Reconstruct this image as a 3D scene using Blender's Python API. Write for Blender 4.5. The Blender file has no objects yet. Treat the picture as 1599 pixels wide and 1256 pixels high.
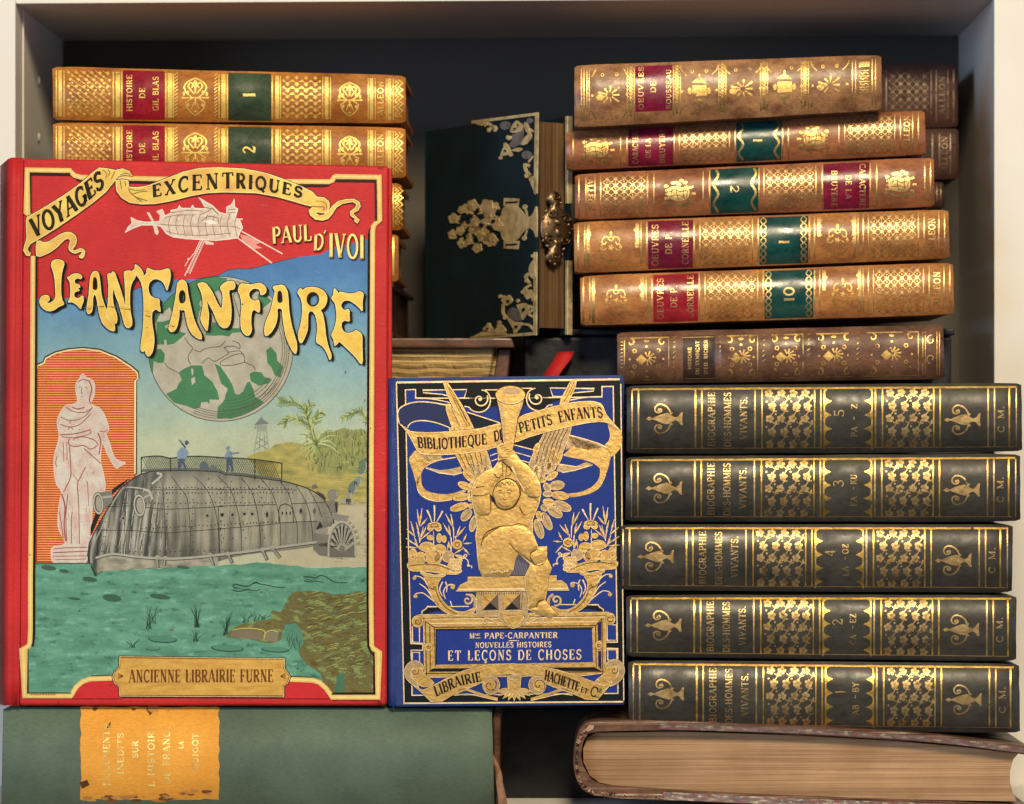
import bpy, bmesh, math, random
from mathutils import Vector, Matrix, noise
from mathutils.geometry import tessellate_polygon
random.seed(11)
scn = bpy.context.scene
COL = scn.collection

# ------------------------------------------------------------------ camera
S = 1 / 3000.0            # metres per photo pixel on the front plane of the bookcase
D = 1.7                   # camera distance to that plane
VX, VY = 900.0, 700.0     # photo pixel straight ahead of the lens
CX, CZ = (VX - 799.5) * S, (628.0 - VY) * S
cam_d = bpy.data.cameras.new('camera')
cam = bpy.data.objects.new('camera', cam_d)
COL.objects.link(cam)
cam.location = (CX, -D, CZ)
cam.rotation_euler = (math.radians(90), 0, 0)
cam_d.sensor_width = 36.0
cam_d.lens = 36.0 * D / (1599 * S)
cam_d.shift_x = (799.5 - VX) / 1599.0
cam_d.shift_y = (VY - 628.0) / 1599.0
cam_d.dof.use_dof = True
cam_d.dof.focus_distance = D - 0.10
cam_d.dof.aperture_fstop = 11.0
cam_d.clip_start = 0.05
cam_d.clip_end = 50
scn.camera = cam

# ------------------------------------------------------------------ light
w = bpy.data.worlds.new('World')
scn.world = w
w.use_nodes = True
nt = w.node_tree
bg = nt.nodes['Background']
tc = nt.nodes.new('ShaderNodeTexCoord')
sx = nt.nodes.new('ShaderNodeSeparateXYZ')
nt.links.new(tc.outputs['Generated'], sx.inputs[0])
mr = nt.nodes.new('ShaderNodeMapRange')
mr.inputs[1].default_value = -1
mr.inputs[2].default_value = 1
nt.links.new(sx.outputs[2], mr.inputs[0])
rp = nt.nodes.new('ShaderNodeValToRGB')
nt.links.new(mr.outputs[0], rp.inputs[0])
e = rp.color_ramp.elements
e[0].position = 0.0
e[0].color = (0.030, 0.036, 0.055, 1)
e[1].position = 1.0
e[1].color = (0.55, 0.50, 0.42, 1)
k = e.new(0.42)
k.color = (0.10, 0.11, 0.15, 1)
k = e.new(0.52)
k.color = (0.42, 0.40, 0.40, 1)
k = e.new(0.70)
k.color = (0.60, 0.53, 0.43, 1)
nt.links.new(rp.outputs[0], bg.inputs[0])
bg.inputs[1].default_value = 0.32


def area(name, loc, target, size, power, color):
    d = bpy.data.lights.new(name, 'AREA')
    d.shape = 'DISK'
    d.size = size
    d.energy = power
    d.color = color
    o = bpy.data.objects.new(name, d)
    o.location = loc
    o.rotation_euler = (Vector(target) - Vector(loc)).to_track_quat('-Z', 'Y').to_euler()
    COL.objects.link(o)
    return o


area('ceiling_lamp_light', (0.20, -1.45, 0.92), (-0.02, 0, -0.02), 0.40, 32.0, (1.0, 0.82, 0.55))
area('window_light', (-1.9, -2.2, 0.35), (0.15, 0, 0.0), 1.3, 38.0, (0.58, 0.74, 1.0))
area('cool_fill_light', (1.5, -1.3, -0.10), (0.2, 0, -0.02), 0.7, 3.5, (0.55, 0.70, 1.0))  # added cool fill, no real source, tints the right-hand books bluish

scn.view_settings.view_transform = 'Standard'
scn.view_settings.look = 'None'
scn.view_settings.exposure = 0.0
scn.view_settings.gamma = 1.0
scn.render.engine = 'CYCLES'
scn.render.resolution_x, scn.render.resolution_y = 1024, 804


# ------------------------------------------------------------------ helpers
def at(px, py, y=0.0):
    f = S * (D + y) / D
    return Vector((CX + (px - VX) * f, y, CZ - (py - VY) * f))


def lin(c):
    c = c / 255.0
    return c / 12.92 if c <= 0.04045 else ((c + 0.055) / 1.055) ** 2.4


def C(r, g, b, k=1.0):
    # pigment colour: the warm room light is divided out of the colour seen
    return (min(.92, lin(r) * k * .80), min(.92, lin(g) * k * .88), min(.92, lin(b) * k * 1.0), 1.0)


def mixc(a, b, t):
    t = max(0.0, min(1.0, t))
    return tuple(a[i] * (1 - t) + b[i] * t for i in range(4))


def nz(x, y, s=0.0):
    return noise.noise(Vector((x, y, s)))


def fz(x, y, s=0.0, o=3):
    v, a, f = 0, 1, 1
    for i in range(o):
        v += a * noise.noise(Vector((x * f, y * f, s + i * 7.3)))
        a *= .5
        f *= 2.1
    return v


def new_mat(name):
    m = bpy.data.materials.new(name)
    m.use_nodes = True
    return m, m.node_tree, m.node_tree.nodes['Principled BSDF']


def tex_noise(t, scale, detail=3, stretch=(1, 1, 1), rough=0.55):
    c = t.nodes.new('ShaderNodeTexCoord')
    mp = t.nodes.new('ShaderNodeMapping')
    mp.inputs['Scale'].default_value = stretch
    n = t.nodes.new('ShaderNodeTexNoise')
    n.inputs['Scale'].default_value = scale
    n.inputs['Detail'].default_value = detail
    n.inputs['Roughness'].default_value = rough
    t.links.new(c.outputs['Object'], mp.inputs[0])
    t.links.new(mp.outputs[0], n.inputs['Vector'])
    return n.outputs['Fac']


def ramp(t, fac, a, b, p0=0.35, p1=0.65):
    r = t.nodes.new('ShaderNodeValToRGB')
    r.color_ramp.elements[0].position = p0
    r.color_ramp.elements[0].color = a
    r.color_ramp.elements[1].position = p1
    r.color_ramp.elements[1].color = b
    t.links.new(fac, r.inputs[0])
    return r.outputs[0]


def mul(t, a, b, fac=1.0):
    m = t.nodes.new('ShaderNodeMix')
    m.data_type = 'RGBA'
    m.blend_type = 'MULTIPLY'
    m.inputs[0].default_value = fac
    t.links.new(a, m.inputs[6])
    t.links.new(b, m.inputs[7])
    return m.outputs[2]


def bump(t, bs, fac, strength, dist):
    b = t.nodes.new('ShaderNodeBump')
    b.inputs['Strength'].default_value = strength
    b.inputs['Distance'].default_value = dist
    t.links.new(fac, b.inputs['Height'])
    prev = bs.inputs['Normal'].links
    if prev:
        t.links.new(prev[0].from_socket, b.inputs['Normal'])
    t.links.new(b.outputs[0], bs.inputs['Normal'])


def leather(name, c, c2, rough=0.38, scale=55, bumpk=0.25, stretch=(1, 1, 1.6), spec=0.38):
    m, t, b = new_mat(name)
    f = tex_noise(t, scale, 5, stretch)
    col = ramp(t, f, c2, c, 0.33, 0.62)
    f2 = tex_noise(t, scale * 7, 3, (1, 1, 2))
    col = mul(t, col, ramp(t, f2, (.62, .6, .58, 1), (1, 1, 1, 1), 0.25, 0.55))
    col = mul(t, col, ramp(t, tex_noise(t, 13, 5), (.78, .75, .72, 1), (1.06, 1.05, 1.04, 1), .3, .62))
    t.links.new(col, b.inputs['Base Color'])
    b.inputs['Roughness'].default_value = rough
    b.inputs['Specular IOR Level'].default_value = spec
    rr = ramp(t, tex_noise(t, 90, 3), (rough - .08,) * 3 + (1,), (rough + .14,) * 3 + (1,))
    t.links.new(rr, b.inputs['Roughness'])
    bump(t, b, tex_noise(t, 900, 3), bumpk * .6, 0.0004)
    bump(t, b, tex_noise(t, 160, 2), bumpk * .7, 0.0009)
    return m


def cloth(name, c, c2, rough=0.65):
    m, t, b = new_mat(name)
    col = ramp(t, tex_noise(t, 30, 4), c2, c, 0.3, 0.6)
    col = mul(t, col, ramp(t, tex_noise(t, 420, 2, (1, 1, 8)), (.82, .82, .82, 1), (1.05, 1.05, 1.05, 1)))
    col = mul(t, col, ramp(t, tex_noise(t, 11, 5), (.80, .78, .76, 1), (1.03, 1.03, 1.03, 1), .32, .6))
    t.links.new(col, b.inputs['Base Color'])
    b.inputs['Roughness'].default_value = rough
    b.inputs['Specular IOR Level'].default_value = 0.2
    bump(t, b, tex_noise(t, 700, 2, (.3, 1, 3)), .22, .0005)
    bump(t, b, tex_noise(t, 700, 2, (3, 1, .3)), .15, .0005)
    return m


def gold(name, c, rough=0.32, wear=(0.30, 0.42), wscale=170, metal=0.95, dark=.6):
    m, t, b = new_mat(name)
    col = ramp(t, tex_noise(t, 210, 3), (c[0] * dark, c[1] * dark * .92, c[2] * dark * .84, 1), c, .3, .62)
    t.links.new(col, b.inputs['Base Color'])
    b.inputs['Metallic'].default_value = metal
    b.inputs['Roughness'].default_value = rough
    bump(t, b, tex_noise(t, 500, 3), .35, .0005)
    if wear:
        tr = t.nodes.new('ShaderNodeBsdfTransparent')
        mx = t.nodes.new('ShaderNodeMixShader')
        r = ramp(t, tex_noise(t, wscale, 4), (0, 0, 0, 1), (1, 1, 1, 1), *wear)
        t.links.new(r, mx.inputs[0])
        t.links.new(tr.outputs[0], mx.inputs[1])
        t.links.new(b.outputs[0], mx.inputs[2])
        t.links.new(mx.outputs[0], t.nodes['Material Output'].inputs['Surface'])
    return m


def ink(name, rough=0.6, cloth_bump=.15, mott=(.92, 1.03)):
    m, t, b = new_mat(name)
    a = t.nodes.new('ShaderNodeAttribute')
    a.attribute_name = 'Col'
    col = mul(t, a.outputs['Color'], ramp(t, tex_noise(t, 160, 4), (mott[0],) * 3 + (1,), (mott[1],) * 3 + (1,), .3, .6))
    col = mul(t, col, ramp(t, tex_noise(t, 800, 2, (1, 1, 4)), (.90, .90, .90, 1), (1.03, 1.03, 1.03, 1)))
    col = mul(t, col, ramp(t, tex_noise(t, 14, 6), (.87, .86, .83, 1), (1.03, 1.03, 1.03, 1), .32, .58))
    t.links.new(col, b.inputs['Base Color'])
    b.inputs['Roughness'].default_value = rough
    b.inputs['Specular IOR Level'].default_value = 0.14
    bump(t, b, tex_noise(t, 700, 2, (.3, 1, 3)), cloth_bump, .0004)
    bump(t, b, tex_noise(t, 700, 2, (3, 1, .3)), cloth_bump, .0004)
    return m


def pages(name, c, c2, lines=1500, rough=.75, vert=False, along=9):
    m, t, b = new_mat(name)
    f = tex_noise(t, 1.0, 4, (lines, lines, along) if vert else (along, along, lines), .7)
    col = ramp(t, f, c2, c, .38, .58)
    col = mul(t, col, ramp(t, tex_noise(t, 1.0, 2, (lines * .18, lines * .18, 4) if vert else (4, 4, lines * .18)), (.70, .66, .62, 1), (1, 1, 1, 1), .35, .6))
    col = mul(t, col, ramp(t, tex_noise(t, 40, 3), (.82, .78, .72, 1), (1, 1, 1, 1), .3, .6))
    col = mul(t, col, ramp(t, tex_noise(t, 11, 5), (.80, .78, .76, 1), (1.03, 1.03, 1.03, 1), .32, .6))
    t.links.new(col, b.inputs['Base Color'])
    b.inputs['Roughness'].default_value = rough
    b.inputs['Specular IOR Level'].default_value = 0.2
    bump(t, b, f, .5, .0008)
    return m


def plain(name, c, rough=.5, spec=.4, mott=None, metal=0.0):
    m, t, b = new_mat(name)
    if mott:
        col = ramp(t, tex_noise(t, mott[0], 4), tuple(x * mott[1] for x in c[:3]) + (1,), c, .3, .65)
        t.links.new(col, b.inputs['Base Color'])
    else:
        b.inputs['Base Color'].default_value = c
    b.inputs['Roughness'].default_value = rough
    b.inputs['Specular IOR Level'].default_value = spec
    b.inputs['Metallic'].default_value = metal
    return m


GOLD_C = (0.80, 0.53, 0.14, 1)
M = {}
M['paint'] = plain('cabinet_white_paint', (0.72, 0.70, 0.65, 1), .5, .35, (8, .90))
M['back'] = plain('shade_darkened_back_board', (0.088, 0.078, 0.066, 1), .6, .3, (8, .9))  # base colour darkened to stand in for shade at the rear
M['tan'] = leather('tan_calf_leather', C(196, 122, 50), C(160, 92, 36), .36)
M['tan2'] = leather('brown_calf_leather', C(180, 110, 66), C(132, 76, 46), .36)
M['tan3'] = leather('mottled_calf_leather', C(178, 126, 80), C(120, 76, 48), .38, 90)
M['tan4'] = leather('honey_calf_leather', C(196, 128, 66), C(150, 90, 50), .36)
M['darkbrown'] = leather('dark_brown_leather', C(124, 84, 60), C(84, 54, 40), .40)
M['shadebrown'] = leather('shade_darkened_brown_leather', C(96, 66, 58), C(70, 46, 42), .55, 55, .2, (1, 1, 1.6), .15)  # leather for the back row, its shade put into the colour
M['green_leather'] = leather('dark_green_leather', C(66, 61, 51), C(53, 50, 44), .40, 40, .15)
M['red_label'] = leather('red_label_leather', C(172, 34, 44), C(138, 24, 40), .24, 60, .16, (1, 1, 1.6), .42)
M['wine_label'] = leather('wine_label_leather', C(150, 30, 58), C(112, 20, 48), .24, 60, .16, (1, 1, 1.6), .42)
M['green_label'] = leather('green_label_leather', C(66, 80, 54), C(50, 62, 44), .24, 60, .16, (1, 1, 1.6), .42)
M['teal_label'] = leather('teal_label_leather', C(26, 78, 68), C(18, 56, 54), .24, 60, .16, (1, 1, 1.6), .42)
M['black_label'] = leather('black_label_leather', C(66, 44, 36), C(46, 32, 28), .45, 60, .3)
M['red_cloth'] = cloth('red_book_cloth', C(214, 46, 44), C(196, 38, 40), .55)
M['faded_red'] = cloth('faded_red_spine_cloth', C(150, 52, 46), C(120, 42, 40), .5)
M['blue_cloth'] = cloth('blue_book_cloth', C(46, 66, 122), C(38, 56, 108), .55)
M['green_cloth'] = cloth('faded_green_book_cloth', C(100, 114, 92), C(86, 99, 82), .6)
M['velvet'] = cloth('dark_green_velvet', C(16, 38, 42), C(10, 27, 32), .8)
M['black'] = leather('black_leather', C(30, 32, 40), C(20, 22, 28), .42)
M['gilt'] = gold('gold_tooling', GOLD_C, .40, (.28, .38))
M['gilt_worn'] = gold('worn_gold_tooling', (0.74, 0.49, 0.17, 1), .46, (.34, .46))
M['gilt_pale'] = gold('pale_gold_tooling', (0.76, 0.55, 0.26, 1), .48, (.29, .38))
M['gilt_dull'] = gold('dulled_gold_tooling', (0.60, 0.43, 0.20, 1), .44, (.27, .37))
M['gilt_left'] = gold('brightened_gold_tooling', (0.95, 0.68, 0.17, 1), .36, (.26, .36), 170, .5, .75)  # brighter, less metallic gold stands in for lamplight reflected by the left stack
M['gilt_soft'] = gold('soft_gold_tooling', (0.74, 0.53, 0.23, 1), .44, (.24, .34))
M['gilt_dim'] = gold('shade_dimmed_worn_tooling', (0.26, 0.19, 0.13, 1), .5, (.34, .46), 170, .7)  # worn gold, also dimmed in colour to imitate shade on the back row
M['foil'] = gold('gold_foil_blocking', (0.56, 0.37, 0.125, 1), .42, None, metal=.8, dark=.82)
M['brass'] = gold('gilded_brass', (0.80, 0.64, 0.34, 1), .42, None, metal=.5, dark=.6)
M['bronze'] = gold('dark_bronze', (0.20, 0.13, 0.07, 1), .38, None, metal=.8)
M['ink'] = ink('printed_ink')
M['ink_flat'] = ink('printed_black_ink', .42, .08)
M['pages'] = pages('old_paper_edges', C(204, 160, 116), C(172, 130, 92), 1900)
M['pages2'] = pages('wavy_paper_edges', C(236, 204, 138), C(160, 122, 74), 900)
M['pages3'] = pages('gilt_page_edges', C(140, 106, 72), C(104, 76, 50), 1100, .4, True)
M['marbled'] = plain('marbled_paper', C(120, 88, 78), .6, .3, (260, .35))
M['yellow_label'] = cloth('ochre_label_paper', C(250, 172, 66), C(238, 158, 58), .7)
M['ribbon'] = plain('red_silk_ribbon', C(205, 36, 36), .65, .25, (90, .8))
M['strip'] = leather('tan_leather_strip', C(176, 128, 92), C(130, 90, 62), .6)
M['teal_ribbon'] = plain('faded_teal_ribbon', C(40, 78, 76), .5, .3, (90, .8))
M['pin'] = plain('pin_hole_shade', C(180, 175, 160), .5)


class Empty0:
    pass


def thing(name, label, cat, loc, group=None):
    o = bpy.data.objects.new(name, None)
    COL.objects.link(o)
    o.location = loc
    o.empty_display_size = .02
    o['label'] = label
    o['category'] = cat
    if group:
        o['group'] = group
    return o


def wloc(o):
    v = Vector(o.location)
    return v + (wloc(o.parent) if (o.parent and o.type == 'EMPTY') else Vector())


def link(name, me, parent):
    o = bpy.data.objects.new(name, me)
    COL.objects.link(o)
    if parent:
        root = parent
        while root.parent:
            root = root.parent
        o.parent = parent
        if parent.type == 'EMPTY':
            o.matrix_parent_inverse = Matrix.Translation(-Vector(parent.location))
        else:
            o.matrix_parent_inverse = Matrix.Identity(4)
    return o


def mesh_obj(name, verts, faces, mat, parent, smooth=False, bevel=0.0, seg=2, angle=True):
    bm = bmesh.new()
    vs = [bm.verts.new(v) for v in verts]
    for f in faces:
        try:
            bm.faces.new([vs[i] for i in f])
        except ValueError:
            pass
    bmesh.ops.recalc_face_normals(bm, faces=bm.faces)
    if bevel:
        bmesh.ops.bevel(bm, geom=list(bm.edges), offset=bevel, segments=seg, affect='EDGES', profile=.6)
    me = bpy.data.meshes.new(name)
    bm.to_mesh(me)
    bm.free()
    me.materials.append(mat)
    if smooth:
        for p in me.polygons:
            p.use_smooth = True
    return link(name, me, parent)


BOXF = [(0, 1, 2, 3), (7, 6, 5, 4), (0, 4, 5, 1), (1, 5, 6, 2), (2, 6, 7, 3), (3, 7, 4, 0)]


def slab(name, quad, back, mat, parent, bevel=.001, seg=2):
    """quad: four (px,py,y) TL TR BR BL of the front; back: world vector to the rear face."""
    f = [at(*q) for q in quad]
    b = [p + Vector(back) for p in f]
    return mesh_obj(name, f + b, BOXF, mat, parent, False, bevel, seg)


def box(name, lo, hi, mat, parent, bevel=.0):
    x0, y0, z0 = lo
    x1, y1, z1 = hi
    v = [(x0, y0, z1), (x1, y0, z1), (x1, y0, z0), (x0, y0, z0), (x0, y1, z1), (x1, y1, z1), (x1, y1, z0), (x0, y1, z0)]
    return mesh_obj(name, v, BOXF, mat, parent, False, bevel)


# ------------------------------------------------------------------ drawing on surfaces
def smooth(pts, n=5, closed=True):
    out = []
    m = len(pts)
    rng = range(m) if closed else range(m - 1)
    for i in rng:
        if closed:
            p0, p1, p2, p3 = pts[i - 1], pts[i], pts[(i + 1) % m], pts[(i + 2) % m]
        else:
            p0, p1, p2, p3 = pts[max(i - 1, 0)], pts[i], pts[i + 1], pts[min(i + 2, m - 1)]
        for k in range(n):
            t = k / n
            r = []
            for a in (0, 1):
                r.append(.5 * (2 * p1[a] + (p2[a] - p0[a]) * t + (2 * p0[a] - 5 * p1[a] + 4 * p2[a] - p3[a]) * t * t
                               + (3 * p1[a] - p0[a] - 3 * p2[a] + p3[a]) * t ** 3))
            out.append(tuple(r))
    if not closed:
        out.append(tuple(pts[-1]))
    return out


def zc(ox, oy, s):
    return lambda pts: [(ox + x / s, oy + y / s) for x, y in pts]


def ell(cx, cy, rx, ry=None, n=16, ang=0.0):
    ry = rx if ry is None else ry
    ca, sa = math.cos(ang), math.sin(ang)
    o = []
    for i in range(n):
        a = 2 * math.pi * i / n
        x, y = rx * math.cos(a), ry * math.sin(a)
        o.append((cx + x * ca - y * sa, cy + x * sa + y * ca))
    return o


def arc(cx, cy, rx, ry, a0, a1, n=10):
    return [(cx + rx * math.cos(math.radians(a0 + (a1 - a0) * i / n)),
             cy - ry * math.sin(math.radians(a0 + (a1 - a0) * i / n))) for i in range(n + 1)]


def spiral(cx, cy, r0, r1, a0, a1, n=26):
    o = []
    for i in range(n + 1):
        t = i / n
        r = r0 + (r1 - r0) * t
        a = math.radians(a0 + (a1 - a0) * t)
        o.append((cx + r * math.cos(a), cy - r * math.sin(a)))
    return o


class Art:
    def __init__(s, yfn, step=.000028, curved=False, thr=None):
        s.yfn, s.step, s.curved, s.thr = yfn, step, curved, thr
        s.v, s.f, s.c, s.m, s.l = [], [], [], [], []
        s.slots = []

    def slot(s, mat):
        if mat not in s.slots:
            s.slots.append(mat)
        return s.slots.index(mat)

    def add(s, verts, tris, mat, layer, col):
        base = len(s.v)
        for p in verts:
            s.v.append(p)
            s.l.append(layer)
            c = col(p[0], p[1]) if callable(col) else col
            s.c.append(c or (1, 1, 1, 1))
        si = s.slot(mat)
        for t in tris:
            P = [verts[i] for i in t]
            a = sum(P[i - 1][0] * P[i][1] - P[i][0] * P[i - 1][1] for i in range(len(P)))
            if abs(a) < 1e-9:
                continue
            t = tuple(base + i for i in (t if a < 0 else reversed(t)))
            s.f.append(t)
            s.m.append(si)

    def poly(s, pts, mat, layer=1, col=None, holes=(), thr=None, dome=None):
        loops = [[Vector((x, y, 0)) for x, y in pts]] + [[Vector((x, y, 0)) for x, y in h] for h in holes]
        tri = tessellate_polygon(loops)
        verts = [(v.x, v.y) for l in loops for v in l]
        tris = [tuple(t) for t in tri]
        thr = thr or s.thr
        if thr:
            cache = {}
            out, stack = [], list(tris)
            while stack:
                t = stack.pop()
                L = [((verts[t[i]][0] - verts[t[(i + 1) % 3]][0]) ** 2 + (verts[t[i]][1] - verts[t[(i + 1) % 3]][1]) ** 2, i) for i in range(3)]
                d, i = max(L)
                if d <= thr * thr:
                    out.append(t)
                    continue
                a, b, c = t[i], t[(i + 1) % 3], t[(i + 2) % 3]
                key = (min(a, b), max(a, b))
                if key not in cache:
                    cache[key] = len(verts)
                    verts.append(((verts[a][0] + verts[b][0]) / 2, (verts[a][1] + verts[b][1]) / 2))
                mdl = cache[key]
                stack += [(a, mdl, c), (mdl, b, c)]
            tris = out
        k0 = len(s.l)
        s.add(verts, tris, mat, layer, col)
        if dome:      # embossed: rises from the outline towards the middle
            hgt, wd = dome
            for i, (x, y) in enumerate(verts):
                d2 = 1e9
                for a in range(len(pts)):
                    (ax_, ay_), (bx_, by_) = pts[a - 1], pts[a]
                    ex, ey = bx_ - ax_, by_ - ay_
                    q = ex * ex + ey * ey
                    t = max(0, min(1, ((x - ax_) * ex + (y - ay_) * ey) / q)) if q else 0
                    d2 = min(d2, (x - ax_ - t * ex) ** 2 + (y - ay_ - t * ey) ** 2)
                s.l[k0 + i] += hgt / s.step * (1 - math.exp(-(d2 ** .5) / wd))
            s.domed = True

    def stroke(s, pts, wd, mat, layer=2, col=None, closed=False, taper=None):
        P = []
        for p in pts:
            if not P or (abs(p[0] - P[-1][0]) + abs(p[1] - P[-1][1])) > 1e-4:
                P.append(p)
        if s.thr:
            Q = []
            n = len(P)
            for i in range(n if closed else n - 1):
                a, b = P[i], P[(i + 1) % n]
                k = max(1, int(math.hypot(b[0] - a[0], b[1] - a[1]) / s.thr))
                Q += [(a[0] + (b[0] - a[0]) * j / k, a[1] + (b[1] - a[1]) * j / k) for j in range(k)]
            if not closed:
                Q.append(P[-1])
            P = Q
        n = len(P)
        if n < 2:
            return
        verts = []
        for i in range(n):
            a = P[i - 1] if (i > 0 or closed) else P[i]
            b = P[(i + 1) % n] if (i < n - 1 or closed) else P[i]
            dx, dy = b[0] - a[0], b[1] - a[1]
            L = math.hypot(dx, dy) or 1
            # mitre
            k = 1.0
            if 0 < i < n - 1 or closed:
                d1 = (P[i][0] - a[0], P[i][1] - a[1])
                l1 = math.hypot(*d1) or 1
                cs = (d1[0] * dx + d1[1] * dy) / (l1 * L)
                k = min(1.8, 1 / max(.4, cs))
            ww = wd
            if taper:
                t = i / (n - 1)
                ww = wd * (taper[0] * (1 - t) + taper[1] * t)
            hx, hy = -dy / L * ww / 2 * k, dx / L * ww / 2 * k
            verts += [(P[i][0] + hx, P[i][1] + hy), (P[i][0] - hx, P[i][1] - hy)]
        q = [(2 * i, 2 * i + 1, 2 * i + 3, 2 * i + 2) for i in range(n - 1)]
        if closed:
            q.append((2 * n - 2, 2 * n - 1, 1, 0))
        s.add(verts, q, mat, layer, col)

    def disc(s, cx, cy, rx, ry=None, mat=None, layer=2, col=None, n=10, ang=0.0):
        pts = ell(cx, cy, rx, ry, n, ang)
        s.add(pts, [tuple(range(n))], mat, layer, col)

    def build(s, name, parent):
        if name == 'gilt_tooling' and s.f:
            sp = sorted((min(s.v[i][0] for i in f), max(s.v[i][0] for i in f)) for f in s.f)
            cuts, end = [], sp[0][1]
            for a, b in sp:
                if a - end > 9:
                    cuts.append((a + end) / 2)
                end = max(end, b)
            if cuts:
                runs = [Art(s.yfn, s.step, s.curved, s.thr) for _ in range(len(cuts) + 1)]
                for r in runs:
                    r.slots = list(s.slots)
                    r.map = {}
                for f, m in zip(s.f, s.m):
                    r = runs[sum(s.v[f[0]][0] > c for c in cuts)]
                    g = []
                    for i in f:
                        if i not in r.map:
                            r.map[i] = len(r.v)
                            r.v.append(s.v[i])
                            r.l.append(s.l[i])
                            r.c.append(s.c[i])
                        g.append(r.map[i])
                    r.f.append(tuple(g))
                    r.m.append(m)
                return [r.build('gilt_tooling_run', parent) for r in runs]
        if name == 'gilt_tooling_run':
            name = 'gilt_tooling'
        me = bpy.data.meshes.new(name)
        co = [at(x, y, s.yfn(x, y) - s.step * l) for (x, y), l in zip(s.v, s.l)]
        me.from_pydata([tuple(c) for c in co], [], s.f)
        for m in s.slots:
            me.materials.append(m)
        me.polygons.foreach_set('material_index', s.m)
        a = me.color_attributes.new('Col', 'FLOAT_COLOR', 'POINT')
        a.data.foreach_set('color', [x for c in s.c for x in c])
        if s.curved:
            me.polygons.foreach_set('use_smooth', [True] * len(s.f))
            ns = []
            for (x, y), p in zip(s.v, co):
                d = .6
                px = at(x + d, y, s.yfn(x + d, y)) - at(x - d, y, s.yfn(x - d, y))
                py = at(x, y + d, s.yfn(x, y + d)) - at(x, y - d, s.yfn(x, y - d))
                nn = py.cross(px)
                nn.normalize()
                if nn.y > 0:
                    nn = -nn
                ns.append(tuple(nn))
            me.normals_split_custom_set_from_vertices(ns)
        if getattr(s, 'domed', False):
            me.polygons.foreach_set('use_smooth', [True] * len(s.f))
        me.update()
        return link(name, me, parent)


def plane_fn(p1, p2, p3):
    """depth function of the plane through three (px,py,y) points; inverse depth is linear in the picture."""
    m = Matrix([[p[0], p[1], 1] for p in (p1, p2, p3)])
    k = m.inverted() @ Vector([1 / (D + p[2]) for p in (p1, p2, p3)])
    return lambda x, y: 1 / (k[0] * x + k[1] * y + k[2]) - D


# ------------------------------------------------------------------ lettering (a small serif alphabet of strokes)
def _a(cx, cy, rx, ry, a0, a1, n=8):
    return [(cx + rx * math.cos(math.radians(a0 + (a1 - a0) * i / n)), cy + ry * math.sin(math.radians(a0 + (a1 - a0) * i / n))) for i in range(n + 1)]


T_, H_, M_ = 1.0, .42, .75     # thick, hairline, medium


def sf(x, y, w=.11):
    return (H_, [(x - w, y), (x + w, y)])


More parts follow.
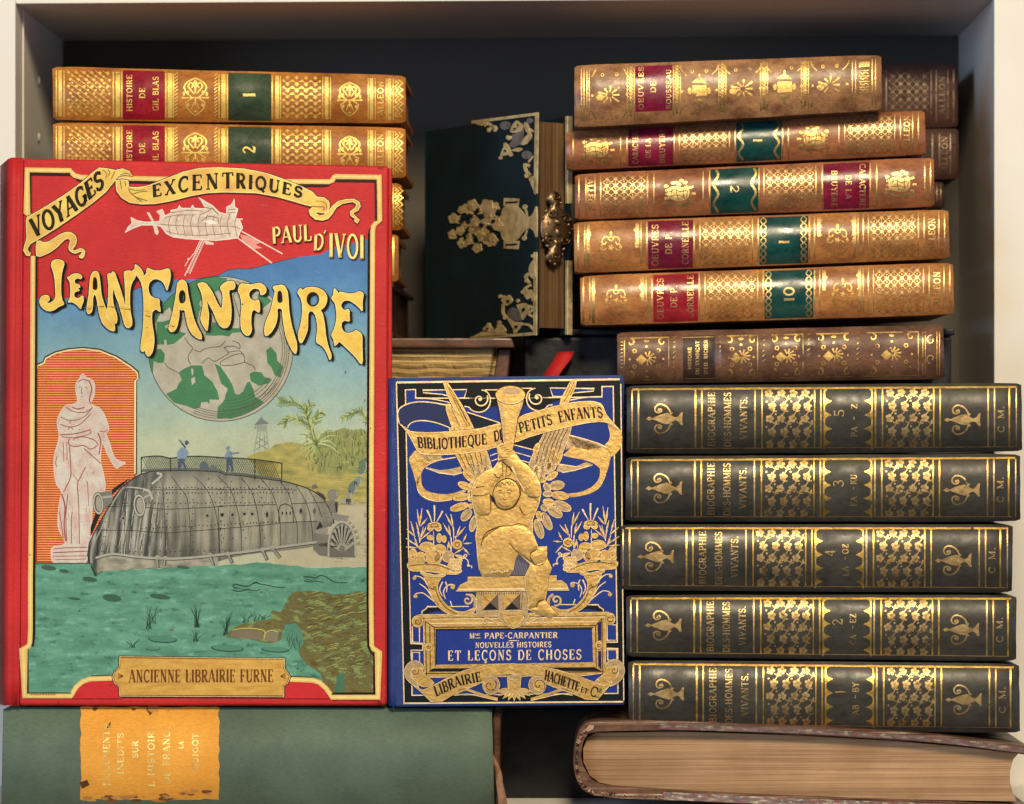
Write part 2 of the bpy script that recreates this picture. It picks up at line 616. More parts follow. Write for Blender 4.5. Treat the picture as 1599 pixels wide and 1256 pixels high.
GL = {
    'A': (.78, [(H_, [(.08, .03), (.38, 1)]), (T_, [(.38, 1), (.68, .03)]), (H_, [(.2, .34), (.57, .34)]), sf(.08, .03), sf(.68, .03)]),
    'B': (.70, [(T_, [(.16, 0), (.16, 1)]), (H_, [(.05, .97), (.36, .97)]), (M_, _a(.36, .75, .2, .22, 90, -90)), (H_, [(.16, .53), (.36, .53)]), (M_, _a(.37, .28, .25, .25, 90, -90)), (H_, [(.05, .03), (.37, .03)])]),
    'C': (.72, [(M_, _a(.4, .5, .31, .48, 50, 310, 14)), (H_, [(.62, .72), (.62, .98)]), (H_, [(.6, .14), (.66, .2)])]),
    'D': (.76, [(T_, [(.16, 0), (.16, 1)]), (H_, [(.05, .97), (.34, .97)]), (M_, _a(.34, .5, .34, .47, 90, -90, 12)), (H_, [(.05, .03), (.34, .03)])]),
    'E': (.66, [(T_, [(.16, 0), (.16, 1)]), (H_, [(.05, .97), (.56, .97)]), (H_, [(.16, .52), (.44, .52)]), (H_, [(.05, .03), (.58, .03)]), (H_, [(.56, .78), (.56, .97)]), (H_, [(.58, .03), (.58, .25)]), (H_, [(.44, .42), (.44, .62)])]),
    'F': (.62, [(T_, [(.16, 0), (.16, 1)]), (H_, [(.05, .97), (.55, .97)]), (H_, [(.16, .5), (.42, .5)]), sf(.16, .03), (H_, [(.55, .76), (.55, .97)]), (H_, [(.42, .4), (.42, .6)])]),
    'G': (.76, [(M_, _a(.4, .5, .31, .48, 50, 350, 14)), (H_, [(.62, .72), (.62, .98)]), (M_, [(.62, .05), (.62, .42)]), (H_, [(.48, .42), (.74, .42)])]),
    'H': (.80, [(T_, [(.16, 0), (.16, 1)]), (T_, [(.64, 0), (.64, 1)]), (H_, [(.16, .52), (.64, .52)]), sf(.16, .03), sf(.16, .97), sf(.64, .03), sf(.64, .97)]),
    'I': (.34, [(T_, [(.17, 0), (.17, 1)]), sf(.17, .03), sf(.17, .97)]),
    'J': (.5, [(T_, [(.33, 1), (.33, .2)]), (M_, _a(.2, .2, .13, .18, 0, -180, 6)), sf(.33, .97)]),
    'K': (.78, [(T_, [(.16, 0), (.16, 1)]), (H_, [(.16, .42), (.62, .97)]), (T_, [(.34, .6), (.66, .03)]), sf(.16, .03), sf(.16, .97), sf(.62, .97), sf(.66, .03)]),
    'L': (.62, [(T_, [(.16, 0), (.16, 1)]), sf(.16, .97), (H_, [(.05, .03), (.56, .03)]), (H_, [(.56, .03), (.56, .28)])]),
    'M': (.95, [(H_, [(.14, .03), (.14, .97)]), (T_, [(.14, 1), (.46, .05)]), (H_, [(.46, .05), (.78, 1)]), (T_, [(.78, 0), (.78, 1)]), sf(.14, .03, .08), sf(.78, .03), sf(.1, .97, .07), sf(.82, .97, .07)]),
    'N': (.80, [(H_, [(.16, .03), (.16, .97)]), (T_, [(.16, 1), (.64, .02)]), (H_, [(.64, 0), (.64, .97)]), sf(.16, .03), sf(.12, .97, .08), sf(.64, .97)]),
    'O': (.80, [(M_, _a(.4, .5, .31, .48, 0, 360, 18))]),
    'P': (.66, [(T_, [(.16, 0), (.16, 1)]), (H_, [(.05, .97), (.34, .97)]), (M_, _a(.34, .72, .24, .25, 90, -90)), (H_, [(.16, .47), (.34, .47)]), sf(.16, .03)]),
    'Q': (.80, [(M_, _a(.4, .5, .31, .48, 0, 360, 18)), (M_, [(.38, .14), (.66, -.16)])]),
    'R': (.74, [(T_, [(.16, 0), (.16, 1)]), (H_, [(.05, .97), (.36, .97)]), (M_, _a(.36, .74, .22, .23, 90, -90)), (H_, [(.16, .51), (.36, .51)]), (T_, [(.36, .51), (.62, .03)]), sf(.16, .03), sf(.64, .03, .08)]),
    'S': (.60, [(M_, _a(.3, .74, .2, .23, 20, 250, 9) + _a(.3, .27, .22, .24, 80, -160, 10)), (H_, [(.5, .74), (.5, .97)]), (H_, [(.08, .05), (.08, .28)])]),
    'T': (.72, [(T_, [(.36, 0), (.36, .97)]), (H_, [(.05, .97), (.67, .97)]), sf(.36, .03), (H_, [(.06, .76), (.06, .97)]), (H_, [(.66, .76), (.66, .97)])]),
    'U': (.78, [(T_, [(.16, 1), (.16, .3)]), (M_, _a(.39, .3, .23, .28, 180, 360, 9)), (H_, [(.62, .3), (.62, .97)]), sf(.16, .97), sf(.62, .97)]),
    'V': (.76, [(T_, [(.1, 1), (.38, .02)]), (H_, [(.38, .02), (.66, .97)]), sf(.1, .97), sf(.66, .97)]),
    'X': (.76, [(T_, [(.12, 1), (.64, 0)]), (H_, [(.64, 1), (.12, 0)]), sf(.12, .97), sf(.64, .97), sf(.12, .03), sf(.64, .03)]),
    'Y': (.74, [(T_, [(.1, 1), (.37, .48)]), (H_, [(.64, .97), (.37, .48)]), (T_, [(.37, .5), (.37, 0)]), sf(.1, .97), sf(.64, .97), sf(.37, .03)]),
    'Z': (.68, [(H_, [(.08, .97), (.58, .97)]), (T_, [(.58, .97), (.1, .03)]), (H_, [(.1, .03), (.6, .03)]), (H_, [(.08, .78), (.08, .97)]), (H_, [(.6, .03), (.6, .25)])]),
    '1': (.40, [(T_, [(.2, 0), (.2, 1)]), (H_, [(.06, .86), (.2, .98)]), sf(.2, .03)]),
    '2': (.62, [(M_, _a(.3, .74, .21, .24, 170, -30, 9) + [(.1, .06)]), (T_, [(.1, .07), (.54, .07)]), (H_, [(.54, .07), (.56, .24)])]),
    '3': (.60, [(M_, _a(.28, .75, .2, .22, 160, -80, 9)), (M_, _a(.28, .27, .24, .25, 85, -160, 10))]),
    '4': (.64, [(T_, [(.42, 0), (.42, 1)]), (H_, [(.42, 1), (.06, .3)]), (H_, [(.06, .3), (.6, .3)])]),
    '5': (.60, [(H_, [(.14, .94), (.14, .52)]), (T_, [(.14, .93), (.5, .93)]), (M_, _a(.28, .29, .24, .27, 120, -160, 11))]),
    '8': (.62, [(M_, _a(.3, .75, .18, .22, 0, 360, 12)), (M_, _a(.3, .27, .23, .25, 0, 360, 12))]),
    '0': (.70, [(M_, _a(.34, .5, .26, .48, 0, 360, 18))]),
    '.': (.26, [(T_, [(.13, .0), (.13, .13)])]),
    '-': (.42, [(M_, [(.06, .42), (.36, .42)])]),
    "'": (.24, [(M_, [(.12, 1), (.08, .74)])]),
    ' ': (.42, []),
}
GL['Ç'] = (.72, GL['C'][1] + [(M_, [(.42, .02), (.42, -.1), (.52, -.16), (.40, -.26)])])


def inside(p, poly):
    r = False
    for i in range(len(poly)):
        (x1, y1), (x2, y2) = poly[i - 1], poly[i]
        if (y1 > p[1]) != (y2 > p[1]) and p[0] < (x2 - x1) * (p[1] - y1) / (y2 - y1) + x1:
            r = not r
    return r


def hatch(art, poly, n, ang, ln, wd, mat, layer, cols, seed=1, jit=.25):
    rd = random.Random(seed)
    xs, ys = [p[0] for p in poly], [p[1] for p in poly]
    for i in range(n):
        x, y = rd.uniform(min(xs), max(xs)), rd.uniform(min(ys), max(ys))
        a = math.radians(ang) + rd.uniform(-jit, jit)
        l = ln * rd.uniform(.5, 1.2)
        q = (x + l * math.cos(a), y + l * math.sin(a))
        m = ((x + q[0]) / 2 + rd.uniform(-.6, .6), (y + q[1]) / 2 + rd.uniform(-.6, .6))
        if inside((x, y), poly) and inside(q, poly) and inside(m, poly):
            art.stroke([(x, y), m, q], wd * rd.uniform(.6, 1.2), mat, layer, rd.choice(cols), taper=(.4, .4))


def text(art, s, fn, wt, mat, layer=3, col=None, gap=.06):
    tot = sum(GL[c][0] + gap for c in s) - gap
    x = 0.0
    for c in s:
        adv, st = GL[c]
        for wgt, pts in st:
            art.stroke([fn((x + p[0]) / tot, p[1]) for p in pts], wt * wgt, mat, layer, col)
        x += adv + gap


def line_fn(p0, p1, up):
    return lambda s, h: (p0[0] + (p1[0] - p0[0]) * s + up[0] * h, p0[1] + (p1[1] - p0[1]) * s + up[1] * h)


def path_fn(keys):
    """keys: (s, x, y, upx, upy)"""
    def f(s, h):
        ks = keys
        i = 0
        while i < len(ks) - 2 and s > ks[i + 1][0]:
            i += 1
        a, b = ks[i], ks[i + 1]
        t = (s - a[0]) / (b[0] - a[0])
        v = [a[j] + (b[j] - a[j]) * t for j in range(1, 5)]
        return (v[0] + v[2] * h, v[1] + v[3] * h)
    return f


# ------------------------------------------------------------------ the bookcase
bc = thing('bookcase', 'white painted bookcase shelf bay that holds all the books', 'bookcase', (0, .08, CZ - 526.6 * S))
ZT, ZB = at(0, 3, 0).z, CZ - 526.6 * S
XL, XR = at(24, 0, 0).x, at(1552.5, 0, 0).x
BD = .158
box('side_panel', (XL - .06, 0, ZB - .05), (XL, BD, ZT + .10), M['paint'], bc, .0006)
box('side_panel', (XR, 0, ZB - .05), (XR + .06, BD, ZT + .10), M['paint'], bc, .0006)
slab('top_panel', [(24.3, 6, .001), (1552, -3, .001), (1552, -70, .001), (24.3, -70, .001)], (0, BD - .002, 0), M['paint'], bc, .0005)
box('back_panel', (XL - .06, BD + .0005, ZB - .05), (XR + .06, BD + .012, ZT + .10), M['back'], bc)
box('base_shelf', (XL - .06, -.165, ZB - .03), (XR + .06, -.0008, ZB), M['paint'], bc, .0006)
box('base_shelf', (XL + .0006, -.0004, ZB - .03), (XR - .0006, BD - .001, ZB - .0002), M['paint'], bc)
# shelf-pin holes drilled in the left side panel
for (zz) in (at(0, 126, .07).z, at(0, 214, .07).z):
    vs, n = [], 12
    for i in range(n):
        a = 2 * math.pi * i / n
        vs.append((XL + .0003, .072 + .0026 * math.cos(a), zz + .0026 * math.sin(a)))
    for i in range(n):
        a = 2 * math.pi * i / n
        vs.append((XL + .0012, .072 + .0014 * math.cos(a), zz + .0014 * math.sin(a)))
    fs = [(i, (i + 1) % n, n + (i + 1) % n, n + i) for i in range(n)] + [tuple(range(n, 2 * n))]
    mesh_obj('shelf_pin', vs, fs, M['paint'], bc, True)
mesh_obj('edge_trim', [(XL + .0002, .020, ZB), (XL + .0010, .0205, ZB), (XL + .0002, .0215, ZB), (XL + .0002, .020, ZT), (XL + .0010, .0205, ZT), (XL + .0002, .0215, ZT)],
         [(0, 1, 4, 3), (1, 2, 5, 4)], M['paint'], bc)


# ------------------------------------------------------------------ books lying flat, spine to the viewer
class Spine:
    """A book lying on its side. TL..BL are the corners of its spine in the photo, y0 its nearest depth."""

    def __init__(s, name, label, TL, TR, BR, BL, y0, depth, mat, bulge=.0032, group=None, bands=(), power=2.3,
                 page_mat=None, cat='book', seed=0, tilt=0.0, bandh=.0011, bt=.0024):
        s.TL, s.TR, s.BR, s.BL, s.y0, s.b, s.p, s.bands, s.tilt, s.bandh = TL, TR, BR, BL, y0, bulge, power, bands, tilt, bandh
        base = at((TL[0] + TR[0]) / 2, (BL[1] + BR[1]) / 2, y0 + .01)
        s.root = thing(name, label, cat, base, group)
        NU, NV = 44 if bands else 26, 40
        t = bt
        verts, faces = [], []
        ring = None
        for i in range(NU + 1):
            u = i / NU
            if i == 1:
                u = .012
            if i == NU - 1:
                u = .988
            r = []
            tx = lambda v: (TL[0] + (TR[0] - TL[0]) * u) * (1 - v) + (BL[0] + (BR[0] - BL[0]) * u) * v
            top = lambda: s.T(tx(0)) + .7 * nz(u * 6, 1.3, seed)
            bot = lambda: s.B(tx(1)) + .7 * nz(u * 6, 4.3, seed)
            inset = .0012 if i in (0, NU) else 0
            a, b = top(), bot()
            rc = {0: 3.6, NU: 3.6, 1: 1.0, NU - 1: 1.0}.get(i, 0)
            a, b = a + rc, b - rc
            ye = y0 + s.b + s.tilt * (u - .5)
            P0, P1 = at(tx(0), a, ye), at(tx(1), b, ye)
            r.append(Vector((P0.x, y0 + depth, P0.z)))
            r.append(Vector((P0.x, ye + .007, P0.z)))
            r.append(Vector((P0.x, ye + .004, P0.z - .0006)))
            for j in range(NV + 1):
                v = j / NV
                px, py = tx(v), a + (b - a) * v
                if i == 0:
                    px += .8 * nz(v * 5, 9.1, seed)
                if i == NU:
                    px += .8 * nz(v * 5, 3.7, seed)
                r.append(at(px, py, s.y(px, py) + inset))
            r.append(Vector((P1.x, ye + .004, P1.z + .0006)))
            r.append(Vector((P1.x, ye + .007, P1.z)))
            r.append(Vector((P1.x, y0 + depth, P1.z)))
            r.append(Vector((P1.x, y0 + depth, P1.z + t)))
            r.append(Vector((P1.x, ye + .005, P1.z + t)))
            r.append(Vector((P0.x, ye + .005, P0.z - t)))
            r.append(Vector((P0.x, y0 + depth, P0.z - t)))
            ring = len(r)
            verts += r
        for i in range(NU):
            for j in range(ring):
                k = (j + 1) % ring
                faces.append((i * ring + j, i * ring + k, (i + 1) * ring + k, (i + 1) * ring + j))
        faces.append(tuple(range(ring)))
        faces.append(tuple(NU * ring + j for j in range(ring)))
        o = mesh_obj('leather_cover', verts, faces, mat, s.root, True)
        m = o.modifiers.new('split', 'EDGE_SPLIT')
        m.split_angle = math.radians(38)
        s.cover = o
        # page block between the boards
        yp = y0 + s.b + .006
        q = [at(TL[0] + 7, s.T(TL[0] + 7), yp - .003), at(TR[0] - 7, s.T(TR[0] - 7), yp - .003), at(BR[0] - 7, s.B(BR[0] - 7), yp - .003), at(BL[0] + 7, s.B(BL[0] + 7), yp - .003)]
        for i, dz in ((0, -t - .0002), (1, -t - .0002), (2, t + .0002), (3, t + .0002)):
            q[i] = Vector((q[i].x, yp, q[i].z + dz))
        bk = [p + Vector((0, depth - (yp - y0) - .003, 0)) for p in q]
        mesh_obj('page_block', q + bk, BOXF, page_mat or M['pages'], s.root)
        s.tool = Art(s.y, step=.00005, curved=True, thr=5)
        s.k = seed

    def T(s, x):
        return s.TL[1] + (s.TR[1] - s.TL[1]) * (x - s.TL[0]) / (s.TR[0] - s.TL[0])

    def B(s, x):
        return s.BL[1] + (s.BR[1] - s.BL[1]) * (x - s.BL[0]) / (s.BR[0] - s.BL[0])

    def H(s, x):
        return s.B(x) - s.T(x)

    def y(s, px, py):
        v = (py - s.T(px)) / (s.B(px) - s.T(px))
        v = max(0, min(1, v))
        y = s.y0 + s.b * abs(2 * v - 1) ** s.p + s.tilt * ((px - s.TL[0]) / (s.TR[0] - s.TL[0]) - .5)
        for xb in s.bands:
            y -= s.bandh * math.exp(-((px - xb) / 6.0) ** 2) * (1 - abs(2 * v - 1) ** 4)
        return y

    def P(s, x, v):
        return (x, s.T(x) + (s.B(x) - s.T(x)) * v)

    # --- ornament vocabulary
    def band(s, x, w, mat, v0=.05, v1=.95, layer=2, art=None):
        (art or s.tool).stroke([s.P(x, v0 + (v1 - v0) * i / 12) for i in range(13)], w, mat, layer)

    def patch(s, name, x0, x1, mat, v0=.035, v1=.975, rag=0):
        a = Art(s.y, step=.00006, curved=True)
        nx, nv = max(2, int((x1 - x0) / 10)), 44
        vs, fs = [], []
        for i in range(nx + 1):
            for j in range(nv + 1):
                x = x0 + (x1 - x0) * i / nx
                v = v0 + (v1 - v0) * j / nv
                p = s.P(x, v)
                if rag:
                    p = (p[0] + rag * nz(p[0] * .09, p[1] * .09, 3), p[1] + rag * nz(p[0] * .07, p[1] * .05, 8) * (1 if j in (0, nv) else .2))
                vs.append(p)
        for i in range(nx):
            for j in range(nv):
                k = i * (nv + 1) + j
                fs.append((k, k + 1, k + nv + 2, k + nv + 1))
        a.add(vs, fs, mat, 1, None)
        return a.build(name, s.root)

    def letter(s, parent, lines, x0, x1, vspan, hgt, wt, mat, down=False, name='lettering'):
        """lines of lettering running up (or down) the spine; vspan: list of (v_start, v_end) per line"""
        a = Art(s.y, step=.00005, curved=True, thr=5)
        n = len(lines)
        for i, (ln, xc) in enumerate(lines):
            va, vb = vspan[i]
            h = hgt[i] if isinstance(hgt, (list, tuple)) else hgt
            pa, pb = s.P(xc, va), s.P(xc, vb)
            if down:
                fn = line_fn((xc - h / 2, pa[1]), (xc - h / 2, pb[1]), (h, 0))
            else:
                fn = line_fn((xc + h / 2, pb[1]), (xc + h / 2, pa[1]), (-h, 0))
            text(a, ln, fn, wt, mat, 3)
        return a.build(name, parent)

    def diamond(s, cx, cy, r, mat, layer=2, sq=1.0):
        s.tool.poly([(cx - r, cy), (cx, cy - r * sq), (cx + r, cy), (cx, cy + r * sq)], mat, layer)

    def star(s, cx, cy, r, mat, layer=2, n=4, inner=.42, a0=0):
        p = []
        for i in range(2 * n):
            rr = r if i % 2 == 0 else r * inner
            a = a0 + math.pi * i / n
            p.append((cx + rr * math.cos(a), cy + rr * math.sin(a)))
        s.tool.poly(p, mat, layer)

    def lattice(s, x0, x1, nx, ny, mat, v0=.07, v1=.93, w=1.0, r=3.7, starred=True, gm=None):
        L = lambda i, j: s.P(x0 + (x1 - x0) * i / nx, v0 + (v1 - v0) * j / ny)
        for k in range(-ny, nx + 1):
            pts = [L(i, i - k) for i in range(max(0, k), min(nx, k + ny) + 1)]
            if len(pts) > 1:
                s.tool.stroke(pts, w, mat, 2)
        for k in range(0, nx + ny + 1):
            pts = [L(i, k - i) for i in range(max(0, k - ny), min(nx, k) + 1)]
            if len(pts) > 1:
                s.tool.stroke(pts, w, mat, 3)
        if starred:
            for i in range(nx):
                for j in range(ny):
                    p = L(i + .5, j + .5)
                    s.star(p[0], p[1], r, gm or mat, 4, 5, .50, .3 * i + .5 * j)
                    p = L(i + .5, j)
                    if j:
                        s.tool.disc(p[0], p[1], 1.1, None, mat, 4, n=5)


# urn stamped on the five dark green volumes (lying on its side)
URN = [(175, 283), (190, 272), (215, 284), (240, 272), (290, 253), (330, 245), (365, 268), (390, 280), (412, 265), (430, 238), (442, 238), (436, 288), (442, 336), (428, 336), (410, 311), (388, 298), (360, 312), (330, 329), (290, 322), (240, 302), (215, 292), (190, 304), (175, 294), (166, 289)]


def urn(sp, cx, cy, mat, k=1 / 4.8):
    f = lambda p: (cx + (p[0] - 306) * k, cy + (p[1] - 288) * k)
    sp.tool.poly([f(p) for p in URN], mat, 2)
    for sg in (1, -1):
        h = [(352, 288 - sg * 28), (338, 288 - sg * 70), (305, 288 - sg * 100), (262, 288 - sg * 108), (234, 288 - sg * 84), (238, 288 - sg * 54), (262, 288 - sg * 46), (282, 288 - sg * 60), (272, 288 - sg * 78)]
        sp.tool.stroke([f(p) for p in smooth(h, 5, False)], 2.4, mat, 2)
        sp.tool.disc(*f((262, 288 - sg * 66)), 2.2, None, mat, 2, n=7)
        sp.tool.disc(*f((358, 288 - sg * 42)), 1.7, None, mat, 2, n=7)


def flower_panel(sp, x0, x1, mat, seed):
    rnd = random.Random(seed)
    nx, ny = 4, 5
    dx = (x1 - x0) / nx
    for j in range(ny):
        v = .13 + .185 * j
        for i in range(nx):
            cx = x0 + dx * (i + .5) + (3 if j % 2 else -2) + rnd.uniform(-1, 1)
            if cx + 7 > x1:
                cx = x1 - 7
            px, py = sp.P(cx, v)
            for q in range(5):
                a = q * 2 * math.pi / 5 + rnd.uniform(0, .4) - 1.57
                sp.tool.disc(px + 4.1 * math.cos(a), py + 4.1 * math.sin(a), 2.8, None, mat, 2, n=7)
            sp.tool.disc(px, py, 1.2, None, mat, 3, n=6)
            # sprig of leaves above the flower
            if v > .16:
                lx, ly = px + 5.5, py - 10.5
                for ang, ln in ((-2.2, 9), (-1.35, 10), (-.5, 7)):
                    ex, ey = lx + ln * math.cos(ang), ly + ln * .8 * math.sin(ang)
                    sp.tool.poly([(lx, ly), ((lx + ex) / 2 - 1.9, (ly + ey) / 2 - .4), (ex, ey), ((lx + ex) / 2 + 1.9, (ly + ey) / 2 + 1.0)], mat, 2)
                sp.tool.stroke([(lx, ly), (px + 1, py - 4)], 1.5, mat, 2)
            if (i + j) % 2:
                sp.tool.disc(px - 8.5, py - 7, 1.7, None, mat, 2, n=7)


def scallop(sp, x, dr, mat, n=4.5, depth=12):
    pts = []
    N = 60
    for i in range(N + 1):
        v = .05 + .9 * i / N
        c = (1 - abs(math.sin(math.pi * n * i / N))) ** 1.9
        q = sp.P(x, v)
        pts.append((q[0] + dr * (2.4 + depth * c), q[1]))
    vs = []
    for i in range(N + 1):
        vs += [sp.P(x, .05 + .9 * i / N), pts[i]]
    sp.tool.add(vs, [(2 * i, 2 * i + 1, 2 * i + 3, 2 * i + 2) for i in range(N)], mat, 2, None)


def biography(num, rng, label, TL, TR, BR, BL, seed, dx=0):
    """one of the five volumes; dx shifts its stamping along the spine"""
    sp = Spine('leather_book', label, TL, TR, BR, BL, -.121, .118, M['green_leather'], bulge=.0052, power=2.8, group='five matching dark green volumes stacked on the right', seed=seed)
    g, gw = M['gilt'], M['gilt_dull']
    X = lambda x: x + dx
    for x, wd in ((987, 2.6), (997, 3), (1086, 3.4), (1096, 3), (1179, 3), (1190, 2.6), (1272, 2.4), (1282, 3), (1367, 3.4), (1378, 3), (1458, 2.8), (1468, 2.8), (1543, 3), (1553, 2.8), (1576, 3.2), (1587, 2.4)):
        if X(x) < TR[0] - 4:
            sp.band(X(x), wd * .8, gw if int(x) % 2 else g, .07, .93)
    # gilt line along the upper joint
    sp.tool.stroke([sp.P(TL[0] + 8 + (TR[0] - TL[0] - 16) * i / 40, .058 + .006 * nz(i * .7, seed)) for i in range(41)], 3.0, g, 2)
    sp.tool.stroke([sp.P(TL[0] + 12 + (TR[0] - TL[0] - 24) * i / 40, .925) for i in range(41)], 1.2, gw, 2)
    urn(sp, *sp.P(X(1038), .49), gw)
    urn(sp, *sp.P(X(1503), .53), gw)
    flower_panel(sp, X(1194), X(1268), gw, seed)
    flower_panel(sp, X(1382), X(1455), gw, seed + 5)
    scallop(sp, X(1286), 1, g)
    scallop(sp, X(1363), -1, g)
    sp.tool.build('gilt_tooling', sp.root)
    a, b = rng
    sp.letter(sp.root, [('BIOGRAPHIE', X(1111)), ('DES-HOMMES', X(1136)), ('VIVANTS.', X(1161))], 0, 0, [(.10, .90), (.11, .91), (.18, .80)], [11, 11, 11], 2.0, gw)
    a2 = sp.letter(sp.root, [(num, X(1310)), (b, X(1334)), ('-', X(1333)), (a, X(1334))], 0, 0, [(.37, .48) if num != '1' else (.41, .46), (.29, .29 + .075 * len(b)), (.47, .53), (.62, .62 + .075 * len(a))], [16, 9.5, 8, 9.5], 2.0, gw)
    sp.letter(sp.root, [('M.', X(1563)), ('C', X(1563))], 0, 0, [(.34, .52), (.62, .72)], [10, 10], 2.1, gw)
    return sp


GRP5 = [
    ('5', ('PA', 'Z'), 'dark green gilt book marked 5 PA Z, topmost of the five matching volumes', (979, 602), (1595, 598), (1596, 706), (979, 709), 1, 0),
    ('3', ('FA', 'KU'), 'dark green gilt book marked 3 FA KU, second from the top of the five', (978, 713), (1593, 709), (1593, 815), (977, 815), 2, -1),
    ('4', ('LA', 'OZ'), 'dark green gilt book marked 4 LA OZ, middle of the five and set furthest left', (969, 819), (1582, 819), (1580, 926), (969, 922), 3, -14),
    ('2', ('CA', 'EZ'), 'dark green gilt book marked 2 CA EZ, second from the bottom of the five', (978, 929), (1587, 929), (1587, 1033), (978, 1026), 4, -2),
    ('1', ('AB', 'BY'), 'dark green gilt book marked 1 AB BY, lowest of the five', (981, 1031), (1591, 1036), (1593, 1145), (982, 1138), 5, 2),
]
for g in GRP5:
    biography(*g)


# ------------------------------------------------------------------ tan set on the left
def palmette(sp, cx, cy, mat, k=1.0):
    A = sp.tool
    p = lambda x, y: (cx + x * k, cy + y * k)
    A.stroke([p(-19, 3), p(19, 3)], 2.0, mat, 2)
    for sg in (1, -1):
        A.stroke([p(sg * 3, 4), p(sg * 13, -4), p(sg * 16, -8)], 2.2, mat, 3)
        A.stroke([p(sg * 3, 2), p(sg * 14, 10)], 1.8, mat, 3)
        A.stroke([p(*q) for q in smooth([(sg * 2, -3), (sg * 7, -9), (sg * 11, -15), (sg * 7, -20), (sg * 3, -16), (sg * 6, -13)], 4, False)], 2.2, mat, 3)
        A.stroke([p(*q) for q in smooth([(sg * 15, -7), (sg * 17, -14), (sg * 12, -21), (sg * 5, -25), (0, -27)], 4, False)], 2.4, mat, 3)
        A.disc(*p(sg * 12, -5), 2.6, 3.6, mat, 3)
        A.disc(*p(sg * 17.5, -3), 2.2, 3.4, mat, 3)
        A.disc(*p(sg * 19, 3), 2.6, 1.8, mat, 3, n=6)
        A.stroke([p(*q) for q in smooth([(sg * 15, 9), (sg * 13, 18), (sg * 7, 25), (0, 30)], 4, False)], 1.8, mat, 3)
        A.disc(*p(sg * 11, 14), 2, 3, mat, 3)
        A.stroke([p(sg * 2, 10), p(sg * 6, 20)], 1.4, mat, 3)
    A.stroke([p(0, -24), p(0, -4)], 2.6, mat, 2)
    A.disc(*p(0, -20), 3, 4, mat, 3)
    A.stroke([p(0, 4), p(0, 14)], 2.4, mat, 2)
    A.disc(*p(0, 24), 3, 1.6, mat, 3)


def gil(num, label, TL, TR, BR, BL, seed, full=True, y0=-.042):
    sp = Spine('leather_book', label, TL, TR, BR, BL, y0, .080, M['tan'], bulge=.0046, group='matching tan volumes stacked on the left', seed=seed)
    g, gw = M['gilt_left'], M['gilt_left']
    A = sp.tool
    for x, wd in ((88, 2), (94, 5.5), (100, 1.6), (177, 2), (184, 6.5), (190, 1.8), (259, 2), (265.5, 7.5), (271, 1.8), (342, 1.8), (349, 6.5), (355, 2), (425, 1.8), (433, 6), (438, 1.6), (504, 1.4), (510, 6), (516, 1.6), (575, 1.6), (580, 5.5), (586, 1.5), (603, 1.5), (608, 6), (614, 1.6)):
        sp.band(x, wd, g, .07, .93)
    for j in range(13):
        for x in (275, 337):
            q = sp.P(x, .08 + .066 * j)
            A.stroke([(q[0] - 2.4, q[1] + 2), (q[0] + 2.4, q[1] - 2)], 1.6, g, 2)
    # left panel: falling diagonals with lozenges; right panel: rows of lozenges and dots
    for i in range(-8, 8):
        pts = []
        for q in range(0, 13):
            x = 103 + i * 11.5 + q * 9
            v = .06 + .9 * q * .085
            if 103 <= x <= 174 and v < .93:
                pts.append(sp.P(x, v))
        if len(pts) > 1:
            A.stroke(pts, .9, g, 2)
    for i in range(6):
        for j in range(7):
            q = sp.P(107 + 12.2 * i + (3 if j % 2 else 0), .10 + .13 * j)
            sp.diamond(q[0], q[1], 3.0, g if j < 5 else gw, 3, .9)
            q = sp.P(113 + 12.2 * i, .165 + .13 * j)
            if 103 < q[0] < 174 and j < 6:
                A.disc(q[0], q[1], 1.7, None, gw, 3, n=6)
    for i in range(4):
        for j in range(7):
            q = sp.P(449 + 14.5 * i, .10 + .13 * j)
            sp.diamond(q[0], q[1], 3.5, g if j < 5 else gw, 3, .9)
            for q in (sp.P(456 + 14.5 * i, .165 + .13 * j), sp.P(443 + 14.5 * i, .165 + .13 * j)):
                if j < 6:
                    A.disc(q[0], q[1], 2.0, None, gw, 3, n=6)
            if j < 6:
                a, b = sp.P(442 + 14.5 * i, .165 + .13 * j), sp.P(456 + 14.5 * i, .165 + .13 * j)
                A.stroke([a, sp.P(449 + 14.5 * i, .21 + .13 * j), b], 1, gw, 2)
    palmette(sp, *sp.P(305, .50), gw, 1.02)
    palmette(sp, *sp.P(546, .50), gw, .92)
    # zigzag at the tail
    for x0, w_ in ((616.5, 6), (622, 7)):
        A.stroke([sp.P(x0 + (w_ if i % 2 else 0), .09 + .072 * i) for i in range(12)], 1.8, g, 2)
    for i in range(6):
        A.disc(*sp.P(618, .15 + .14 * i), 1.7, None, g, 3, n=6)
    A.build('gilt_tooling', sp.root)
    if full:
        lb = sp.patch('title_label', 192, 257, M['red_label'])
        sp.letter(lb, [('HISTOIRE', 202), ('DE', 222), ('GIL BLAS', 243)], 0, 0, [(.12, .82), (.36, .57), (.14, .80)], [8.5, 9, 9], 1.7, M['gilt_left'])
        vb = sp.patch('volume_label', 356.5, 423.5, M['green_label'])
        sp.letter(vb, [(num, 389)], 0, 0, [(.43, .50) if num == '1' else (.40, .55)], 19, 4.2 if num == '1' else 3.2, M['gilt_left'], name='numeral')
        sp.letter(sp.root, [('ALLEON', 594)], 0, 0, [(.13, .84)], 9, 2.2, M['gilt_left'])
    return sp


